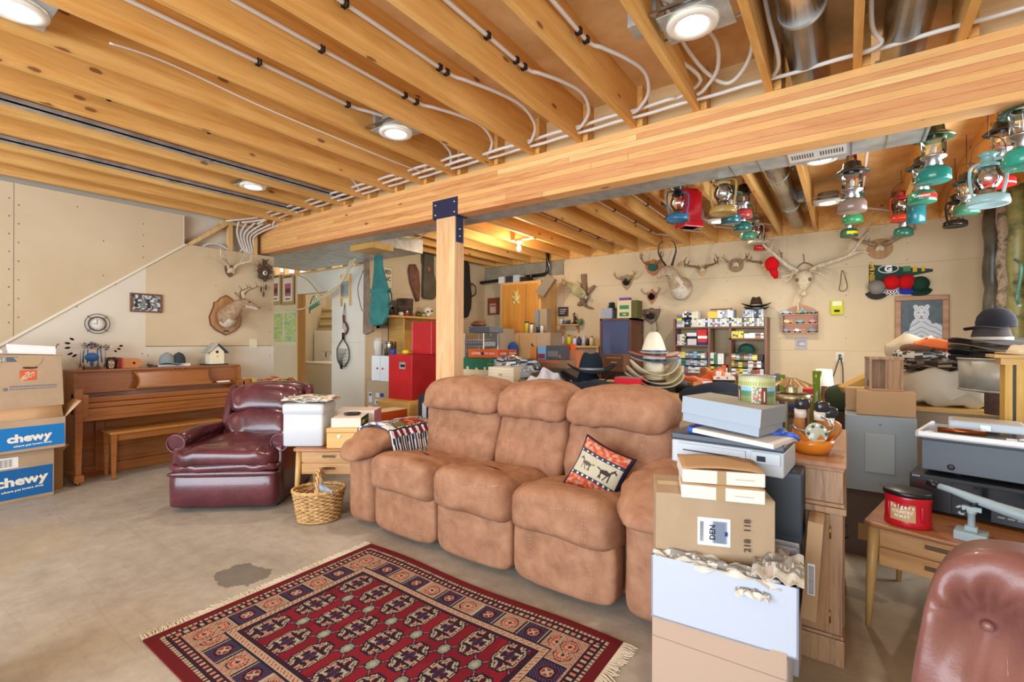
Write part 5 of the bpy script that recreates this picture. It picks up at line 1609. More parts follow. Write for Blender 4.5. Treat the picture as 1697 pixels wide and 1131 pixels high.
# orange ceramic figure on the cabinet
ORA = flat('orange_glaze', '#e0862a', .25); TANG = mottled('tan_glaze', '#b07038', '#cf9454', 8, .3)
t = thing('ceramic_figure', 'glossy orange ceramic ornament with black-capped upright limbs and a jewelled disc, on the oak cabinet', 'ornament', (-.125, 2.46, .816), .35)
g = G()
for k in range(9):
 a = k * 2 * PI / 9
 g.at((0, 0, 0), rz=a).add([(.03, -.035, 0), (.085, -.012, .075), (.05, .0, .02), (.03, .035, 0), (.0, 0, 0), (.075, .008, .06)], [(4, 0, 2), (0, 1, 2), (2, 1, 5), (2, 5, 3), (4, 2, 3), (0, 3, 5, 1)])
g.at().lathe([(0, 0), (.055, 0), (.07, .03), (.075, .05), (.055, .04), (.0, .03)], 24); obj('flame_bowl', g, ORA, t)
for x, y, z, lean in ((-.035, .0, .15, -.15), (.035, .02, .14, .15), (.065, .03, .12, .4)):
 g = G(); g.tube(smooth([(x * .5, y, .03), (x * 1.3 + .01, y + .01, .08), (x, y, z - .02)], 5), [.03, .028, .024, .024, .022, .02, .02, .019, .018, .017, .016], 12); lg = obj('limb', g, TANG, t)
 g = G('#ece4d8'); g.tube([(x, y, z - .03), (x, y, z)], [.019, .02], 12); obj('white_cuff', g, GLOSS, lg)
 g = G('#2a2c33'); g.sq((x + .005, y - .005, z + .018), (.024, .02, .02), .6, .6, 8, 12); obj('black_cap', g, GLOSS, lg)
g = G('#b9c2b0'); g.at((-.0, -.055, .075), rx=PI / 2 - .3).lathe([(0, .012), (.03, .01), (.036, .004), (.036, 0)], 20)
for k in range(12): g.color('#f2f6f2' if k % 2 else '#3c5a46').at((-.0 + .028 * math.cos(k * PI / 6), -.066, .075 + .028 * math.sin(k * PI / 6))).sq((0, 0, 0), (.0055, .004, .0055), 1, 1, 6, 8)
obj('jewelled_disc', g, GLOSS, t)
g = G(); g.tube([(.0, -.05, .07), (-.06, -.05, .085), (-.075, -.05, .10)], .004, 6); g.tube([(.02, -.05, .07), (.06, -.045, .09), (.05, -.04, .12), (.02, -.04, .13)], .004, 6); obj('wire_scroll', g, STEEL, t)
# brass lantern, bottles
TARN = mottled('tarnished_brass', '#8f8868', '#b9ae86', 12, .35, .8)
t = thing('metal_lantern', 'tarnished six-sided metal lantern with a fluted brass top, on the oak cabinet', 'lantern', (-.215, 2.66, .816))
g = G(); g.lathe([(0, 0), (.07, 0), (.07, .02), (.062, .022)], 24); g.lathe([(.064, .175), (.072, .18), (.072, .205), (.06, .212), (.0, .215)], 28); obj('frame_rings', g, TARN, t)
for k in range(6):
 a = k * PI / 3 + .3
 g = G(); g.at(rz=a).box(.06, .068, -.005, .005, .02, .18); obj('corner_post', g, TARN, t)
g = G(); g.lathe([(.058, .02), (.058, .178)], 6, sm=False); obj('glass_panes', g, glassy('smoky_glass', '#c8d0c4', .18), t)
g = G(); n_ = 36
g.sheet(lambda u, v: Vector(((.02 + .058 * v) * math.cos(2 * PI * u), (.02 + .058 * v) * math.sin(2 * PI * u), .275 - .03 * v + .006 * v * math.cos(u * 2 * PI * 12))), 96, 4); obj('fluted_top', g, flat('brass_gold', '#b99c6c', .35, .7), t)
g = G(); g.lathe([(.03, .212), (.028, .245), (.02, .27)], 18); obj('chimney', g, TARN, t)
GRN_ = flat('green_bottle_glass', '#5d6f1c', .12)
for x, y, h_, r_, lab in ((-.125, 2.98, .33, .021, 'tall narrow olive green bottle behind the orange ornament'), (-.29, 3.02, .30, .016, 'olive green bottle neck rising behind the brass lantern')):
 g = G(); g.at((x, y, .816)).lathe([(0, 0), (r_ * 1.2, 0), (r_ * 1.2, h_ * .5), (r_ * .85, h_ * .62), (r_, h_), (r_ * .7, h_), (0, h_ - .02)], 18); solo('glass_bottle', g, GRN_, lab, 'bottle')
bpy.data.objects['metal_lantern'].scale = (1.1, 1.1, 1.12)
bpy.data.objects['ceramic_figure'].scale = (1.2, 1.2, 1.25)
# dark flat pieces standing behind the cabinet lamp
for k, (px, y, w_, h_, lab) in enumerate(((1281, 3.08, .02, .30, 'dark grey upright panel edge between the picture tin and the brass lantern'), (1297, 3.12, .05, .28, 'grey-blue upright folder behind the brass lantern'))):
 p = on('Y', px, 640, y)
 bx(lab, (p.x, y, .82), (w_, .05, h_), -.2, '#5c6068' if k == 0 else '#868ca0', name='panel', cat='panel', ry=.08 if k == 0 else 0)

# ------------------------------------------------------------------ second side table with electronics
T2L, T2R = Vector((.40, 2.954, 0)), A_(-14)
t2 = side_table(tuple(T2L), T2R, 'wooden side table with curly grained drawers under the coffee can and electronics', w=.52, d=.66)
def T2(x, y, z=.49):
 return (T2L.x + x * math.cos(T2R) - y * math.sin(T2R), T2L.y + x * math.sin(T2R) + y * math.cos(T2R), z)
t = thing('coffee_can', 'red plastic coffee can with a black lid on the side table', 'coffee can', T2(-.115, -.255), T2R)
REDP = flat('red_plastic', '#c5152a', .3)
g = G(); g.lathe([(0, 0), (.066, 0), (.069, .006), (.068, .02), (.066, .03), (.066, .085), (.069, .10), (.069, .108), (.063, .115), (0, .115)], 36, sy=.86)
obj('body', g, REDP, t)
for s in (-1, 1):
 g = G(); g.sq((s * .047, -.040, .055), (.006, .006, .03), .7, .7, 8, 8); obj('grip_rib', g, REDP, t)
g = G(); g.lathe([(.066, .108), (.072, .11), (.072, .122), (.068, .126), (.0, .124)], 36, sy=.86); obj('lid', g, BLACK, t)
g = G()
def wrapc(u, v, r=.0672):
 a = -PI / 2 - .1 + (u - .5) * 1.15
 return Vector((r * math.cos(a), .86 * r * math.sin(a), .018 + .066 * v))
g.sheet(wrapc, 24, 12, colfn=lambda u, v: '#c9a577' if v < .72 else ('#b98a58' if abs(u - .5) > .25 else '#a03024'))
obj('label', g, SATIN, t)
g = G()
for s_, sz, z, c_ in (('Folgers', .019, .074, '#fbf5ec'), ('COUNTRY', .0145, .055, '#f6ecd8'), ('ROAST', .0145, .04, '#f6ecd8')):
 for i, ch in enumerate(s_):
  a = -PI / 2 - .1 + (i - (len(s_) - 1) / 2) * (.155 if sz > .015 else .135)
  n0 = len(g.v)
  P = Vector((.0682 * math.cos(a), .86 * .0682 * math.sin(a), z))
  M = Matrix.Translation(P) @ Matrix.Rotation(a + PI / 2, 4, 'Z') @ Matrix(((1, 0, 0, 0), (0, 0, -1, 0), (0, 1, 0, 0), (0, 0, 0, 1)))
  letter(g, ch, sz, M, c_, 1, .0005)
obj('lettering', g, SATIN, t)
ELB = flat('black_equipment', '#20262e', .4); ELG = flat('grey_equipment', '#59636e', .5)
t = thing('disc_player', 'black disc player standing on the side table behind the coffee can', 'disc player', T2(.10, .17), T2R)
g = G(); g.box(-.25, .19, -.17, .17, .015, .18); obj('body', g, ELB, t, bev=.003)
g = G(); g.box(-.10, .185, -.176, -.17, .02, .165); obj('front_door', g, flat('dark_glass', '#121b26', .12), t, bev=.002)
g = G(); g.box(.03, .19, -.181, -.17, .02, .105); cd = obj('control_panel', g, flat('slate_panel', '#39434e', .45), t)
g = G('#9aa4b0')
for i in range(4):
 g.box(.05 + .03 * i, .072 + .03 * i, -.1825, -.181, .045, .052); g.box(.05 + .03 * i, .075 + .03 * i, -.182, -.181, .07, .0715)
letter(g, 'SONY', .011, facing_my(-.225, -.1705, .168), '#dfe3e8'); g.color('#3a1414'); g.box(-.235, -.12, -.171, -.17, .12, .15)
obj('markings', g, SATIN, t)
for x in (-.21, .15):
 g = G(); g.at((x, -.12, 0)).lathe([(0, 0), (.015, 0), (.015, .016), (0, .016)], 12); obj('foot', g, ELB, t)
t = thing('receiver', 'large grey-fronted receiver with two round feet marks on top of the disc player', 'receiver', T2(.115, .19, .672), T2R)
g = G(); g.box(-.225, .225, -.16, .17, .018, .16); obj('body', g, ELG, t, bev=.003)
g = G(); g.box(-.227, .227, -.163, .17, .16, .172); obj('top_grille', g, ELB, t, bev=.002)
for x in (-.12, .13):
 g = G(); g.at((x, -.1605, .045), rx=PI / 2).lathe([(0, .003), (.012, .003), (.014, 0)], 16); g.at((x, -.1605, .045), rx=PI / 2).lathe([(.004, .0045), (.008, .0045)], 12); obj('round_stud', g, BLACK, t)
 g = G(); g.at((x + .02, -.1, 0)).lathe([(0, 0), (.018, 0), (.018, .018), (0, .018)], 12); obj('foot', g, ELB, t)
g = G('#e8ecf0')
t = thing('plastic_tray', 'big white-edged grey tray of odds and ends on top of the receiver', 'tray', T2(.14, .20, .846), T2R)
g.box(-.27, .30, -.20, .24, 0, .012); g.box(-.27, .30, -.20, -.185, 0, .028); g.box(-.27, -.255, -.2, .24, 0, .028); obj('tray_body', g, SATIN, t, bev=.003)
g = G('#8b93a0'); g.box(-.255, .30, -.185, .24, .012, .016); obj('tray_floor', g, GLOSS, t)
g = G(); g.at(T2(.02, .09, .875), rz=T2R + .1); g.tube([(-.08, 0, .006), (.085, 0, .006)], .013, 14); solo('copper_tube', g, flat('aged_copper', '#8a4a26', .3, .8), 'short copper coloured tube in the tray on the receiver', 'tube')
g = G('#dfe4ea')
for k, (x, y) in enumerate(((-.17, .07), (.10, .0), (.16, -.02), (.07, -.06), (-.20, -.1))): g.at(T2(x + .12, y + .12, .863), rz=k).box(-.015, .018, -.008, .008, 0, .006 + .002 * k)
for k in range(0): pass
solo('scraps', g, SATIN, 'small white plastic scraps scattered in the tray on the receiver', 'scraps')
bl = bpy.data.objects['scraps']; bl['kind'] = 'stuff'
t = thing('storage_case', 'flat clear plastic storage case with a latch on the tray', 'storage case', T2(.09, .26, .880), T2R + .12)
CLR = flat('frosted_plastic', '#b9c6d2', .3); g = G(); g.box(-.13, .13, -.09, .09, .0, .04); obj('body', g, CLR, t, bev=.006)
g = G('#b3a795'); g.box(-.115, .115, -.075, .075, .0405, .043); obj('lid_panel', g, SATIN, t)
g = G(); g.box(-.02, .015, -.096, -.088, .005, .03); obj('latch', g, GALV, t)
bpy.data.objects['coffee_can'].scale = (1.22,) * 3
# telescope-like tube on its clamp stand
SKY = flat('powder_blue_metal', '#9fb6c0', .4)
t = thing('scope_stand', 'powder blue scope tube on a clamp stand on the side table', 'scope', T2(.09, -.265), T2R)
g = G(); g.box(-.05, .05, -.045, .045, 0, .035); g.box(-.02, .02, -.018, .018, .035, .055); obj('base', g, SKY, t, bev=.003)
g = G(); g.lathe([(.012, .05), (.012, .105), (.016, .108), (.016, .118), (0, .12)], 12); obj('post', g, SKY, t)
g = G(); g.box(-.028, .03, -.010, .010, .118, .135); g.tube([(-.03, -.0, .13), (-.045, 0, .12)], .005, 6); g.at((-.03, 0, .10)).sq((0, 0, 0), (.012, .006, .008), 1, 1, 6, 8); obj('clamp', g, SKY, t)
g = G(); g.tube([(-.11, .05, .185), (-.06, .04, .178), (.0, .02, .165), (.10, -.005, .148), (.24, -.04, .13)], [.013, .014, .018, .022, .026], 18); obj('tube', g, SKY, t)
g = G(); g.tube([(-.145, .058, .192), (-.108, .049, .185)], [.014, .015], 14); obj('eyepiece', g, BLACK, t)
g = G(); g.tube(smooth([(-.03, -.01, .105), (.02, .0, .155), (.06, .0, .17), (.12, .005, .165)]), .004, 6); obj('black_strap', g, BLACK, t)

# tufted leather chair at the near corner
LEA2 = mottled('rose_brown_leather', '#5a332c', '#774a42', 3, .4, bump=.08, bscale=120, c3='#86594e', coat=.1)
t = thing('tufted_chair', 'worn rose-brown leather chair with a tufted back, cut off by the picture edge', 'armchair', (.40, 1.36, .03), A_(-15))
def ft(p):
 q = p.copy()
 if p.y < 0:
  d = math.hypot((p.x + .17) / .075, (p.z - .08) / .09); q.y += .11 * math.exp(-d * d)
  for (bx_, bz) in ((.05, .08), (-.06, -.12), (-.25, -.14)):
   d = math.hypot((p.x - bx_) / .07, (p.z - bz) / .09); q.y += .05 * math.exp(-d * d)
  a = math.atan2(p.z - .08, p.x + .17); dd = math.hypot(p.x + .17, p.z - .08)
  q.y += .010 * math.sin(a * 11 + dd * 20) * math.exp(-((dd - .08) / .045) ** 2)
 q.x *= 1 - .38 * max(0, p.z + .1)
 q.y += .22 * p.z
 return q
g = G(); g.sq((0, .05, .55), (.29, .085, .27), .42, .32, 90, 200, ft); bk = obj('backrest', g, LEA2, t)
g = G(); g.at((-.165, .075, .635)).sq((0, 0, 0), (.012, .008, .012), 1, 1, 8, 10); obj('button', g, LEA2, bk)
g = G()
for k in range(6): g.at((.08 + .035 * k, .12, .80 - .004 * k)).sq((0, 0, 0), (.017, .012, .012), 1, 1, 8, 10)
obj('gathered_edge', g, LEA2, bk)
g = G(); g.sq((0, -.22, .33), (.27, .27, .08), .5, .4, 16, 40); obj('seat', g, LEA2, t)
g = G(); g.tube([(0, -.15, .08), (0, -.15, .27)], .03, 12); obj('pedestal', g, BLACK, t)
for k in range(5):
 a = k * 2 * PI / 5
 g = G(); g.tube([(0, -.15, .07), (.26 * math.cos(a), -.15 + .26 * math.sin(a), .02)], [.025, .02], 8); obj('foot', g, BLACK, t)
# pale upholstered seat edge at the other near corner
UPH = flat('cream_upholstery', '#e6ddd0', .8)
p = on('Z', 2, 1100, 0)
t = thing('ottoman', 'cream upholstered footstool at the near corner, mostly outside the picture', 'footstool', (-2.58, .10, 0))
g = G(); g.sq((0, 0, .25), (.22, .22, .09), .5, .4, 14, 32); obj('cushion', g, UPH, t)
g = G(); g.sq((0, 0, .12), (.2, .2, .09), .2, .2, 8, 24); obj('base', g, UPH, t)
for sx in (-1, 1):
 for sy in (-1, 1):
  g = G(); g.tube([(sx * .16, sy * .16, 0), (sx * .16, sy * .16, .05)], .02, 8); obj('foot', g, DARKW, t)

# ------------------------------------------------------------------ the far wall
def P(px, py, Y): return on('Y', px, py, Y)
def pb(lab, px0, px1, py0, py1, Y, d, col=None, z0=None, name='box', cat='box', cols=None, deco=(), m=None, group=None, rz=0, bev=.002, ry=0):
 """box whose front stands at depth Y and spans the measured corner positions"""
 a, b = P(px0, (py0 + py1) / 2, Y), P(px1, (py0 + py1) / 2, Y)
 mx = (px0 + px1) / 2
 zt, zb = P(mx, py0, Y).z, P(mx, py1, Y).z
 if z0 is not None: zb = z0
 return bx(lab, ((a.x + b.x) / 2, Y + d / 2, zb), (b.x - a.x, d, zt - zb), rz, col, cols, name, cat, group, deco, bev, m, ry=ry)
YW = YF
def wl(px, py, off=0): p = P(px, py, YW); return (p.x, YW - off, p.z)
ORW = wood('orange_plaque', '#9c5a30', '#c27a48', 'Z', 1, .4)
SLIM = ([(.03, -.05, .03), (.08, -.07, .05), (.14, -.10, .07), (.17, -.12, .12), (.165, -.14, .18)], [(.25, (.06, -.08, .10)), (.7, (.19, -.12, .12), (.21, -.12, .16))])
TALL = ([(.03, -.05, .03), (.09, -.08, .06), (.16, -.12, .11), (.19, -.14, .20), (.17, -.16, .30)], [(.15, (.05, -.08, .12)), (.5, (.22, -.12, .20), (.23, -.12, .27)), (.65, (.20, -.15, .26), (.235, -.16, .31)), (.8, (.15, -.15, .25))])
mount('antler_mount', 'small antlers on a black-centred shield, first along the far wall after the mounted fish', wl(1039, 468), 0, .20, .26, 0, wood('brown_plaque', '#6c5334', '#96784c', 'Z', 1, .4), .95, [SLIM], capcol='#24221f', rim=flat('cream_rim', '#c9bb92', .5))
mount('antler_mount', 'tall dark antlers on an orange wooden shield with a teal skull cover', wl(1083, 444), 0, .27, .27, 0, ORW, .82, [TALL], capcol='#2f6a62', am=HORN)
mount('antler_mount', 'antlers on a pointed diamond plaque with a black centre, below the orange shield', wl(1081, 492), 0, .18, .25, 3, ORW, .78, [SLIM], capcol='#0c0b0a')
mount('antler_mount', 'lowest antler shield, with dark straps hanging over it, above the straw hats', wl(1080, 524), 0, .25, .25, 0, wood('grey_plaque', '#6f5a4c', '#8f7766', 'Z', 1, .5), .85, [([(.03, -.05, .05), (.08, -.08, .05), (.15, -.10, .06), (.20, -.12, .10), (.18, -.13, .17)], [(.5, (.16, -.12, .0))])], capcol='#3a2c26', rim=BLACK)
g = G(); c_ = Vector(wl(1080, 524, .09))
for s in (-1, 1):
 g.tube(smooth([c_ + Vector((s * .06, 0, .06)), c_ + Vector((s * .09, 0, -.06)), c_ + Vector((s * .12, 0, -.2)), c_ + Vector((s * .10, 0, -.27))]), .008, 6)
solo('leather_strap', g, HORN, 'dark leather straps hanging from the lowest antler shield', 'strap')
mount('antler_mount', 'wide brown antlers on a small pale plaque beside the pronghorn head', wl(1165, 449), 0, .13, .17, 0, MAPLE, .98, [WIDE], am=HORN)
mount('antler_mount', 'slender antlers on a round brown plaque between two larger sets', wl(1220, 440), 0, .20, .20, 2, wood('round_plaque', '#7d5f3c', '#a88656', 'Z', 1, .5), .85, [SLIM])
mount('antler_mount', 'brown antlers with a red cloth mask hung over one side', wl(1268, 441), 0, .13, .17, 0, MAPLE, .88, [WIDE], am=HORN)
g = G('#d4131a'); p = Vector(wl(1281, 440, .13)); g.at(tuple(p)).sq((0, 0, 0), (.085, .06, .10), 1, 1, 16, 20, lambda q: q + Vector((0, 0, .008 * nz(q, 20)))); g.tube([(.01, 0, -.06), (.035, 0, -.14), (.055, 0, -.2)], [.05, .045, .02], 10)
solo('cloth_mask', g, FABRIC, 'bright red cloth balaclava hanging from an antler on the far wall', 'mask')
mount('antler_mount', 'antlers on a round tan plaque above the green pennant', wl(1458, 413), 0, .25, .25, 2, wood('tan_round', '#94693a', '#b98d58', 'Z', 1, .5), 1.45, [([(.03, -.05, .03), (.09, -.06, .055), (.17, -.08, .09), (.215, -.09, .12)], [(.3, (.075, -.07, .09)), (1, (.225, -.09, .19)), (.86, (.185, -.09, .18))])], am=ANT)
# elk skull
t = thing('elk_skull', 'huge elk skull with sweeping antlers hung on a cord on the far wall', 'skull mount', wl(1333, 466))
g = loft([((0, -.07, .13), (0, -.2, -1), .06, .04), ((0, -.10, .08), (0, -.3, -1), .11, .07), ((0, -.12, .0), (0, -.3, -1), .10, .07), ((0, -.13, -.08), (0, -.2, -1), .075, .055), ((0, -.14, -.17), (0, -.1, -1), .05, .04), ((.0, -.14, -.22), (0, 0, -1), .035, .03)], 18)
obj('skull', g, BONE, t, sub=1)
for s in (-1, 1):
 g = G(); g.sq((s * .07, -.165, .0), (.02, .014, .024), 1, 1, 8, 10); obj('eye_socket', g, HORN, t)
g = G(); g.tube([(-.03, -.12, -.2), (-.07, -.12, -.30), (-.06, -.12, -.38), (-.08, -.12, -.44)], [.018, .016, .012, .006], 8); obj('jaw_bone', g, BONE, t)
antler(t, Matrix.Identity(4), [(-.07, -.08, .12), (-.20, -.12, .22), (-.33, -.18, .36), (-.46, -.22, .50), (-.52, -.24, .66)], [(.03, (-.18, -.22, .06), (-.26, -.26, .05)), (.1, (-.16, -.24, .0), (-.23, -.28, .0)), (.62, (-.36, -.2, .50), (-.35, -.18, .62)), (.8, (-.40, -.22, .55), (-.34, -.22, .5))], .034, PALE)
antler(t, Matrix.Identity(4), [(.07, -.08, .12), (.20, -.12, .18), (.36, -.18, .22), (.50, -.20, .28), (.62, -.22, .46), (.72, -.24, .56)], [(.03, (.18, -.22, .06), (.28, -.26, -.04)), (.12, (.22, -.22, .10), (.30, -.26, .06)), (.55, (.60, -.2, .30), (.70, -.2, .26)), (.8, (.66, -.2, .54), (.70, -.2, .68))], .034, PALE)
g = G(); g.tube(smooth([(-.10, -.09, .13), (-.06, -.05, .20), (0, -.02, .24), (.08, -.06, .20), (.12, -.1, .12)]), .006, 5); g.tube([(0, -.01, .24), (-.01, -.01, .36)], .004, 5); obj('hanging_cord', g, flat('maroon_cord', '#6a2a2a', .7), t)
cable([wl(1395, 450, .12), wl(1393, 470, .12), wl(1391, 481, .1), wl(1397, 484, .1), wl(1404, 478, .1), wl(1401, 462, .12), wl(1397, 450, .12)], 'dark braided lanyard hanging from the elk antler', 'lanyard', .006, HORN)
# pronghorn
t = thing('pronghorn_mount', 'mounted pronghorn head and neck with black curved horns', 'animal mount', wl(1125, 470))
g = loft([((.06, -.02, -.10), (.0, -1, .2), .17, .20), ((.05, -.10, -.09), (-.1, -1, .3), .155, .19), ((.02, -.20, -.02), (-.2, -.9, .9), .115, .13), ((-.01, -.27, .08), (-.3, -.6, 1), .085, .09), ((-.04, -.32, .16), (-.5, -1, .5), .085, .085), ((-.09, -.39, .165), (-.5, -1, -.3), .075, .08), ((-.13, -.46, .11), (-.5, -1, -.7), .05, .055), ((-.155, -.50, .06), (-.4, -1, -.9), .035, .036), ((-.16, -.51, .04), (-.4, -1, -.9), .015, .015)], 22)
g.m = [1 if (sum(g.v[i].z for i in f) / len(f) < -.12 or (math.sin(sum(g.v[i].z for i in f) / len(f) * 60 + 1) > .5 and sum(g.v[i].y for i in f) / len(f) < -.14 and sum(g.v[i].z for i in f) / len(f) < .1)) else 0 for f in g.f]
obj('head_and_neck', g, [mottled('pronghorn_fur', '#9c8468', '#c4ad8e', 20, .9, bump=.2, bscale=150), FURW], t, sub=1)
for s in (-1, 1):
 g = G(); g.tube(smooth([(-.05 + s * .045, -.34, .23), (-.05 + s * .09 - .02, -.33, .33), (-.05 + s * .13 - .03, -.33, .45), (-.05 + s * .11 - .03, -.35, .56), (-.05 + s * .06 - .02, -.36, .60)]), [.02 - .0007 * i for i in range(25)], 10); obj('horn', g, flat('black_horn', '#2b241e', .4), t)
 g = G(); g.at((-.04 + s * .10, -.30, .22), ry=s * .9).sq((0, 0, .05), (.02, .012, .055), 1, 1, 8, 10); obj('ear', g, FUR, t)
 g = G(); g.sq((-.09 + s * .066, -.395, .18), (.012, .012, .012), 1, 1, 6, 8); obj('eye', g, BLACK, t)
# mounted fish on driftwood
t = thing('fish_mount', 'mounted bass on forked driftwood on the far wall', 'fish mount', wl(965, 485))
DRIFT = wood('driftwood', '#6e5640', '#9a7f62', 'Z', 1, .8)
g = G(); g.tube(smooth([(.04, -.03, .31), (.05, -.03, .12), (.07, -.04, -.05), (.02, -.04, -.17), (-.08, -.03, -.22)]), [.05, .055, .05, .05, .045, .05, .05, .05, .05, .05, .05, .05, .06, .06, .07, .07, .07, .06, .05, .05, .04, .04, .03, .02, .01], 8); g.tube([(.08, -.04, -.06), (.16, -.05, .02), (.26, -.05, .10)], [.04, .04, .02], 8); g.tube(smooth([(.04, -.04, -.17), (.10, -.04, -.25), (.22, -.03, -.29)]), [.03] * 6 + [.02] * 5 + [.01] * 2, 7); obj('driftwood', g, DRIFT, t)
BASS = mottled('bass_skin', '#6c6a3c', '#c3bd98', 7, .35)
g = loft([((-.26, -.11, .18), (1, 0, -.55), .012, .02), ((-.2, -.12, .14), (1, 0, -.6), .025, .045), ((-.1, -.13, .07), (1, 0, -.6), .04, .08), ((.0, -.14, .0), (1, 0, -.6), .05, .095), ((.08, -.15, -.05), (1, 0, -.6), .048, .085), ((.14, -.16, -.10), (1, 0, -.6), .038, .05)], 16); obj('body', g, BASS, t, sub=1)
g = G('#e8d8cc'); g.at((.145, -.162, -.10), ry=2.1).lathe([(.012, .0), (.035, .01), (.034, .02), (.02, .0)], 16); obj('mouth', g, SATIN, t)
for nm, pts in (('tail_fin', [(-.25, .17), (-.34, .26), (-.33, .18), (-.30, .12)]), ('dorsal_fin', [(-.12, .14), (-.05, .19), (.02, .13), (.05, .06), (-.06, .10)]), ('belly_fin', [(-.16, .04), (-.20, -.02), (-.10, .0)])):
 g = G(); g.prism(pts, -.135, -.125, 'XZ'); obj(nm, g, BASS, t)
g = G(); g.sq((.10, -.195, -.05), (.012, .008, .012), 1, 1, 6, 8); obj('eye', g, BLACK, t)
# blackboard sign, bracket shelf and what stands on it
t = thing('letter_board', 'small dark letter board with white writing in a wooden frame', 'sign', wl(934, 517))
g = G(); g.box(-.10, .10, -.02, 0, -.085, .085); obj('frame', g, DARKX, t); g = G('#20242c'); g.box(-.085, .085, -.024, -.02, -.07, .07)
for i in range(3):
 for k in range(9 - i): g.color('#c9ccd2').box(-.065 + .015 * k, -.055 + .015 * k, -.0248, -.024, .03 - .035 * i, .048 - .035 * i)
obj('board', g, SATIN, t)
t = thing('wall_shelf', 'small bracketed wooden wall shelf on the far wall with knick-knacks on it', 'shelf', wl(947, 540))
g = G(); g.box(-.21, .22, -.16, 0, 0, .018); obj('shelf_board', g, MAPLE, t)
for x in (-.13, .15):
 g = G(); g.prism([(0, 0), (-.13, 0), (-.12, -.03), (-.05, -.07), (-.03, -.13), (0, -.14)], x - .01, x + .01, 'YZ'); obj('bracket', g, MAPLE, t)
zs = P(947, 540, YW).z + .018
def jar(lab, px, y, z0, r_, h_, col, capc=None, name='jar', cat='jar', m=SATIN, neck=None, group=None):
 p = P(px, 540, y)
 t = thing(name, lab, cat, (p.x, y, z0), 0, group)
 g = G(col)
 nr = neck or r_
 g.lathe([(0, 0), (r_, 0), (r_, h_ * .72), (nr, h_ * .82), (nr, h_ * .86), (0, h_ * .86)], 14); obj('body', g, m, t)
 g = G(capc or '#2a2a2c'); g.lathe([(0, h_), (nr * .95, h_), (nr, h_ * .86), (0, h_ * .86)], 12); obj('cap', g, m, t)
 return t
jar('white lidded jar on the bracket shelf below the letter board', 930, YW - .09, zs, .035, .12, '#d8dce0', '#8a8f98')
jar('short grey-blue tub on the bracket shelf', 936, YW - .10, zs, .035, .06, '#5d6c78', '#4a5660', name='tub', cat='tub')
jar('dark blue jar with a yellow blossom on the bracket shelf', 942, YW - .09, zs, .025, .09, '#2b4a6a', '#c9a85a')
jar('green patterned can at the end of the bracket shelf', 961, YW - .09, zs, .04, .10, '#4f8468', '#b9a25c', name='can', cat='can')
g = G('#4a4034'); g.at((P(952, 540, YW - .09).x, YW - .09, zs)); g.lathe([(0, 0), (.05, 0), (.03, .04), (.02, .05), (0, .05)], 10); g.sq((0, 0, .10), (.022, .022, .06), 1, 1, 8, 10); g.sq((.0, 0, .185), (.014, .014, .02), 1, 1, 6, 8); g.tube([(0, 0, .13), (.03, 0, .12), (.045, 0, .08)], .008, 6); g.tube([(0, 0, .13), (-.03, 0, .16), (-.02, 0, .19)], .008, 6)
solo('figurine', g, METAL, 'dark bronze standing figurine on the bracket shelf', 'figurine')
# bottles on the bench below
zb = P(955, 573, 7.15).z
t = thing('narrow_bench', 'cluttered narrow wooden bench along the far wall holding bottles and spray cans', 'bench', (P(957, 570, 7.1).x, 7.15, 0))
g = G(); g.box(-.42, .45, -.18, .22, zb - .03, zb); obj('bench_top', g, MAPLE, t)
for x in (-.38, .41):
 g = G(); g.box(x - .02, x + .02, -.15, .18, 0, zb - .03); obj('leg', g, STUD, t)
for i, (px, h_, r_, c_, k_, lab) in enumerate(((933, .16, .035, '#b9c0c8', '#e8e8ea', 'silver bottle with a white cap'), (943, .18, .04, '#c9cc30', '#2f6a3a', 'yellow-green detergent bottle'), (953, .15, .035, '#d8d4e0', '#8a4a60', 'pale jar with a printed label'), (960, .15, .038, '#2a3c66', '#2a2c34', 'dark blue can'), (968, .18, .035, '#c8ccd4', '#e2e4ea', 'tall white and red spray can'), (974, .13, .03, '#2c2c30', '#b03030', 'black bottle with a red lid'), (981, .16, .042, '#d9cfa8', '#b8783c', 'cream handled jug with an orange cap'))):
 jar(lab + ' in the bottle row under the bracket shelf', px, 7.12, zb, r_, h_, c_, k_, 'bottle', 'bottle', neck=r_ * .5, group='bottles under the bracket shelf')
# dark television cabinet with glass door
zt = P(1025, 528, 6.9).z
xa, xb = P(994, 560, 6.85).x, P(1046, 560, 6.85).x
t = thing('display_cabinet', 'dark wooden cabinet with a big bluish glass door against the far wall', 'cabinet', ((xa + xb) / 2, 7.1, 0))
w_ = (xb - xa) / 2
zl = P(1020, 592, 6.85).z
for nm, b in (('side_panel', (-w_, -w_ + .03, -.25, .28, 0, zt)), ('side_panel', (w_ - .03, w_, -.25, .28, 0, zt)), ('top_panel', (-w_, w_, -.25, .28, zt - .03, zt)), ('lower_drawers', (-w_ + .03, w_ - .03, -.24, .28, 0, zl)), ('back_panel', (-w_, w_, .26, .28, zl, zt))):
 g = G(); g.box(*b); obj(nm, g, DARKW, t)
g = G('#6a7aa4'); g.box(-w_ + .03, w_ - .03, -.235, -.228, zl, zt - .03); obj('glass_door', g, flat('bluish_dark_glass', '#3f4c74', .08), t)
g = G(); g.box(-.09, .08, -.25, -.236, zl + .02, zl + .035); obj('door_pull', g, BLACK, t)
pb('blue-grey printed carton on the dark display cabinet', 997, 1014, 511, 527, 6.9, .2, '#7c8798', z0=zt, cols={'-y': '#9aa2b0'})
t = thing('lantern_lids', 'stack of dark green enamel lantern hoods on the printed carton', 'lantern hoods', (P(1014, 500, 7.0).x, 7.0, P(1005, 511, 6.9).z))
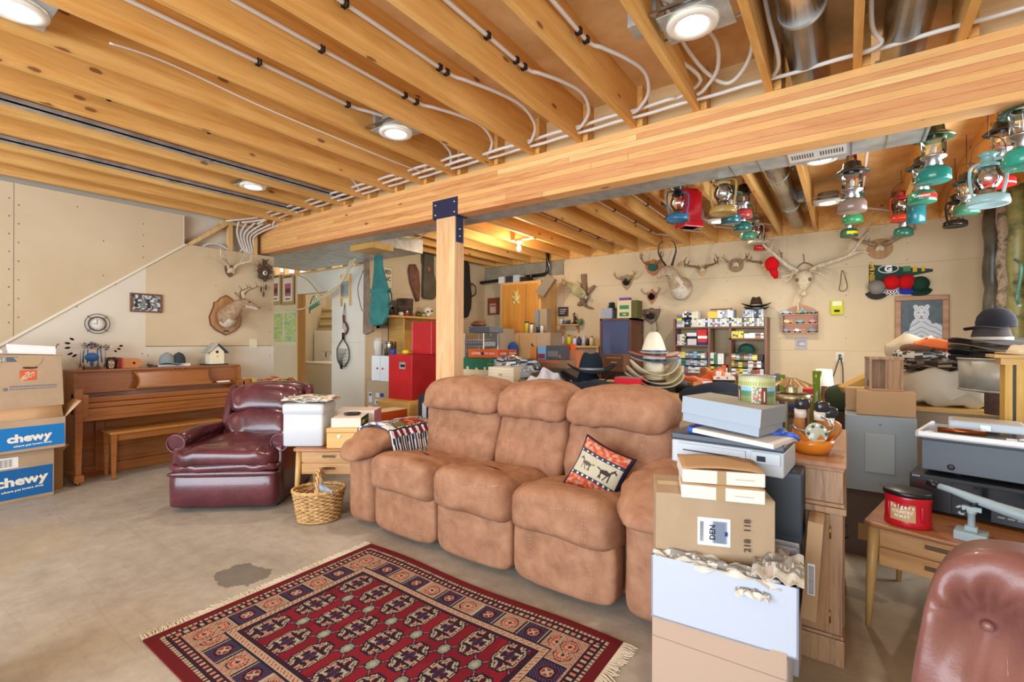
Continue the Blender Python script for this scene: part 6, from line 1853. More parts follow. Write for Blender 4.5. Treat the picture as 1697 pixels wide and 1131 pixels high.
for k in range(4):
 g = G(); g.at((0, 0, .03 * k)).lathe([(0, .03), (.04, .03), (.05, .012), (.09 - .012 * k, .0), (.09 - .012 * k, .004), (.04, .016)], 18); obj('hood', g, flat('dark_green_enamel', '#22403a', .3) if not k else bpy.data.materials['dark_green_enamel'], t)
bpy.data.objects['lantern_lids'].location.z = zt + .14
pb('green and cream crossword patterned carton on the display cabinet', 1023, 1046, 498, 527, 6.9, .22, '#d9c9a0', z0=zt, deco=[('F', -.075, .075, .14, .20, '#3f8a5c'), ('F', -.075, .075, .03, .09, '#3a8054'), ('F', -.02, .03, .05, .07, '#d9c9a0')])
pb('olive green carton beside the crossword patterned one', 1047, 1056, 498, 527, 6.9, .22, '#5d5c34', z0=zt)
pb('flat purple box topping the crossword patterned carton', 1026, 1042, 493.5, 498, 6.92, .12, '#7a4a9c')
# wooden radio in front
pb('old wooden table radio with a gold strip, in front of the display cabinet', 1002, 1033, 588, 616, 5.8, .22, '#6e4a30', name='table_radio', cat='radio', deco=[('F', -.11, .10, .17, .19, '#a87a3c'), ('F', -.04, .04, .115, .125, '#c9ccd0')], m=DARKX)
pb('low dark sideboard under the wooden radio', 996, 1040, 616, 640, 5.75, .35, '#3c2a20', z0=0, name='sideboard', cat='sideboard')
for q_ in ('table_radio', 'sideboard'): pass
bpy.data.objects['sideboard'].location.z = 0
# ------------------------------------------------------------------ hutch full of small boxes
YH = 7.10
def hx(px): return P(px, 560, YH).x
def hz(py, px=1195): return P(px, py, YH).z
x0, x1, xm1, xm2 = hx(1119), hx(1267), hx(1173), hx(1208)
zA, zB, zC, zD, zT_ = hz(544.5), hz(575), hz(563.5), hz(620), hz(527)
t = thing('hutch', 'brown wooden hutch with divided shelves packed with small boxes', 'shelf unit', ((x0 + x1) / 2, 7.25, 0))
def hb(nm, *b, m=DARKX):
 g = G(); g.box(*b); return obj(nm, g, m, t, world=True)
SHW = wood('hutch_wood', '#6a4836', '#8f6a56', 'Z', 1, .5)
for nm, a, b in (('side_panel', x0 - .03, zT_), ('side_panel', x1, zT_), ('divider', xm1, zA), ('divider', xm2, zA)): hb(nm, a, a + .03, YH, YF, zD, b, m=SHW)
hb('shelf', x0, x1, YH, YF, zA, zA + .025); hb('shelf', x0, xm1, YH, YF, zB, zB + .022); hb('shelf', xm2, x1, YH, YF, zC, zC + .022); hb('shelf', x0 - .05, x1 + .08, YH - .04, YF, zD - .04, zD)
hb('apron', x0, x1, YH, YH + .03, zD - .10, zD - .04)
for a in (x0, x1 - .05): hb('leg', a, a + .05, YH, YH + .05, 0, zD - .04)
r = random.Random(21)
PALET = ['#dfe3e8', '#cdd6e0', '#e9e4d4', '#b9c6d6', '#8d9cb4', '#d8d2c0', '#e6dfc2', '#6d7686', '#c9ced4', '#efefef', '#3f4654', '#e3d7a8']
CN = {'#dfe3e8': 'white', '#cdd6e0': 'pale blue-white', '#e9e4d4': 'cream', '#b9c6d6': 'light blue', '#8d9cb4': 'slate blue', '#d8d2c0': 'beige', '#e6dfc2': 'ivory', '#6d7686': 'grey', '#c9ced4': 'silver', '#efefef': 'bright white', '#3f4654': 'dark', '#e3d7a8': 'straw yellow', '#d03a3a': 'red', '#e0cf2e': 'yellow', '#3c6f4c': 'green', '#d9643a': 'orange', '#2b3f7a': 'navy blue', '#7aa8c8': 'sky blue', '#a8805a': 'brown', '#2f3034': 'black'}
def row(px0, px1, z, hmin, hmax, wmin, wmax, where, pal, grp, name='video_case', cat='video case', y=None, skip=()):
 y = y or YH + .02
 x = P(px0, 560, y).x; xe = P(px1, 560, y).x
 k = 0
 while x < xe - .01:
  w_ = min(r.uniform(wmin, wmax), xe - x)
  h_ = r.uniform(hmin, hmax)
  c_ = r.choice(pal)
  c2 = r.choice(pal + ['#efefef', '#d03a3a', '#2b3f7a'])
  g = G(c_); g.box(-w_ / 2 + .001, w_ / 2 - .001, 0, .17, 0, h_)
  g.color(c2); zc = r.uniform(.3, .7) * h_; g.box(-w_ / 2 + .004, w_ / 2 - .004, -.001, .0, zc - h_ * .12, zc + h_ * .12)
  o = obj(name, g, SATIN, loc=(x + w_ / 2, y, z))
  k += 1
  tag(o, f'{CN[c_]} {cat}, {k}th along from the display cabinet, {where}', cat, grp)
  x += w_ + .0005
 return z
ALLC = list(CN)
top1 = zA + .025
row(1134, 1266, top1, .105, .12, .026, .034, 'on the hutch top', PALET, 'video cases on the hutch top')
row(1134, 1157, top1 + .122, .09, .115, .027, .034, 'upper row at the stacked end', PALET, 'video cases, upper row, stacked end')
row(1189, 1216, top1 + .122, .10, .115, .03, .036, 'under the wooden strip', PALET[:5], 'video cases under the slat')
row(1231, 1266, top1 + .122, .10, .115, .024, .03, 'beneath the cowboy hats', PALET[:6] + ['#3f4654'], 'video cases beneath the hats')
for i, (pa, pb_, za, h_, c_) in enumerate(((1121, 1130, 0, .045, '#c9ced4'), (1121, 1130, .046, .045, '#8d9cb4'), (1121, 1130, .092, .04, '#e0cf2e'), (1121, 1131, .133, .05, '#6d7686'), (1130, 1145, 0, .045, '#d8d2c0'), (1130, 1145, .046, .05, '#b9c6d6'), (1130, 1146, .097, .045, '#3f4654'), (1130, 1146, .143, .06, '#dfe3e8'))):
 xa_, xb_ = P(pa, 560, YH + .02).x, P(pb_, 560, YH + .02).x
 bx(f'{CN[c_]} tape box, {i + 1}th in the flat stack at the end of the hutch top', ((xa_ + xb_) / 2, YH + .1, top1 + za), (xb_ - xa_ - .002, .16, h_ - .001), 0, c_, name='tape_box', cat='tape box', group='flat tape boxes on the hutch top', bev=0)
bx('yellow and red cardboard box on the video cases of the hutch', (P(1185, 540, YH + .1).x, YH + .1, top1 + .122), (.16, .15, .09), 0, '#e8dcc8', cols={'-y': '#e4c25a'}, bev=0)
bx('thin brown wooden slat lying across the upper video cases', (P(1195, 540, YH + .1).x, YH + .1, top1 + .24), (.29, .03, .02), 0, name='wooden_strip', cat='strip', m=DARKX)
mid = zB + .022
for args in ((1122, 1138, mid, .05, .06, .03, .04, 'low on the middle shelf', PALET + ['#7aa8c8', '#3c6f4c']), (1122, 1137, mid + .062, .09, .11, .03, .04, 'high on the middle shelf', PALET + ['#e0cf2e', '#3c6f4c', '#d03a3a'])):
 row(*args, 'small boxes on the middle shelf', 'small_box', 'small box')
for i, (pa, pb_, za, h_, c_) in enumerate(((1139, 1154, 0, .09, '#c9ced4'), (1141, 1154, .091, .035, '#2f3034'), (1138, 1154, .128, .05, '#dfe3e8'), (1156, 1172, 0, .04, '#2b3f7a'), (1156, 1172, .041, .05, '#d03a3a'), (1156, 1172, .093, .04, '#efefef'), (1156, 1171, .135, .05, '#d03a3a'), (1156, 1172, .187, .04, '#d03a3a'))):
 xa_, xb_ = P(pa, 560, YH + .02).x, P(pb_, 560, YH + .02).x
 bx(f'{CN[c_]} flat box, {i + 1}th of those stacked on the middle shelf', ((xa_ + xb_) / 2, YH + .1, mid + za), (xb_ - xa_ - .002, .16, h_ - .001), 0, c_, name='flat_box', cat='box', group='flat boxes stacked on the hutch', bev=0)
for lv in range(3):
 row(1122, 1172, zD + .001 + .105 * lv, .07, .10, .04, .07, ('bottom layer below the middle shelf', 'second layer below the middle shelf', 'upper layer below the middle shelf')[lv], ALLC[:9] + ['#3c6f4c', '#e0cf2e', '#7aa8c8', '#6d7686'], 'ammunition boxes in the hutch', 'cartridge_box', 'cartridge box')
for lv in range(3):
 row(1211, 1266, zD + .001 + .10 * lv, .07, .095, .04, .07, ('bottom layer of the open bay', 'second layer of the open bay', 'top layer of the open bay')[lv], ['#dfe3e8', '#efefef', '#d9643a', '#3c6f4c', '#8d9cb4', '#a8805a', '#2b3f7a', '#2f3034', '#c9ced4', '#e0cf2e'], 'small boxes in the open hutch bay', 'cartridge_box', 'cartridge box')
row(1176, 1206, zD + .001, .08, .13, .04, .06, 'narrow centre bay', ['#2f3034', '#a8805a', '#efefef', '#3c6f4c', '#d9643a', '#e0cf2e'], 'boxes in the centre bay', 'cartridge_box', 'cartridge box')
row(1176, 1199, zD + .135, .13, .16, .05, .07, 'upper layer of the centre bay', ['#efefef', '#3c6f4c', '#2f3034', '#dfe3e8'], 'tall boxes in the centre bay', 'cartridge_box', 'cartridge box')
row(1210, 1232, zC + .022, .095, .10, .03, .04, 'in the yellow row', ['#e0cf2e'], 'yellow boxes in the hutch', 'cartridge_box', 'cartridge box')
row(1233, 1266, zC + .022, .06, .09, .05, .08, 'beside the yellow row', ['#dfe3e8', '#a8805a', '#efefef', '#c9ced4'], 'pale boxes beside the yellow row', 'cartridge_box', 'cartridge box')
cap((P(1236, 585, YH + .1).x, YH + .13, zD + .31), 0, '#1f4a40', '#1f4a40', 'dark green cap with a pale patch in the open bay of the hutch', .10)

def cowboy(loc, lab, col, rz=0, r=.085, h=.12, brim=.19, curl=.06, band='#3a2f26', sag=.0, m=FABRIC, tilt=0, edge=None, cat='cowboy hat', group=None, dent=True):
 t = thing('cowboy_hat', lab, cat, loc, rz, group, ry=tilt)
 g = G(col)
 def cf(u, v):
  a = 2 * PI * u
  ph = v * PI / 2
  rr = r * (1 - (.2 if dent else .38) * math.sin(ph)) * max(0, math.cos(ph)) ** (.35 if dent else .5)
  x = rr * math.cos(a)
  z = h * math.sin(ph) - (.22 * h * math.exp(-(x / (.35 * r)) ** 2) * v ** 4 if dent else 0)
  return Vector((x, rr * 1.15 * math.sin(a), z))
 g.sheet(cf, 32, 16); obj('crown', g, m, t)
 g = G(col)
 def bf(u, v):
  a = 2 * PI * u
  rr = r + (brim - r) * v
  x, y = rr * math.cos(a), rr * 1.12 * math.sin(a)
  return Vector((x * (1 - .08 * v * abs(math.cos(a))), y, curl * (v ** 1.8) * abs(math.cos(a)) ** 2.2 - sag * v * abs(math.sin(a)) ** 2))
 g.sheet(bf, 48, 8); br = obj('brim', g, m, t, solid=.003)
 if edge:
  g = G(edge); g.tube([bf(i / 48, 1) for i in range(48)], .004, 5, closed=True); obj('brim_edge', g, m, br)
 g = G(band); g.sheet(lambda u, v: Vector(((r * 1.015 - .002 * v) * math.cos(2 * PI * u), (r * 1.015) * 1.2 * math.sin(2 * PI * u), .002 + .018 * v)), 32, 2); obj('hat_band', g, SATIN, t)
 return t
px_ = P(1253, 520, YH + .1).x
cowboy((px_, YH + .14, top1 + .232), 'black leather hat under the brown one on the hutch', '#16130f', .2, .085, .07, .17, .04, '#b9b4a8')
cowboy((px_ - .005, YH + .14, top1 + .275), 'dark brown cowboy hat with a silver concho band, topmost on the hutch', '#3d2c20', .15, .08, .14, .20, .05, '#d8d0c0')
# curio shelf with toy cars
zc0, zc1 = P(1327, 553, YW).z, P(1327, 518, YW).z
xc0, xc1 = P(1298, 540, YW).x, P(1356, 540, YW).x
t = thing('curio_shelf', 'arched wooden curio shelf with three rows of model cars on the far wall', 'shelf', ((xc0 + xc1) / 2, YW, zc0))
w_, h_ = (xc1 - xc0) / 2, zc1 - zc0
CUR = wood('curio_wood', '#a8693f', '#cf9468', 'X', 1, .4)
g = G(); g.prism([(-w_, 0), (w_, 0), (w_, h_), (w_ * .75, h_ + .05), (w_ * .3, h_ + .09), (0, h_ + .12), (-w_ * .3, h_ + .09), (-w_ * .75, h_ + .05), (-w_, h_)], -.015, 0, 'XZ'); obj('back_panel', g, CUR, t)
for x in (-w_, w_ - .012):
 g = G(); g.box(x, x + .012, -.075, -.015, 0, h_); obj('side_panel', g, DARKX, t)
rows_ = [0, .12, .245]
for z in rows_:
 g = G(); g.box(-w_ - .005, w_ + .005, -.08, -.015, z, z + .012); obj('shelf_board', g, CUR, t)
g = G('#5d9aa0'); g.prism([(0, h_ + .0), (.04, h_ + .03), (.03, h_ + .06), (0, h_ + .05), (-.03, h_ + .06), (-.04, h_ + .03)], -.018, -.015, 'XZ'); obj('heart_tile', g, GLOSS, t)
def toycar(x, z, L, c_, lab, kind=0):
 q = thing('model_car', lab, 'model car', (t.location.x + x, YW - .045, zc0 + z + .012), 0, 'model cars on the curio shelf')
 g = G(c_)
 g.prism([(-L / 2, .012), (L / 2, .012), (L / 2, .03), (L * .25, .036), (L * .1, .055 if kind == 0 else .045), (-L * .25, .055 if kind == 0 else .04), (-L * .4, .036), (-L / 2, .034)], -.016, .016, 'XZ'); obj('body', g, GLOSS, q, bev=.002)
 for sx in (-.32, .32):
  for sy in (-.018, .018):
   g = G(); g.at((L * sx, sy, .012), rx=PI / 2).lathe([(0, -.004), (.012, -.004), (.012, .004), (0, .004)], 10); obj('wheel', g, BLACK, q)
for x, z, L, c_, lab in ((-.16, .245, .14, '#8fb0c0', 'pale blue vintage model car on the top curio shelf'), (-.02, .245, .07, '#c9b03a', 'small yellow model car on the top curio shelf'), (.06, .245, .07, '#5a7a4a', 'small green model car on the top curio shelf'), (.15, .245, .07, '#4a6a5a', 'dark green model car at the end of the top curio shelf'), (-.15, .12, .13, '#c9a23a', 'yellow racing model car on the middle curio shelf'), (.0, .12, .11, '#3f7a70', 'teal model car on the middle curio shelf'), (.14, .12, .10, '#b0403a', 'red model car on the middle curio shelf'), (-.16, 0, .10, '#4a5a70', 'blue-grey model car on the bottom curio shelf'), (-.03, 0, .09, '#b8c0c0', 'silver model car on the bottom curio shelf'), (.14, 0, .13, '#3a3a40', 'black model motorcycle-like car on the bottom curio shelf')):
 toycar(x, z, L, c_, lab)
# hanging yellow card, paper, outlet
c_ = wl(1387, 510)
bx('yellow and white package hanging on the far wall', (c_[0], YW - .015, c_[2] - .09), (.13, .03, .18), .05, '#c9cc2e', name='package', cat='package', deco=[('F', -.05, .05, .11, .17, '#e8e6c0'), ('F', -.03, .03, .03, .06, '#2a2c22')])
c_ = wl(1328, 569)
bx('small grey sketch print pinned under the curio shelf', (c_[0], YW - .004, c_[2] - .08), (.14, .006, .15), 0, '#b4b4b8', name='print', cat='print', deco=[('F', -.05, .05, .03, .12, '#9a9aa2'), ('F', -.02, .04, .05, .09, '#c4c4ca')])
t = thing('wall_outlet', 'wall outlet with two black plugs and cords hanging down', 'outlet', wl(1392, 592))
g = G('#d9d4c4'); g.box(-.045, .045, -.008, 0, -.06, .06); obj('plate', g, SATIN, t)
for k, pts in enumerate((((0, -.02, .02), (-.03, -.03, -.1), (-.10, -.05, -.35), (-.18, -.06, -.6), (-.2, -.06, -.75)), ((.01, -.02, -.02), (.03, -.03, -.15), (.03, -.04, -.4), (.0, -.05, -.55)))):
 g = G(); g.tube(smooth(pts), .006, 6); g.box(pts[0][0] - .014, pts[0][0] + .014, -.035, -.008, pts[0][2] - .014, pts[0][2] + .014); obj('cord', g, BLACK, t)
# pennant and caps
pa, pz = P(1440, 438, YW), P(1546, 452, YW)
hz0, hz1 = P(1441, 472, YW).z, P(1441, 439, YW).z
t = thing('pennant', 'green sports pennant with a white G oval and yellow letters pinned behind four caps', 'pennant', (pa.x, YW, hz0))
L_ = pz.x - pa.x; H_ = hz1 - hz0
g = G(); g.prism([(0, 0), (0, H_), (L_, H_ * .58), (L_, H_ * .46)], -.006, 0, 'XZ'); obj('felt', g, flat('pennant_green', '#27443a', .9), t)
g = G('#e0b02e'); letter(g, 'GREEN BAY', .062, facing_my(.035, -.0065, H_ * .5, PI / 2), '#e0b02e', 1, .002); obj('yellow_lettering', g, FABRIC, t)
g = G('#f2f2ee'); g.at((.19, -.0065, H_ * .72), rx=PI / 2).lathe([(.0, .001), (.10, .001), (.10, 0)], 28, sy=.52); g.color('#27443a').lathe([(.0, .0015), (.09, .0015)], 28, sy=.45); letter(g, 'G', .10, facing_my(.19, -.0085, H_ * .72), '#f4f4f0', 1, .006); obj('oval_logo', g, FABRIC, t)
g = G('#4f8a5c'); g.box(.33, .40, -.0068, -.006, H_ * .55, H_ * .8); g.color('#d9b02e'); g.box(.42, .46, -.0068, -.006, H_ * .5, H_ * .75); g.box(.5, .53, -.0068, -.006, H_ * .5, H_ * .7); obj('helmet_print', g, FABRIC, t)
for px, py, c1, c2, pn, lab in ((1453, 474, '#86827c', '#3b3634', None, 'grey cap with a dark brim, first of the caps under the pennant'), (1477, 466, '#c9171c', '#17171a', 'check', 'red cap with a black and white checked brim under the pennant'), (1502, 465, '#c0161c', '#2438a0', None, 'red cap with a blue brim under the pennant'), (1524, 468, '#1f3d30', '#1d372c', None, 'dark green cap at the pointed end of the pennant')):
 c_ = wl(px, py + 2)
 cap((c_[0], YW - .012, c_[2] - .01), 0, c1, c2, lab, .088, rx=PI / 2 - .12, panel=pn, group=None)
# tiger picture
def tigercol(u, v):
 x, y = u, v
 bg = '#47565e' if nz((u * 6, v * 6, 0)) > 0 else '#3d4b54'
 if v < .12: return '#aeb9c6'
 head = math.hypot((x - .50) / .19, (y - .68) / .19) < 1
 ear = min(math.hypot((x - .36) / .06, (y - .84) / .06), math.hypot((x - .64) / .06, (y - .84) / .06)) < 1
 body = (x - .50) ** 2 / .09 + (y - .22) ** 2 / .16 < 1 or ((x - .85) ** 2 / .08 + (y - .12) ** 2 / .10 < 1) or ((x - .18) ** 2 / .05 + (y - .02) ** 2 / .05 < 1)
 if head or ear:
  if min(math.hypot((x - .43) / .022, (y - .70) / .014), math.hypot((x - .57) / .022, (y - .70) / .014)) < 1: return '#2c3a48'
  if math.hypot((x - .50) / .035, (y - .60) / .022) < 1: return '#7a6a70'
  if abs(y - .56) < .008 and abs(x - .5) < .06: return '#4a5560'
  d = abs(math.sin((abs(x - .5) * 40 + y * 30)))
  return '#5b6876' if d < .22 and (abs(x - .5) > .07 or y > .74) else '#ccd2da'
 if body:
  return '#6a7886' if abs(math.sin((y * 26 + 3 * abs(x - .5) * 4 + nz((x * 5, y * 5, 1))))) < .24 else '#c3ccd8'
 return bg
ta, tb = P(1483, 492, YW), P(1573, 492, YW)
z1_, z0_ = P(1528, 490, YW).z, P(1528, 574, YW).z
t = thing('tiger_picture', 'framed picture of a white tiger lying down, on the far wall', 'picture', ((ta.x + tb.x) / 2, YW, z0_))
w_, h_ = (tb.x - ta.x) / 2, z1_ - z0_
for nm, b in (('frame', (-w_, w_, -.03, 0, 0, .06)), ('frame', (-w_, w_, -.03, 0, h_ - .06, h_)), ('frame', (-w_, -w_ + .06, -.03, 0, .06, h_ - .06)), ('frame', (w_ - .06, w_, -.03, 0, .06, h_ - .06))):
 pass
g = G(); g.box(-w_, w_, -.03, 0, 0, .06); g.box(-w_, w_, -.03, 0, h_ - .06, h_); g.box(-w_, -w_ + .06, -.03, 0, .06, h_ - .06); g.box(w_ - .06, w_, -.03, 0, .06, h_ - .06); obj('frame', g, wood('frame_wood', '#8a623e', '#b58a60', 'X', 1, .4), t, bev=.008)
g = G(); g.sheet(lambda u, v: Vector((-w_ + .06 + (2 * w_ - .12) * u, -.012, .06 + (h_ - .12) * v)), 90, 100, colfn=tigercol); obj('print', g, SATIN, t)

# ------------------------------------------------------------------ doorway wall, laundry room, side wall with rifle cases
YD = 4.53
t = None
for k, (a, b, lab, c_) in enumerate(((449, 467, 'framed antique notice with a round brown picture, by the drywall corner', '#9c5a48'), (469, 489, 'framed antique notice with a reddish running animal, beside the doorway', '#a8606c'))):
 pa, pq = P(a, 458, YD), P(b, 505, YD)
 W_, H_ = pq.x - pa.x, pa.z - pq.z
 bx(lab, ((pa.x + pq.x) / 2, YD - .012, pq.z), (W_, .02, H_), 0, '#a8905c', name='framed_notice', cat='picture', bev=.002, deco=[('F', -W_ * .38, W_ * .38, H_ * .12, H_ * .9, '#d9cdb8'), ('F', -W_ * .25, W_ * .25, H_ * .3, H_ * .72, c_), ('F', -W_ * .18, W_ * .2, H_ * .4, H_ * .55, '#5a3a34'), ('F', -W_ * .2, W_ * .2, H_ * .18, H_ * .22, '#6a3a34'), ('F', -W_ * .3, W_ * .3, H_ * .93, H_ * .96, '#3a2a20')])
def mapcol(u, v):
 if abs(u - .48) < .02 or v > .96 or v < .08: return '#cfc8a0'
 q = nz((u * 5, v * 7, 2)) + .4 * nz((u * 20, v * 20, 1))
 return '#a9b65a' if q > .05 else ('#c2c48a' if q > -.2 else '#8fae6c')
pa, pq = P(450, 518, YD), P(494, 572, YD)
g = G(); g.sheet(lambda u, v: Vector((pa.x + (pq.x - pa.x) * u, YD - .004, pq.z + (pa.z - pq.z) * v)), 40, 44, colfn=mapcol)
solo('wall_map', g, SATIN, 'green topographic wall map in two panels beside the laundry doorway', 'map')
# washboard, slingshot, net
c_ = P(574, 480, YD); t = thing('washboard', 'old wooden washboard hanging on the drywall beside the doorway', 'washboard', (c_.x, YD, c_.z))
for x in (-.125, .10):
 g = G(); g.box(x, x + .025, -.03, 0, -.26, .24); obj('rail', g, DRIFTW if 'DRIFTW' in globals() else STUD, t)
g = G(); g.box(-.12, .12, -.025, -.005, .12, .24); g.box(-.1, .1, -.025, -.005, -.14, -.11); obj('wooden_panel', g, STUD, t)
g = G()
for k in range(16): g.tube([(-.1, -.015, -.10 + .014 * k), (.1, -.015, -.10 + .014 * k)], .007, 6)
obj('ribbed_plate', g, GALV, t)
c_ = P(572, 535, YD); t = thing('slingshot', 'maroon handled slingshot hanging on a cord under the washboard', 'slingshot', (c_.x, YD - .02, c_.z))
g = G(); g.tube(smooth([(-.02, 0, .12), (-.01, 0, .02), (.05, 0, -.02), (.09, 0, -.10), (.05, 0, -.17), (.0, 0, -.18)]), .016, 8); obj('curved_grip', g, flat('maroon_grip', '#6f2c2c', .4), t)
g = G(); g.tube([(0, .01, .31), (-.03, 0, .1), (-.03, 0, -.1)], .004, 5); g.tube([(0, .01, .31), (.03, 0, .05), (.01, 0, -.3)], .004, 5); obj('cord', g, DARKX, t)
c_ = P(571, 580, YD); t = thing('landing_net', 'black landing net hanging below the slingshot', 'fishing net', (c_.x, YD - .03, c_.z))
g = G(); g.tube([(0, 0, .27), (0, 0, .17)], .018, 8); obj('handle', g, BLACK, t)
g = G(); g.tube(smooth([(0, 0, .18), (-.10, 0, .08), (-.15, 0, .0), (-.14, 0, -.15), (-.07, 0, -.24), (0, 0, -.26), (.07, 0, -.24), (.15, 0, -.14), (.15, 0, 0), (.10, 0, .08), (0, 0, .18)]), .009, 7); obj('hoop', g, BLACK, t)
g = G()
for k in range(9):
 x = -.12 + .03 * k; g.tube(smooth([(x, 0, .02), (x * .5, -.04, -.12), (x * .25, -.03, -.26), (x * .3, -.02, -.30)]), .003, 4, cap=False)
for z in (-.05, -.1, -.15, -.2): g.tube([(-.13 + z * -.1, 0, z), (0, -.05, z - .03), (.13 + z * .1, 0, z)], .0025, 4, cap=False)
obj('mesh_bag', g, BLACK, t)
# laundry: washer, dryer and shelf
WAP = flat('appliance_white', '#dfe6ec', .3)
pa, pq = P(505, 605, 5.3), P(552, 605, 5.3)
t = thing('washing_machine', 'white front panel of a washing machine through the laundry doorway', 'washing machine', ((pa.x + pq.x) / 2, 5.65, 0))
w_ = (pq.x - pa.x) / 2 + .05
g = G(); g.box(-w_, w_, -.33, .3, 0, .83); obj('cabinet', g, WAP, t, bev=.01); g = G(); g.box(-w_ - .01, w_ + .01, -.34, .3, .83, .87); obj('top', g, WAP, t, bev=.01)
g = G(); g.box(-w_, w_, .22, .3, .87, .98); obj('control_panel', g, WAP, t, bev=.01)
pa, pq = P(512, 545, 6.0), P(553, 545, 6.0)
t = thing('refrigerator', 'white upright fridge behind the washing machine in the laundry room', 'refrigerator', ((pa.x + pq.x) / 2 + .1, 6.2, 0))
g = G(); g.box(-.4, .4, -.18, .15, 0, 1.52); obj('cabinet', g, WAP, t, bev=.01); g = G(); g.box(-.08, .4, -.20, -.18, 1.06, 1.51); obj('door', g, WAP, t, bev=.006); g = G(); g.box(-.08, .4, -.20, -.18, .3, 1.05); obj('door', g, WAP, t, bev=.006); g = G('#2b7aa0'); g.box(.06, .11, -.203, -.20, .94, 1.04); obj('blue_sticker', g, SATIN, t)
g = G('#a99c7a')
for k in range(9):
 g.color(('#b5a988', '#8f8464', '#c4b898')[k % 3]).at((t.location.x + rnd.uniform(-.03, .03) + .05, 6.15, 1.525 + .055 * k)).box(-.28 + .015 * k, .28 - .01 * k, -.13, .12, 0, .052)
solo('folded_cloths', g, FABRIC, 'tall stack of tan folded cloths on top of the laundry fridge', 'cloths')
bpy.data.objects['folded_cloths']['kind'] = 'stuff'
g = G('#2f8a8c'); p = P(521, 505, 4.9); g.at(tuple(p)).tube(smooth([(-.15, 0, -.16), (-.13, 0, .02), (.0, 0, .16), (.13, 0, .02)]), .012, 7); g.prism([(-.16, -.1), (.16, .0), (.12, .08), (-.13, -.02)], -.02, .02, 'XZ')
solo('clothes_hanger', g, SATIN, 'teal cloth over a white hanger in the laundry doorway', 'hanger')
g = G(); g.tube([(p.x, 4.9, 2.0), (p.x, 4.9, 2.76)], .004, 5)
solo('hanging_wire', g, STEEL, 'thin wire dropping from the laundry joists to the teal hanger', 'wire')
lamp('laundry_fill', 'POINT', (-7.9, 5.3, 2.6), (0, 0, 0), 26, (1, .93, .75), shadow_soft_size=.1)  # unseen fill light added to brighten the laundry room
# soft rifle cases
def case_prof(name, lab, loc, rz, pts, d, m, extra=None, cat='rifle case'):
 t = thing(name, lab, cat, loc, rz)
 g = G(); g.prism(pts, -d / 2, d / 2, 'XZ'); obj('case_body', g, m, t, bev=d * .35, seg=3)
 return t
TEAL = mottled('teal_canvas', '#2c6e6c', '#418a84', 8, .85, bump=.2, bscale=200)
c_ = P(628, 535, 4.25)
s_ = P(640, 480, 4.25).x - P(612, 480, 4.25).x
H_ = P(628, 410, 4.25).z - c_.z
t = case_prof('rifle_case', 'teal canvas rifle case hanging muzzle up under the trunk duct', (c_.x, 4.25, c_.z - .03), 0, [(-.18, .02), (-.10, -.02), (.09, .0), (.17, .10), (.21, .32), (.17, H_ * .5), (.06, H_ * .78), (.04, H_ + .02), (-.07, H_ + .02), (-.09, H_ * .7), (-.15, H_ * .35)], .07, TEAL)
for q in ((-.14, .20, -.045, .045, .44, .50), (-.16, .21, -.045, .045, .24, .28)):
 g = G(); g.box(*q); obj('canvas_band', g, TEAL, t)
g = G(); g.tube(smooth([(.18, 0, .47), (.25, 0, .42), (.25, 0, .30), (.20, 0, .26)]), .009, 6); obj('handle', g, BLACK, t)
g = G(); g.tube([(-.01, 0, H_), (-.01, 0, H_ + .14)], .006, 5); obj('hanging_loop', g, BLACK, t)
c_ = P(607, 550, 4.40); H_ = P(610, 418, 4.40).z - c_.z
t = case_prof('rifle_case', 'long brown suede rifle case hanging just behind the teal one', (c_.x, 4.40, c_.z - .05), 0, [(-.06, .02), (.0, 0), (.16, .05), (.12, .25), (.07, .6), (.045, H_), (-.04, H_), (-.05, .5)], .05, mottled('taupe_suede', '#75614f', '#9a8570', 6, .9))
g = G(); g.tube(smooth([(-.03, -.03, .95), (-.16, -.03, .7), (-.10, -.03, .45), (-.05, -.03, .35)]), .006, 5); obj('sling', g, DARKX, t)
def gw(px, py, off=0): p = on('X', px, py, -5.92 + off); return p
# parking sign, brown picture
a, b = gw(629, 440), gw(646, 475)
t = thing('metal_sign', 'rusty cream tin sign half hidden behind the teal rifle case', 'sign', (-5.92, (a.y + b.y) / 2, b.z - .3))
g = G('#d9cdaa'); g.box(0, .004, -.16, .16, 0, .62, {'+x': '#d9cdaa'}); g.color('#4f4a34')
for q in ((-.15, .15, .012, .018), (-.15, .15, .60, .606)): g.box(.004, .005, *q)
g.box(.004, .005, -.15, -.145, .012, .606); g.box(.004, .005, .145, .15, .012, .606)
for i, s_ in enumerate(('UNAUTHORIZED'[-4:], 'PARKING'[-3:], 'TOWED'[-3:])): pass
letter(g, 'UED', .085, facing_x(.0055, .04, .52), '#3c3c30', 1, .003); letter(g, 'NC', .085, facing_x(.0055, .05, .41), '#3c3c30', 1, .003)
obj('sign_face', g, SATIN, t)
a, b = gw(624, 507), gw(650, 545)
t = thing('framed_print', 'small dark print in a weathered wooden frame beside the teal rifle case', 'picture', (-5.92, (a.y + b.y) / 2, b.z))
W_, H_ = (b.y - a.y) / 2, a.z - b.z
g = G(); g.box(0, .025, -W_, W_, 0, .04); g.box(0, .025, -W_, W_, H_ - .04, H_); g.box(0, .025, -W_, -W_ + .04, 0, H_); g.box(0, .025, W_ - .04, W_, 0, H_); obj('frame', g, wood('weathered_frame', '#6b5d4c', '#8f7f6a', 'Z', 1, .8), t)
g = G('#4c4438'); g.box(.004, .01, -W_ + .03, W_ - .03, .03, H_ - .03); g.color('#7a6a50').box(.010, .011, -.06, .05, .1, .2); obj('print', g, SATIN, t)
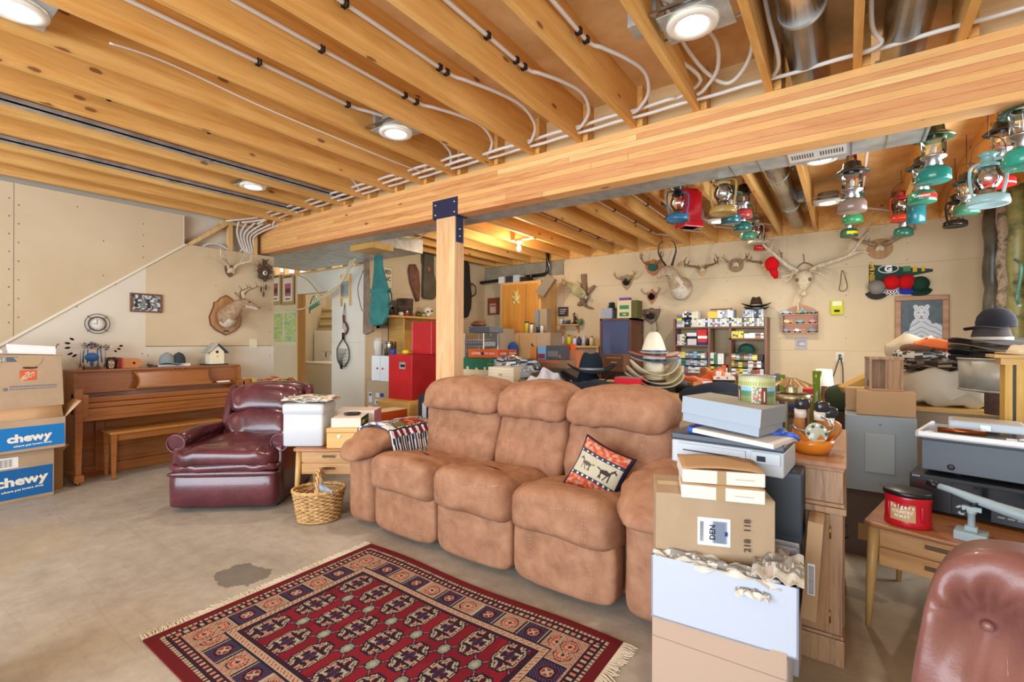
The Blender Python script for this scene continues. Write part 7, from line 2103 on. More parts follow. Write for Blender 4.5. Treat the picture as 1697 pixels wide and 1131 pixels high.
LEAB = mottled('brown_case_leather', '#5c3626', '#8a5a44', 8, .6)
a = gw(690, 500)
t = case_prof('rifle_case', 'narrow brown leather scabbard hanging on the back side wall', (-5.88, a.y - .05, a.z), PI / 2, [(.02, 0), (.07, .0), (.09, .25), (.06, .5), (-.02, .62), (-.13, .60), (-.16, .5), (-.12, .3)], .05, LEAB)
a = gw(705, 496)
t = case_prof('rifle_case', 'olive brown hard rifle case hanging beside the leather scabbard', (-5.87, a.y + .02, a.z), PI / 2, [(-.13, .03), (-.1, 0), (.12, 0), (.17, .06), (.17, .3), (.12, .45), (.11, .84), (-.11, .84), (-.12, .4)], .07, mottled('olive_case', '#4c4636', '#665e4a', 5, .7))
g = G('#8a5a3a'); g.at((0, -.037, .52), rx=PI / 2).lathe([(0, .002), (.05, .002), (.05, 0)], 16, sy=1.4); obj('badge', g, SATIN, t)
a = gw(772, 528, .06)
t = case_prof('gun_case', 'black soft gun case hanging on the back side wall just past the post', (-5.86, a.y, a.z), PI / 2, [(-.16, .1), (-.08, 0), (.05, .03), (.13, .2), (.15, .45), (.10, .75), (.08, 1.0), (.0, 1.14), (-.08, 1.15), (-.12, .6)], .07, flat('black_nylon', '#26221f', .7))
g = G(); g.tube(smooth([(.13, -.02, .68), (.24, -.03, .62), (.24, -.03, .48), (.13, -.02, .42)]), .012, 6); obj('handle', g, BLACK, t)
# wooden cupboard against the side wall and what stands on it
za = gw(690, 528, .35).z
ya, yb_ = gw(668, 560, .35).y, gw(728, 560, .35).y + .5
t = thing('wooden_cupboard', 'tall open-fronted wooden cupboard against the back side wall, partly behind the post', 'cupboard', (-5.75, (ya + yb_) / 2, 0))
for nm, q in (('side_panel', (-5.92, -5.57, ya, ya + .03, 0, za)), ('side_panel', (-5.92, -5.57, yb_ - .03, yb_, 0, za)), ('top_board', (-5.92, -5.54, ya - .25, yb_ + .02, za, za + .03)), ('shelf', (-5.92, -5.6, ya + .03, yb_ - .03, 1.1, 1.12)), ('back_panel', (-5.919, -5.905, ya, yb_, 0, za))):
 g = G(); g.box(*q); obj(nm, g, MAPLE, t, world=True)
zt = za + .031
def top(px): return gw(px, 520, .25).y
g = G(); t = thing('milk_cans', 'weathered ribbed metal bucket stack with staves on the cupboard top', 'bucket', (-5.74, top(676), zt))
g.lathe([(0, 0), (.12, 0), (.125, .13), (.135, .135), (.135, .14), (.125, .145), (.13, .28), (0, .28)], 20); obj('pail', g, mottled('old_tin', '#4f463c', '#84786a', 8, .5, .5), t)
for z in (.04, .2, .25):
 g = G(); g.tube([(.131 * math.cos(a), .131 * math.sin(a), z) for a in [i * PI / 10 for i in range(20)]], .006, 5, closed=True); obj('hoop', g, DARKX, t)
t.name = 'tin_pail'
g = G('#e8e2d2'); g.at((-5.72, top(712), zt)); g.sq((0, 0, .10), (.07, .11, .08), .8, .8, 12, 16, lambda q: q + Vector((0, 0, .02 * nz(q, 18)))); g.sq((.05, -.05, .05), (.05, .05, .05), 1, 1, 8, 10); g.color('#2a2622'); g.sq((.07, .03, .11), (.02, .02, .02), 1, 1, 6, 8); g.sq((.07, -.06, .09), (.02, .02, .02), 1, 1, 6, 8)
solo('animal_skull', g, SATIN, 'small bleached animal skull on the cupboard beside the post', 'skull')
for px, c1, c2, lab in ((661, '#e8e8e6', '#26262a', 'tiny black and white figurine at the end of the cupboard top'), (670, '#c03038', '#f0eee8', 'tiny red and white figurine in front of the tin pail'), (690, '#5c5a2e', '#3a2c1c', 'small olive carved figurine on the cupboard top'), (698, '#b8a868', '#2f5a3a', 'little yellow model truck on the cupboard top')):
 g = G(c1); g.at((-5.62, top(px), zt)); g.sq((0, 0, .03), (.03, .045, .03), .8, .8, 8, 12); g.color(c2); g.sq((.0, .01, .065), (.018, .022, .02), 1, 1, 8, 10)
 solo('figurine', g, GLOSS, lab, 'figurine')
# beige unit with notices, white wall cabinet, flask, kettle
ya = 4.22
pb('beige cabinet front covered with stuck-on notices below the white cabinet', 608, 646, 632, 700, ya, .45, '#b3a488', z0=0, name='notice_cabinet', cat='cabinet', deco=[('F', -.20, -.13, .44, .58, '#d8dce4'), ('F', -.19, -.14, .53, .565, '#32508a'), ('F', -.05, .03, .52, .58, '#d9dde6'), ('F', .04, .12, .53, .58, '#2f4f9a'), ('F', -.07, .15, .42, .49, '#cfdce2'), ('F', -.2, -.12, .30, .39, '#e6e2da'), ('F', -.04, .0, .43, .47, '#4f86a8'), ('F', .06, .1, .43, .47, '#4f86a8')])
zw = P(630, 632, ya).z
pa, pq = P(616, 611, ya), P(646, 611, ya); zw1 = P(630, 590, ya).z
t = thing('white_cabinet', 'small white two-door cabinet with red knobs on the notice-covered cabinet', 'cabinet', ((pa.x + pq.x) / 2, ya + .16, zw))
w_, h_ = (pq.x - pa.x) / 2, zw1 - zw
g = G(); g.box(-w_, w_, -.15, .16, 0, h_); obj('carcass', g, WAP, t)
for s in (-1, 1):
 g = G(); g.box(min(0, s * w_) + .003, max(0, s * w_) - .003, -.165, -.15, .003, h_ - .003); d_ = obj('door', g, WAP, t, bev=.002)
 g = G(); g.sq((s * w_ * .30 if s > 0 else -w_ * .3, -.175, h_ * .5), (.013, .012, .013), 1, 1, 8, 10); obj('knob', g, REDP, d_)
zt = zw1
jar('tall white thermos jug on the white cabinet with red knobs', 628, ya + .14, zt, .055, .24, '#e2dfd2', '#d8d4c6', name='thermos_jug', cat='thermos')
q = bpy.data.objects['thermos_jug']; g = G(); g.tube(smooth([(-.05, 0, .21), (-.09, 0, .2), (-.09, 0, .10), (-.055, 0, .08)]), .009, 6); obj('handle', g, WAP, q)
jar('dented steel pot with lid beside the white thermos jug', 647, ya + .2, zt, .085, .20, '#8f8878', '#a09888', name='steel_pot', cat='pot', m=METAL)
jar('small blue can in front of the steel pot', 652, ya + .05, zt, .04, .085, '#2450b8', '#2a58c4', name='can', cat='can')
g = G('#e8cf2a'); p = P(667, 585, ya - .1); g.at((p.x, ya - .02, 1.125)).sq((0, 0, .025), (.05, .035, .028), .9, .7, 8, 14)
yel = solo('sponge', g, FABRIC, 'yellow cloth lump on the lower red cabinet', 'cloth')
# red metal boxes
REDM = mottled('red_painted_metal', '#b01c22', '#c8262c', 3, .3)
Yr = 3.92
pa, pq = P(644, 600, Yr), P(683, 600, Yr)
zr1, zr0 = P(664, 588, Yr).z, P(664, 662, Yr).z
yb_ = on('X', 723, 620, pq.x).y
t = thing('red_cabinet', 'large red metal cabinet with a recessed grey pull, beside the post', 'cabinet', ((pa.x + pq.x) / 2, (Yr + yb_) / 2, zr0))
w_, d_, h_ = (pq.x - pa.x) / 2, (yb_ - Yr) / 2, zr1 - zr0
g = G(); g.box(-w_, w_, -d_, d_, 0, h_); obj('body', g, REDM, t, bev=.004)
g = G(); g.box(w_ * -.05, w_ * .45, -d_ - .004, -d_, h_ * .68, h_ * .83); pl = obj('recessed_pull', g, GALV, t); g = G(); g.box(w_ * .05, w_ * .42, -d_ - .006, -d_ - .004, h_ * .72, h_ * .78); obj('pull_slot', g, BLACK, pl)
yel.location = Vector((pa.x + .18, Yr + .12, zr1 + .001))
pa2 = P(686, 560, Yr + .25); zq = P(690, 534, Yr + .25).z
t = thing('red_cabinet', 'smaller red metal cabinet stacked on the large red one', 'cabinet', (pa2.x + .14, Yr + .25 + .2, zr1 + .002))
g = G(); g.box(-.17, .17, -.2, .2, 0, zq - zr1); obj('body', g, REDM, t, bev=.004); g = G(); g.box(-.172, -.15, -.204, -.2, 0, zq - zr1); obj('edge_flange', g, flat('pale_red', '#d8555a', .35), t)
bx('round-cornered pale wooden stool box under the red cabinets', ((pa.x + pq.x) / 2 - .02, Yr + .15, 0), (.60, .50, zr0 - .001), 0, m=MAPLE, name='stool_box', cat='stool', bev=.04)
pb('dark boxed sports game with printed players beside the sofa back', 693, 735, 656, 705, 3.42, .2, '#33343c', z0=0.0, name='game_box', cat='box', deco=[('F', -.12, -.06, .45, .66, '#c9d4e4'), ('F', -.13, -.05, .38, .48, '#a8343c'), ('F', .0, .05, .48, .62, '#8aa4cc'), ('F', -.1, -.03, .64, .68, '#c49a7c'), ('F', .0, .04, .62, .66, '#b98c6c'), ('F', -.1, -.02, .30, .34, '#d8dce4')])
pb('orange and cream lidded carton behind the side table', 600, 622, 684, 722, 3.05, .42, '#e0662a', z0=.0, cols={'+z': '#d9cbb4', '+x': '#dd5f24'}, deco=[('F', -.10, .10, .50, .545, '#efe6d4'), ('R', -.06, .06, .44, .455, '#e89870')])

# ------------------------------------------------------------------ far corner cupboards and boxes
Yc = 6.85
pa, pq = P(829, 550, Yc), P(872, 550, Yc); zt = P(850, 468, Yc).z; zm = P(850, 552, Yc - .3).z
p3 = P(896, 550, Yc)
t = thing('wardrobe', 'tall honey-coloured wooden wardrobe in the far corner with boxes on top', 'wardrobe', ((pa.x + p3.x) / 2, Yc + .27, 0))
g = G(); g.box(pa.x, p3.x, Yc, Yc + .54, 0, zt); obj('carcass', g, BIRCH, t, world=True)
for i, (a, b) in enumerate(((pa.x + .06, pq.x), (pq.x + .01, p3.x - .05))):
 g = G(); g.box(a, b, Yc - .02, Yc, .1, zt - .05); obj('door', g, wood('honey_door', '#b9792e', '#d89a48', 'Z', .7, .4) if i == 0 else bpy.data.materials['honey_door'], t, world=True, bev=.003)
g = G('#d9c27a')
c_ = P(855, 495, Yc - .02); M0 = (c_.x, Yc - .022, c_.z)
for q in ((0, .085, .045), (-.035, .125, .02), (.035, .125, .02), (0, 0, .065), (-.06, .03, .028), (.06, .03, .028), (-.045, -.07, .03), (.045, -.07, .03)): g.at((M0[0] + q[0], M0[1], M0[2] + q[1]), rx=PI / 2).lathe([(0, .004), (q[2], .003), (q[2], 0)], 14)
obj('bear_cutout', g, SATIN, t, world=True)
for a, b, c_, y0_, lab in ((826, 835, '#d8d8d4', 459, 'white-labelled box first in the row on the wardrobe'), (838, 848, '#3a3c44', 458, 'black camera box second in the row on the wardrobe'), (850, 860, '#b8c0c8', 456, 'silver rounded clock radio on the wardrobe'), (862, 873, '#2c2624', 459, 'dark lump of straps at the end of the row on the wardrobe')):
 pb(lab, a, b, y0_, 468, Yc + .05, .2, c_, z0=zt)
c_ = P(888, 470, Yc - .25)
bx('weathered wooden crate tilted against the wardrobe top', (c_.x, Yc - .115, c_.z - .18), (.16, .16, .36), .3, '#7c7060', name='hanging_crate', cat='crate', ry=.62, cols={'+x': '#94886f'})
hc = bpy.data.objects['hanging_crate']; g = G(); g.tube([(.02, 0, .34), (-.45, 0, .72)], .004, 5); obj('hanging_wire', g, STEEL, hc)
Yl = 6.45
for i, (a, b) in enumerate(((810, 852), (853, 885), (886, 912))):
 pass
pa, pq, p3 = P(829, 580, Yl), P(890, 580, Yl), P(912, 580, Yl); zl = P(860, 552, Yl).z
t = thing('base_cupboard', 'long low tan cupboard with plain doors in front of the wardrobe', 'cupboard', ((pa.x + p3.x) / 2, Yl + .18, 0))
g = G(); g.box(pa.x - .1, p3.x, Yl, Yl + .37, 0, zl); obj('carcass', g, KRAFT, t, world=True)
for a, b in ((835, 861), (862, 889)):
 qa, qb = P(a, 580, Yl).x, P(b, 580, Yl).x
 g = G('#b89468'); g.box(qa, qb, Yl - .018, Yl, .05, zl - .03); d_ = obj('door', g, CARD, t, world=True, bev=.002)
 g = G(); g.at((qb - .06, Yl - .02, zl - .2), ry=.8).box(-.03, .03, -.012, 0, -.008, .008)
 hn = obj('handle', g, BLACK, d_); hn.data.transform(Matrix.Translation(-t.location))
for px, h_, r_, c1, c2, lab in ((873, .19, .038, '#c9b23a', '#1c1c1e', 'tall yellow and white spray can on the low cupboard'), (881, .16, .032, '#dcd8cc', '#1c1c1e', 'white spray can with a black cap on the low cupboard'), (893, .1, .045, '#2c3038', '#3a3e48', 'dark mug of pens on the low cupboard'), (898, .13, .03, '#d8d2c4', '#b8783c', 'small pale bottle with an orange cap on the low cupboard')):
 jar(lab, px, Yl + .1, zl + .001, r_, h_, c1, c2, 'spray_can' if 'spray' in lab else 'container', 'container')
pb('leaning black and white patterned panel on the low cupboard', 886, 893, 514, 548, Yl + .25, .04, '#8a8c92', z0=zl)
pb('beige upright box standing on the end of the low cupboard', 894, 906, 512, 552, Yl + .22, .15, '#9c8c74', z0=zl)
# filing cabinet with baskets and printer beside the post
Yk = 6.02
pa, pq = P(801, 580, Yk), P(828, 580, Yk); zk = P(815, 545, Yk).z
t = thing('filing_cabinet', 'beige steel filing cabinet between the post and the low cupboard', 'filing cabinet', ((pa.x + pq.x) / 2, Yk + .2, 0))
w_ = (pq.x - pa.x) / 2
BEI = flat('beige_steel', '#a39684', .45)
g = G(); g.box(-w_, w_, -.2, .2, 0, zk); obj('carcass', g, BEI, t, bev=.004)
for i in range(4):
 g = G(); z1 = zk - .02 - .33 * i; g.box(-w_ + .01, w_ - .01, -.212, -.2, z1 - .32, z1); d_ = obj('drawer', g, BEI, t, bev=.003)
 g = G(); g.box(-.01, .01, -.218, -.212, z1 - .10, z1 - .05); g.box(-.03, -.02, -.218, -.212, z1 - .18, z1 - .17); obj('label_clip', g, WAP, d_)
Yv = 5.6
pa, pq = P(768, 570, Yv), P(800, 570, Yv)
zv = P(785, 590, Yv).z
t = thing('wire_basket_unit', 'white wire basket drawers full of papers beside the post', 'basket drawers', ((pa.x + pq.x) / 2, Yv + .2, 0))
w_ = (pq.x - pa.x) / 2
for x in (-w_, w_):
 for y in (-.18, .18):
  g = G(); g.tube([(x, y, 0), (x, y, 1.42)], .01, 6); obj('upright', g, WAP, t)
for z in (.85, 1.02, 1.19, 1.34):
 g = G()
 for k in range(9): x = -w_ + 2 * w_ * k / 8; g.tube([(x, -.18, z - .02), (x, -.18, z - .12), (x, .18, z - .12)], .003, 4)
 for zz in (z - .02, z - .07, z - .12): g.tube([(-w_, -.18, zz), (w_, -.18, zz)], .003, 4); g.tube([(w_, -.18, zz), (w_, .18, zz)], .003, 4)
 b_ = obj('wire_basket', g, WAP, t)
 g = G('#c9ccd4'); g.box(-w_ + .02, w_ - .03, -.16, .16, z - .115, z - .05, {'-y': '#6c7890'}); obj('papers', g, CARD, b_)
bx('grey flatbed printer on top of the wire basket drawers', (t.location.x + .1, Yv + .2, 1.425), (.42, .34, .10), 0, '#6d7480', name='printer', cat='printer', bev=.01)
pb('framed red-lettered calendar board on the side wall corner', 808, 826, 494, 522, 7.36, .03, '#8a4a30', name='calendar_board', cat='sign', deco=[('F', -.08, .08, .03, .22, '#c9a890'), ('F', -.07, .07, .17, .19, '#b03028'), ('F', -.06, .06, .05, .13, '#d8c0b0')])
g = G('#274a8c'); p = P(836, 570, 6.1); g.at((p.x + .03, 6.3, 0)).lathe([(0, 1.05), (.05, 1.05), (.09, 1.13), (.08, 1.22), (.03, 1.28), (0, 1.29)], 16); g.lathe([(0, 0), (.06, 0), (.05, 1.05)], 12)
solo('covered_stand', g, FABRIC, 'dark blue cloth-covered round top behind the orange train box', 'cloth cover')
g = G(); g.at((P(790, 545, 5.7).x, Yv + .15, 1.53)); g.sq((0, 0, .03), (.13, .09, .035), .7, .7, 8, 16); g.tube([(-.1, 0, .06), (.1, .03, .08)], .02, 6)
solo('leather_bag', g, LEAB, 'crumpled brown leather strap bag on the grey printer beside the post', 'bag')

# ------------------------------------------------------------------ long work table behind the sofa
TZ = .88
t = thing('work_table', 'long cluttered work table hidden behind the sofa back', 'table', (-2.0, 4.1, 0))
g = G(); g.box(-1.35, 1.42, -.50, .75, TZ - .035, TZ); obj('table_top', g, MAPLE, t)
g = G(); g.box(-.35, 1.42, -.93, -.502, TZ - .035, TZ); obj('extension_leaf', g, MAPLE, t)
for x, y in ((-1.3, -.45), (-1.3, .7), (1.37, .7), (1.37, -.88), (-.3, -.88)):
  g = G(); g.box(x - .03, x + .03, y - .03, y + .03, 0, TZ - .035); obj('leg', g, STUD, t)
pb('plain cream carton under the green patterned box behind the sofa', 762, 808, 621, 645, 3.75, .35, '#d8cfb4', z0=TZ)
g0 = P(790, 621, 3.75).z
pb('green box with a cream treeline print behind the sofa', 762, 810, 594, 620, 3.75, .35, '#2f6e54', z0=g0, deco=[('F', -.22, .22, .0, .05, '#d9cfae'), ('F', -.20, -.17, .05, .075, '#d9cfae'), ('F', -.1, -.07, .05, .08, '#d9cfae'), ('F', .02, .05, .05, .07, '#d9cfae'), ('F', .13, .16, .05, .08, '#d9cfae')])
g1 = P(790, 594, 3.75).z
pb('long orange train set box with white lettering behind the sofa', 776, 826, 580, 593.5, 3.85, .33, '#d9642c', z0=g1 + .001, cols={'+x': '#b8502a'}, deco=[('FT', -.09, .045, .036, 'LIONEL', '#f2ece0'), ('FT', .085, .045, .03, 'TOP GUN', '#e6e2ee'), ('RT', -.08, .045, .032, 'LIONEL', '#e8dcd0'), ('RT', .085, .045, .027, 'TOP GUN', '#e8dcd0'), ('F', -.022, .01, .028, .062, '#2f3a5c')])
pb('white cream ribbed storage box with a bag stuffed behind it', 809, 851, 609, 645, 3.55, .26, '#ddd3b8', z0=TZ, deco=[('F', -.16, .16, .03 + .028 * k, .032 + .028 * k, '#b8ac8c') for k in range(7)] + [('F', -.02, .02, .09, .115, '#b0a484')])
def lump(lab, px, py, Y, r_, col, z0, cat, name, amp=.25, m=FABRIC, sc=8, seed=0, cols=None):
 p = P(px, py, Y)
 g = G(col)
 g.at((p.x, Y, z0 + r_[2] * .0)).sq((0, 0, r_[2] * .5), r_, .9, .9, 18, 30, lambda q: q * (1 + amp * noise.noise(q * sc + Vector((seed, 0, 0)))) if q.z > -r_[2] * .5 else Vector((q.x, q.y, -r_[2] * .5)))
 if cols: g.c = [lin(cols[int(abs(nz(((g.v[f[0]].x) * 14, g.v[f[0]].z * 14, seed))) * 97) % len(cols)]) for f in g.f]
 return solo(name, g, m, lab, cat)
lump('black and white crumpled bag behind the cream storage box', 840, 600, 3.95, (.30, .16, .11), '#4a5058', .98, 'bag', 'plastic_bag', .5, GLOSS, 9, 3, ['#2a3038', '#b8c0c8', '#4a5058', '#98a0a8'])
lump('crumpled translucent plastic bag spilling over beside the cream storage box', 864, 622, 3.75, (.10, .12, .09), '#8f959c', .95, 'bag', 'plastic_bag', .5, GLOSS, 10, 7)
g = G('#cfd4e2'); p = P(906, 618, 3.6)
g.at((p.x, 3.62, TZ + .015)).sheet(lambda u, v: Vector(((u - .5) * .50, (v - .5) * .34, max(0, .15 * math.exp(-((u - .48) / .3) ** 2 - ((v - .5) / .34) ** 2) + .05 * nz((u * 7, v * 6, 1)) + .02 * math.sin(u * 23 + v * 9)) * (1 if .04 < v < .96 else .1))), 44, 30)
solo('shirt', g, FABRIC, 'crumpled pale blue-white shirt heaped behind the sofa', 'cloth', solid=.003)
pb('shallow brown cardboard tray lid with an orange edge', 838, 939, 596, 612, 4.3, .3, '#8a6a50', z0=None, deco=[('F', -.3, .3, .075, .09, '#c9603c')])
zlid = P(890, 596, 4.3).z
pb('stack of video cases with an orange landscape cover on the tray lid', 879, 889, 575, 594, 4.35, .13, '#c9803a', z0=zlid + .001, cols={'+z': '#303038'})
pb('blue and red boxed book standing on the tray lid', 891, 904, 575, 594, 4.33, .13, '#6aa0c8', z0=zlid + .001, deco=[('F', -.045, .045, .01, .06, '#8a3048')])
pb('dark scenic boxed set on the tray lid', 905, 932, 573, 594, 4.35, .15, '#4c4c50', z0=zlid + .001, deco=[('F', -.08, .05, .03, .09, '#6c6a64'), ('F', .06, .08, .02, .05, '#b86a3c')])
pb('dark carton below the brown tray lid', 905, 938, 612, 640, 4.15, .3, '#4f4238', z0=TZ)
pb('plain carton holding up the brown tray lid', 840, 900, 612, 640, 4.32, .3, '#a88a68', z0=TZ)
pb('terracotta pot shaped box beside the black hats', 936, 955, 581, 600, 4.5, .16, '#b06a44', z0=TZ)
pb('orange and black tool package by the bottle row', 932, 946, 571, 582, 4.75, .12, '#d8562a', z0=TZ, cols={'+z': '#26262a'})
bx('flat carton lying under the black and straw hats on the work table', (-1.95, 3.8, TZ + .001), (1.1, .34, .058), 0, '#8a7458')
# hats
c_ = P(972, 632, 3.75)
cowboy((c_.x, 3.78, TZ + .06), 'lower black felt cowboy hat of the two behind the sofa', '#1b2530', .3, .10, .12, .26, .10, '#141a22', .02)
cowboy((c_.x + .02, 3.80, TZ + .17), 'upper black cowboy hat with a silver band, behind the sofa', '#1e2832', .5, .11, .16, .225, .05, '#8a9098', .02, edge='#10161c')
c_ = P(1080, 630, 3.75)
hx_, hy_ = c_.x, 3.8
for k, (z, c1, lab, kw) in enumerate(((.01, '#b9b49c', 'grey straw cowboy hat at the very bottom of the straw hat stack', dict(brim=.25, curl=.10, h=.10)), (.035, '#c9bd9c', 'tan straw cowboy hat, second from the bottom of the straw hat stack', dict(brim=.235, curl=.13, h=.10)), (.10, '#ddd4bc', 'cream cowboy hat with upturned brim in the middle of the straw hat stack', dict(brim=.205, curl=.115, h=.11, band='#b8a880')), (.20, '#ddd9d0', 'white straw cowboy hat with a blue brim edge in the straw hat stack', dict(brim=.205, curl=.04, h=.10, edge='#2c4a80')), (.245, '#dcd6cc', 'white straw cowboy hat with a red brim edge in the straw hat stack', dict(brim=.215, curl=.035, h=.1, edge='#b03a34')), (.27, '#e2dac4', 'tall-crowned cream straw hat, topmost of the straw hat stack', dict(brim=.12, curl=.01, h=.17, r=.10, dent=False, band='#3a4a6a')))):
 cowboy((hx_, hy_, TZ + z + .06), lab, c1, .55, m=SATIN, group='straw hats behind the sofa', **{**dict(r=.095), **kw})
pb('bright red plastic tool case under the straw hats', 1017, 1060, 626, 640, 3.5, .16, '#c92a3c', z0=TZ, name='tool_case', cat='tool case', cols={'+z': '#8a8488'}, bev=.012)
lump('dark navy jacket with pale stripes heaped between the black hats and the red tool case', 985, 636, 3.48, (.24, .10, .07), '#2a3240', TZ, 'jacket', 'jacket', .3, FABRIC, 7, 2)
lump('dark navy jacket slumped over the table end behind the sofa arm', 1185, 660, 3.48, (.20, .16, .09), '#272d3c', TZ, 'jacket', 'jacket', .3, FABRIC, 7, 5)
lump('second dark jacket beside the navy one, behind the pale grey box', 1213, 668, 3.3, (.12, .1, .06), '#2e3038', TZ, 'jacket', 'jacket', .3, FABRIC, 7, 6)
lump('grey denim cap and clothes heaped past the straw hats', 1117, 628, 4.1, (.15, .12, .06), '#5c6068', TZ, 'clothes', 'clothes', .5, FABRIC, 9, 9)
lump('black glove lump beside the grey clothes', 1140, 632, 4.0, (.08, .08, .045), '#181c16', TZ, 'glove', 'glove', .5, FABRIC, 12, 4)
YELR = flat('yellow_rubber', '#dcc92e', .45)
lump('crumpled yellow rubber glove in front of the medicine carton', 1153, 648, 3.72, (.10, .07, .045), '#dcc92e', TZ, 'glove', 'rubber_glove', .6, SATIN, 14, 4)
lump('second yellow rubber glove behind the medicine carton', 1183, 655, 3.66, (.06, .07, .04), '#e0cf38', TZ, 'glove', 'rubber_glove', .6, SATIN, 14, 8)
pb('white medicine carton with a red top band standing among the yellow gloves', 1164, 1177, 633, 655, 3.6, .05, '#e8e8ea', z0=TZ + .0, name='medicine_carton', cat='carton', deco=[('F', -.028, .028, .10, .115, '#c02a34'), ('F', -.02, .02, .06, .068, '#9aa0b0'), ('F', -.02, .02, .03, .06, '#c8d0dc')])
# wooden tray with decoys and truck
tc = P(1185, 640, 4.4)
t = thing('drawer_tray', 'shallow wooden drawer used as a tray, slanting across the work table', 'tray', (-1.22, 4.42, TZ + .001), -.5)
g = G(); g.box(-.36, .36, -.26, .26, 0, .012); g.box(-.36, .36, -.26, -.245, 0, .085); g.box(-.36, .36, .245, .26, 0, .085); g.box(-.36, -.345, -.26, .26, 0, .085); g.box(.345, .36, -.26, .26, 0, .085); obj('tray', g, wood('tray_wood', '#a86c34', '#cc9252', 'X', 1, .5), t)
for px, py, Y, r_, c1, lab, sd in ((1168, 612, 4.5, (.07, .06, .10), '#a8693c', 'carved tan wooden hand-like figure in the wooden tray', 2), (1185, 612, 4.45, (.10, .06, .07), '#e0682a', 'orange decoy lump in the wooden tray', 5), (1145, 622, 4.35, (.16, .07, .035), '#c85a28', 'orange hunting vest strip at the near end of the tray', 3), (1207, 616, 4.7, (.06, .06, .05), '#a87850', 'pink-brown wooden knob figure by the hutch', 7)):
 lump(lab, px, py, Y, r_, c1, TZ + .06, 'figure', 'carved_figure', .6, SATIN, 12, sd)
t = thing('toy_train', 'small white and black toy engine on the edge of the wooden tray', 'toy', (P(1197, 625, 4.1).x, 4.15, TZ + .088), .3)
g = G('#e2e0dc'); g.box(-.08, .08, -.025, .025, .02, .05); g.box(-.06, -.02, -.025, .025, .05, .09); g.box(.01, .05, -.025, .025, .05, .08); g.color('#2a2a2e'); g.box(-.085, .085, -.02, .02, .0, .02); obj('body', g, GLOSS, t, bev=.003)
g = G('#c03030'); g.box(-.055, -.03, -.026, -.025, .03, .04); g.box(.02, .03, -.026, -.025, .03, .045); obj('red_marks', g, GLOSS, t)
pb('weathered wooden easel leg leaning beside the picture tin', 1216, 1226, 612, 700, 3.3, .04, '#8a5c3a', z0=.3, name='easel_leg', cat='wooden bar', ry=.12)
pb('green and black game box behind the easel leg', 1203, 1224, 644, 660, 4.3, .2, '#2c3a26', z0=TZ, deco=[('F', -.03, .03, .03, .08, '#8a8458')])
pb('brown wooden plank stack behind the easel leg', 1200, 1226, 660, 672, 3.75, .2, '#a8855c', z0=.7)

# ------------------------------------------------------------------ dresser, lamp, pack and grey panel
pa, pq = P(1300, 700, 4.9), P(1402, 700, 4.9); zd = P(1370, 672, 4.9).z
t = thing('dresser', 'dark oak chest of drawers seen between the ceramic ornament and the grey panel', 'dresser', ((pa.x + pq.x) / 2, 5.1, 0))
w_ = (pq.x - pa.x) / 2
g = G(); g.box(-w_, w_, -.2, .2, 0, zd - .025); obj('carcass', g, OAK, t); g = G(); g.box(-w_ - .02, w_ + .02, -.22, .22, zd - .025, zd); obj('top_board', g, OAKX, t, bev=.005)
for i in range(3):
 for s in (-1, 1):
  g = G(); z1 = zd - .06 - .20 * i; g.box(s * w_ * .5 - w_ * .42, s * w_ * .5 + w_ * .42, -.215, -.2, z1 - .15, z1); d_ = obj('drawer', g, wood('drawer_oak', '#7a4a28', '#a87444', 'X', .9, .4) if (i, s) == (0, -1) else bpy.data.materials['drawer_oak'], t, bev=.006)
c_ = P(1365, 668, 5.1)
t = thing('table_lamp', 'small table lamp with a white drum shade behind the green bottle', 'lamp', (c_.x, 5.15, zd))
g = G(); g.lathe([(0, 0), (.05, 0), (.055, .02), (.04, .1), (.02, .16), (0, .16)], 16); obj('base', g, DARKW, t)
g = G('#e6dfce'); g.lathe([(.075, .15), (.062, .30), (.06, .30), (.073, .15)], 24); obj('lamp_shade', g, FABRIC, t)
g = G('#c9182a'); c_ = P(1374, 668, 4.95); g.at((c_.x + .03, 4.98, zd)); g.box(-.10, .10, -.06, .06, 0, .03); g.box(-.07, .03, -.05, .03, .03, .045)
solo('plastic_tray', g, GLOSS, 'bright red plastic tray on the oak dresser', 'tray', bev=.004)
pb('stack of red and white paperbacks behind the brass lantern', 1330, 1348, 645, 668, 4.85, .15, '#b8403a', z0=zd, name='book', cat='books', deco=[('F', -.05, .05, .03, .06, '#d8d8de'), ('F', -.05, .05, .08, .09, '#e0dcd4')])
lump('olive green canvas rucksack beyond the grey panel', 1404, 655, 4.75, (.15, .12, .15), '#34402c', .74, 'rucksack', 'rucksack', .25, FABRIC, 6, 3)
pb('plain dark chest under the rucksack', 1385, 1425, 690, 760, 4.62, .3, '#4a3a2c', z0=0, name='chest', cat='chest')
bpy.data.objects['chest'].scale.z = .74 / max(.1, bpy.data.objects['chest'].dimensions.z or .6)
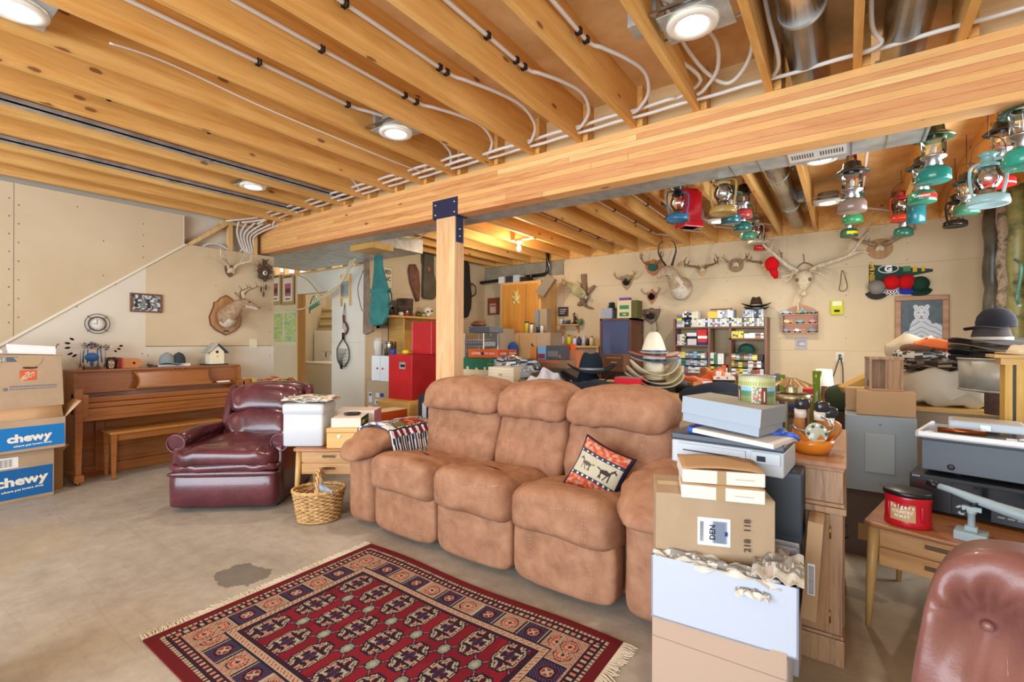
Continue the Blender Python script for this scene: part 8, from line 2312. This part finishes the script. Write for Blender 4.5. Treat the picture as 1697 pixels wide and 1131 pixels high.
# grey panel cover and boxes
Yp = 3.55
pa, pq = P(1400, 750, Yp), P(1520, 750, Yp)
zp1, zp0 = P(1460, 691, Yp).z, P(1460, 818, Yp).z
t = thing('electrical_panel', 'grey steel electrical panel cover standing behind the side table', 'electrical panel', ((pa.x + pq.x) / 2, Yp + .2, zp0))
PNL = flat('grey_enamel', '#8a969c', .4)
w_, h_ = (pq.x - pa.x) / 2, zp1 - zp0
g = G(); g.box(-w_, w_, -.2, .18, 0, h_, {'+z': '#b3926c'}); g.uc = False; obj('cover', g, PNL, t, bev=.004)
g = G(); g.box(-w_ * .42, w_ * .42, -.209, -.2, h_ * .26, h_ * .78); obj('hatch', g, flat('hatch_grey', '#98a4a8', .4), t, bev=.003)
for z in (.12, .9):
 g = G(); g.at((0, -.203, h_ * z)).sq((0, 0, 0), (.006, .004, .006), 1, 1, 6, 8); obj('screw', g, STEEL, t)
bx('dark low crate carrying the grey electrical panel cover', ((pa.x + pq.x) / 2, Yp + .22, 0), (w_ * 2 + .02, .4, zp0 - .001), 0, '#5c5048', name='crate', cat='crate', deco=[('F', -w_ * .6, -w_ * .2, .1, .2, '#9a7a50')])
pc = P(1460, 680, Yp + .05)
for i, (x, lab) in enumerate(((-.055, 'brown carton end with a white label, outer of the pair on the grey panel'), (-.0, 'brown carton with a broad plain side, front one of the pair on the grey panel'))):
 bx(lab, (pc.x + .02 + x * 1.0, Yp + .28 - .17 * i, zp1 + .001), (.28, .14, .145), 0, '#b3926c', cols={'-x': '#a8845c'}, deco=[('L', -.045, .045, .03, .12, '#d6d0c4'), ('L', -.02, .02, .05, .1, '#6a6058')])
zb2 = zp1 + .147
c_ = P(1462, 657, Yp + .1)
t = thing('wooden_stand', 'small open wooden display cabinet with a glass side on the two brown cartons', 'cabinet', (c_.x + .01, Yp + .16, zb2), .15)
for nm, q, m_ in (('top_board', (-.085, .085, -.07, .07, .19, .205), OAK), ('bottom_board', (-.085, .085, -.07, .07, 0, .012), OAK), ('side_panel', (.0, .08, -.06, -.052, .012, .19), OAK), ('back_panel', (-.08, .08, .055, .063, .012, .19), OAK), ('glass_pane', (-.078, -.074, -.055, .055, .02, .185), flat('dim_glass', '#6d6a64', .1))):
 g = G(); g.box(*q); obj(nm, g, m_, t)
for x, y in ((-.078, -.063), (-.0, -.063), (.075, -.063), (-.078, .06), (.075, .06)):
 g = G(); g.box(x - .006, x + .006, y - .006, y + .006, .012, .19); obj('post', g, OAK, t)
p = P(1425, 640, 4.1)
bx('tilted brown carton flap piece between the rucksack and the small cabinet', (p.x + .02, 4.2, 1.0), (.26, .16, .05), .2, '#b8924e', ry=-.55)
bx('upright brown carton hidden behind the pair on the grey panel', (p.x + .04, 4.2, 0), (.2, .2, .95), 0, '#a8845c')

# ------------------------------------------------------------------ clothes heap, tub, hats by the far right corner
Yh_ = 4.15
t = thing('storage_bench', 'long low wooden bench bearing the heap of clothes', 'bench', (.75, 4.5, 0))
g = G(); g.box(-.42, .58, -.35, .4, .84, .87); obj('bench_top', g, MAPLE, t)
g = G('#a39684'); g.box(-.40, .58, -.33, .38, .0, .84); obj('boxed_base', g, FABRIC, t)
def heap(lab, cx, cy, cz, rx_, ry_, rz_, cols, name='clothes', cat='clothes', seed=0, amp=.3, sc=6, m=FABRIC):
 g = G(cols[0])
 g.at((cx, cy, cz)).sq((0, 0, 0), (rx_, ry_, rz_), .6, .6, 22, 44, lambda q: q + Vector((0, 0, amp * rz_ * noise.noise(Vector((q.x * sc * 2, q.y * sc, q.z * sc * 3 + seed))))) + q.normalized() * .012 * noise.noise(q * 26))
 if len(cols) > 1: g.c = [lin(cols[int((nz((g.v[f[0]].x * 9, g.v[f[0]].y * 9, g.v[f[0]].z * 22 + seed)) + 1) * 7) % len(cols)]) for f in g.f]
 return solo(name, g, m, lab, cat)
heap('cream quilted sleeping bag bundle at the bottom of the clothes heap', .56, 4.42, .99, .27, .26, .125, ['#c9bda8'], 'sleeping_bag', 'sleeping bag', 1, .5)
heap('second cream canvas roll beside the sleeping bag, under the round metal tub', 1.0, 4.42, .96, .16, .26, .09, ['#c4b090'], 'canvas_roll', 'canvas roll', 2)
heap('layer of dark and camouflage jackets in the clothes heap', .50, 4.42, 1.15, .23, .23, .045, ['#3a2f28', '#7c6650', '#241f1c', '#a08a6c'], seed=3, amp=.7)
heap('folded printed camouflage trousers above the dark jackets', .42, 4.34, 1.215, .14, .19, .035, ['#5a5c66', '#a8a8a8', '#4a3c30', '#c9c0b0'], seed=5, amp=.6)
heap('bright orange folded hunting vest with dark piping on the clothes heap', .50, 4.32, 1.285, .11, .19, .04, ['#dd6f3c'], 'hunting_vest', 'vest', 6, .7)
heap('beige jacket draped along the top of the clothes heap', .40, 4.60, 1.25, .16, .15, .085, ['#b5a58a'], 'jacket', 'jacket', 7, .6)
heap('brown folded pullover sticking out below the orange vest', .40, 4.24, 1.262, .09, .1, .022, ['#6a4a34'], 'pullover', 'pullover', 8, .4)
g = G('#1e1c1c')
for k in range(3): g.tube(smooth([(.42 + .05 * k, 4.15, 1.30), (.45 + .05 * k, 4.28, 1.328), (.47 + .05 * k, 4.42, 1.328)]), .004, 5)
solo('piping', g, FABRIC, 'dark piping lines across the orange vest', 'piping')
c_ = P(1623, 590, 4.1)
hh = [(.0, '#3a3230', 'black-brown felt hat at the bottom of the dark hat stack', {}), (.035, '#20252e', 'navy hat second from the bottom of the dark hat stack', {}), (.07, '#8a7c62', 'olive tan hat brim in the middle of the dark hat stack', {}), (.105, '#4a4240', 'wide dark brown hat with a silver band near the top of the dark hat stack', dict(band='#b8b0a0', h=.13))]
for z, c1, lab, kw in hh:
 cowboy((.72, 4.02, 1.21 + z), lab, c1, .35, **{**dict(r=.09, brim=.20, curl=.015, sag=.035, h=.11), **kw})
cap((.74, 4.02, 1.395), -.9, '#26262a', '#26262a', 'black cap with gold stripes and brim, topmost of the dark hat stack', .09)
heap('folded grey sweater under the dark hat stack', .76, 4.08, 1.185, .15, .12, .03, ['#4a4440', '#8a8478'], 'sweater', 'sweater', 12, .3)
# metal tub
TUB = mottled('zinc_tub', '#8b897e', '#b8b6aa', 5, .45, .4)
t = thing('metal_tub', 'big round weathered zinc tub beside the dark hat stack', 'tub', (.77, 3.9, 1.02))
g = G(); g.lathe([(0, 0), (.21, 0), (.215, .185), (.205, .185), (.2, .01), (0, .01)], 40); obj('tub_body', g, TUB, t)
g = G(); g.tube([(.212 * math.cos(a), .212 * math.sin(a), .003) for a in [i * PI / 20 for i in range(40)]], .006, 6, closed=True); g.tube([(.216 * math.cos(a), .216 * math.sin(a), .185) for a in [i * PI / 20 for i in range(40)]], .006, 6, closed=True); obj('rolled_hoop', g, TUB, t)
g = G(); g.at((.77, 3.9, .88)).lathe([(0, 0), (.10, 0), (.10, .12), (.13, .125), (.13, .138), (0, .138)], 20); solo('iron_pot', g, mottled('reddish_iron', '#5c4a44', '#8a6a60', 8, .5), 'dark reddish iron pot holding up the zinc tub', 'pot')
# yellow wooden frame near the right edge
YW_ = wood('yellow_painted_wood', '#b88a34', '#dcb45c', 'Z', 1, .5)
t = thing('wooden_frame_stand', 'yellow-edged wooden stand whose top shelf carries a small cream hat', 'stand', (.765, 3.40, 0))
for nm, q in (('upright', (-.115, -.088, -.05, .05, 0, 1.19)), ('upright', (-.075, -.048, -.05, .05, 0, 1.19)), ('upright', (.18, .20, -.05, .05, 0, 1.19)), ('cross_board', (-.13, .20, -.05, .06, 1.19, 1.225)), ('top_shelf', (-.16, .22, -.09, .10, 1.225, 1.24))):
 g = G(); g.box(*q); obj(nm, g, MAPLE if 'shelf' in nm or 'board' in nm else YW_, t)
g = G('#27302c'); g.box(-.088, -.075, -.04, .04, 0, 1.19); obj('dark_strip', g, SATIN, t)
cowboy((.71, 3.40, 1.242), 'small cream felt hat on the yellow wooden stand', '#dcc8a4', .3, .045, .05, .09, .01, '#d0b890')
# long soft rods and camouflage things at the right wall
def rods(lab, px0, px1, y0p, y1p, m, X=1.30, name='rod_case', cat='rod case', r_=.05, top=2.74):
 a = on('X', (px0 + px1) / 2, (y0p + y1p) / 2, X)
 g = G()
 pts = [(X, a.y + .02 * math.sin(k * 1.3), top - (top - 1.25) * k / 12) for k in range(13)]
 g.tube(pts, [r_ * (.8 + .25 * abs(math.sin(k * .9))) for k in range(13)], 12)
 return solo(name, g, m, lab, cat)
rods('dark olive soft rod case hanging in the far right corner', 1640, 1653, 330, 520, mottled('olive_vinyl', '#3a3a30', '#6a6858', 5, .35), 1.27, r_=.085)
rods('mottled camouflage sleeve hanging beside the olive rod case', 1664, 1680, 380, 545, mottled('camouflage_bark', '#4a4038', '#b8a890', 9, .8, c3='#2e2a24'), 1.29, r_=.09)
rods('green and khaki camouflage case hanging nearest the picture edge', 1680, 1692, 330, 500, mottled('camouflage_green', '#33402a', '#8a8450', 6, .4, c3='#5c6c3c'), 1.28, r_=.07)
g = G(); a = on('X', 1690, 445, 1.24); g.tube(smooth([(1.24, a.y + .15, 2.05), (1.24, a.y - .05, 1.95), (1.24, a.y + .08, 1.7), (1.22, a.y - .1, 1.62)]), .012, 7); solo('green_hose', g, flat('hose_green', '#4a7a6a', .4), 'loop of green hose hanging in front of the camouflage case', 'hose')
a = on('X', 1698, 500, 1.2)
t = thing('snow_sled', 'white plastic sled with a dark rim and red mark, cut off by the picture edge', 'sled', (1.22, a.y - .32, 1.45))
g = G('#e6e4e0'); g.prism([(-.22, .05), (-.15, 0), (.2, 0), (.31, .08), (.33, .4), (.24, .62), (-.1, .66), (-.22, .6)], 0, .03, 'YZ'); obj('shell', g, SATIN, t, bev=.01)
g = G(); L_ = [(-.22, .05), (-.15, 0), (.2, 0), (.31, .08), (.33, .4), (.24, .62), (-.1, .66), (-.22, .6)]; g.tube([(-.002, a_, b_) for a_, b_ in L_], .014, 7, closed=True); obj('dark_rim', g, BLACK, t)
g = G('#c01c1c'); g.box(-.004, -.001, .12, .25, .10, .24); obj('red_mark', g, SATIN, t)
g = G(); g.tube([(1.25, a.y - .25, 2.1), (1.25, a.y - .25, 2.76)], .005, 5); solo('hanging_rope', g, BLACK, 'dark rope from the joists down to the white sled', 'rope')

# ------------------------------------------------------------------ old lanterns hanging from the joists
def lantern(kind, px, py, d, c1, c2, lab, s=1.0, tip=None):
 p = Vector((0, 0, EYE)) + _ray(px, py) * d
 t = thing('hanging_lantern' if kind == 'c' else 'hanging_barn_lantern', lab, 'lantern', tuple(p), px * .7, 'old lanterns hanging from the joists')
 def part(nm, col, m, *profs, fn=None):
  g = G(col)
  for q in profs: g.lathe([(a * s, b * s) for a, b in q], 20)
  if fn: fn(g)
  return obj(nm, g, m, t)
 if kind == 'c':
  part('fuel_tank', c1, GLOSS, [(0, .004), (.078, 0), (.085, .006), (.082, .06), (.07, .082), (.03, .09), (0, .09)])
  if tip:
   g = G(tip); g.sheet(lambda u, v: Vector((.086 * s * math.cos(u * 2.4 - 2.4 + .6 - px * .7), .086 * s * math.sin(u * 2.4 - 2.4 + .6 - px * .7), s * (.022 + .03 * v))), 10, 1); obj('tank_label', g, GLOSS, t)
  part('burner_collar', '#b9bcc0', METAL, [(.03, .085), (.045, .10), (.035, .13), (.062, .145), (.064, .155), (0, .155)])
  part('glass_globe', None, GLASS, [(.058, .155), (.06, .265)])
  part('mantle', '#e8e0cc', SATIN, [(0, .17), (.012, .18), (.014, .21), (0, .23)])
  part('vent_hood', c2, GLOSS, [(.03, .345), (.05, .335), (.055, .30), (.075, .285), (.10, .266), (.10, .262), (.05, .275)])
  zt, rb = .30, .066
 else:
  part('fuel_tank', c1, GLOSS, [(0, .012), (.075, .008), (.088, 0), (.09, .018), (.085, .045), (.06, .058), (.03, .065), (0, .065)])
  part('burner_cone', '#a8a290', METAL, [(.035, .065), (.03, .09), (.012, .10), (0, .10)])
  part('glass_globe', None, GLASS, [(.035, .095), (.058, .13), (.062, .155), (.05, .19), (.035, .21)])
  part('chimney', c2, GLOSS, [(.045, .21), (.048, .225), (.03, .235), (.03, .27), (.045, .28), (.02, .30), (0, .30)])
  part('side_tubes', c1, GLOSS, fn=lambda g: [g.tube(smooth([(a * .03 * s, 0, .245 * s), (a * .085 * s, 0, .23 * s), (a * .088 * s, 0, .14 * s), (a * .07 * s, 0, .05 * s)]), .008 * s, 6) for a in (-1, 1)])
  zt, rb = .23, .088
 g = G(); h_ = (2.757 if (p.x - .066) % .408 < .038 else 3.022) - p.z; g.tube(smooth([(-rb * s, 0, zt * s), (-rb * .8 * s, 0, min(h_ * .9, zt * s + .10)), (0, 0, max(zt * s + .12, .38 * s)), (rb * .8 * s, 0, min(h_ * .9, zt * s + .10)), (rb * s, 0, zt * s)]), .0022, 5)
 if h_ > .38 * s: g.tube([(0, 0, .375 * s), (.004, 0, h_)], .0025, 5)
 obj('bail_wire', g, BLACK, t)
 return t
TE, GR, BK, RD, GO = '#1f6e64', '#2c6248', '#1d2022', '#c01c22', '#a8894c'
for a in (('c', 1108, 340, 5.4, '#182028', BK, 'small dark lantern, first in the cluster under the trunk duct'), ('b', 1123, 367, 3.9, '#2f6f94', BK, 'blue barn lantern beside the hanging red plastic case'), ('b', 1198, 356, 3.35, GO, '#b09868', 'gold painted barn lantern, largest of the cluster by the red plastic case'),
 ('c', 1211, 371, 4.3, '#1f5a64', '#274a44', 'teal lantern just behind the gold barn lantern'), ('c', 1232, 362, 4.8, '#c04a4a', BK, 'lantern with a rosy red tank in the gold lantern cluster'), ('c', 1230, 383, 4.9, '#20665e', '#2c4a40', 'dark teal lantern below the rosy red one'), ('c', 1240, 397, 5.5, '#4a8a6c', '#3c6a50', 'light green lantern low in the gold lantern cluster'),
 ('b', 1253, 405, 5.7, '#9a917c', '#8a8270', 'unpainted grey barn lantern at the tail of the cluster'), ('c', 1260, 415, 6.5, '#d0181e', '#8a2020', 'bright red lantern last and lowest of the cluster'),
 ('b', 1416, 292, 4.0, RD, '#7a1a1a', 'red barn lantern hanging right beside the slotted register'), ('c', 1412, 352, 3.2, '#8a7468', '#3a3a34', 'big lantern with a dusty brown tank under the red barn lantern'), ('c', 1413, 370, 4.6, '#3f9a62', GR, 'bright green lantern under the brown-tanked one'), ('c', 1407, 393, 5.3, '#2f5a44', '#5a5a50', 'green lantern with a yellow band at the bottom of its column', 1, '#e0c81e'),
 ('c', 1547, 302, 2.85, '#1f8074', '#3d5a3a', 'large teal lantern hanging at the beam end of the trunk duct'), ('c', 1528, 337, 3.5, '#1f7058', '#42463e', 'green lantern with a red maker label under the large teal one', 1, '#d02a22'), ('c', 1497, 392, 4.9, '#2c6a54', '#22302c', 'green lantern with a cream tank edge, lowest beside the teal cylinder'), ('b', 1494, 366, 4.7, '#d8402a', '#b83a3a', 'orange-red barn lantern beside the teal cylinder'), ('c', 1490, 350, 5.4, '#3a3c3a', '#1e2422', 'dark hooded lantern behind the orange-red barn lantern'),
 ('c', 1602, 356, 3.9, '#3f7a5c', '#2c3a34', 'green lantern beside the small black railway lantern'), ('b', 1583, 376, 4.4, '#1c1a1a', '#141414', 'small black railway lantern hanging lowest before the tiger picture'), ('b', 1637, 341, 2.6, '#9cc0c4', '#7aa8a8', 'pale blue barn lantern with the widest base'), ('b', 1654, 309, 3.25, '#cc1f22', '#c8282c', 'red barn lantern behind the pale blue one'), ('c', 1662, 286, 3.1, '#1f4440', '#2e3330', 'dark green lantern between the red barn lantern and the picture edge'), ('c', 1700, 277, 2.25, '#2f9a82', '#2c4a3c', 'big sea green lantern cut by the picture edge')):
 lantern(*a[:5], a[5], a[6], *(a[7:8] or (1.0,)), **({'tip': a[8]} if len(a) > 8 else {}))
q = next(o for o in bpy.data.objects if o.get('label', '').startswith('green lantern with a red maker'))
p = q.location.copy(); d_ = Vector((p.x, p.y, 0)).normalized()
g = G('#f2efe8'); M_ = Matrix.Translation((p.x - d_.x * .089, p.y - d_.y * .089, p.z + .037)) @ Matrix.Rotation(math.atan2(d_.y, d_.x) - PI / 2, 4, 'Z') @ Matrix.Rotation(PI / 2, 4, 'X')
letter(g, 'Coleman', .026, M_, '#f2efe8', 1, .0006); obj('lettering', g, SATIN, q, world=True)
p = Vector((0, 0, EYE)) + _ray(1142, 378) * 4.6
t = thing('plastic_case', 'bright red plastic carrying case hanging between the blue and gold lanterns', 'case', tuple(p), .9)
g = G('#c81c28'); g.box(-.10, .10, -.07, .07, 0, .37); obj('case_body', g, GLOSS, t, bev=.02, seg=3)
g = G('#b81824'); g.box(-.11, .11, -.075, .075, .0, .06); obj('base_lip', g, GLOSS, t, bev=.006)
g = G(); g.tube([(0, 0, .37), (0, 0, 2.78 - p.z)], .004, 5); obj('hanging_wire', g, BLACK, t)
p = Vector((0, 0, EYE)) + _ray(1518, 371) * 4.0
t = thing('gas_cylinder', 'teal gas cylinder lantern base hanging under the labelled green lantern', 'gas cylinder', tuple(p))
g = G('#1f6a70'); g.lathe([(0, 0), (.055, .0), (.065, .012), (.065, .15), (.05, .18), (.02, .19), (0, .19)], 20); obj('cylinder', g, GLOSS, t)
g = G(); g.tube([(0, 0, .19), (0, 0, 2.78 - p.z)], .003, 5); obj('hanging_wire', g, BLACK, t)
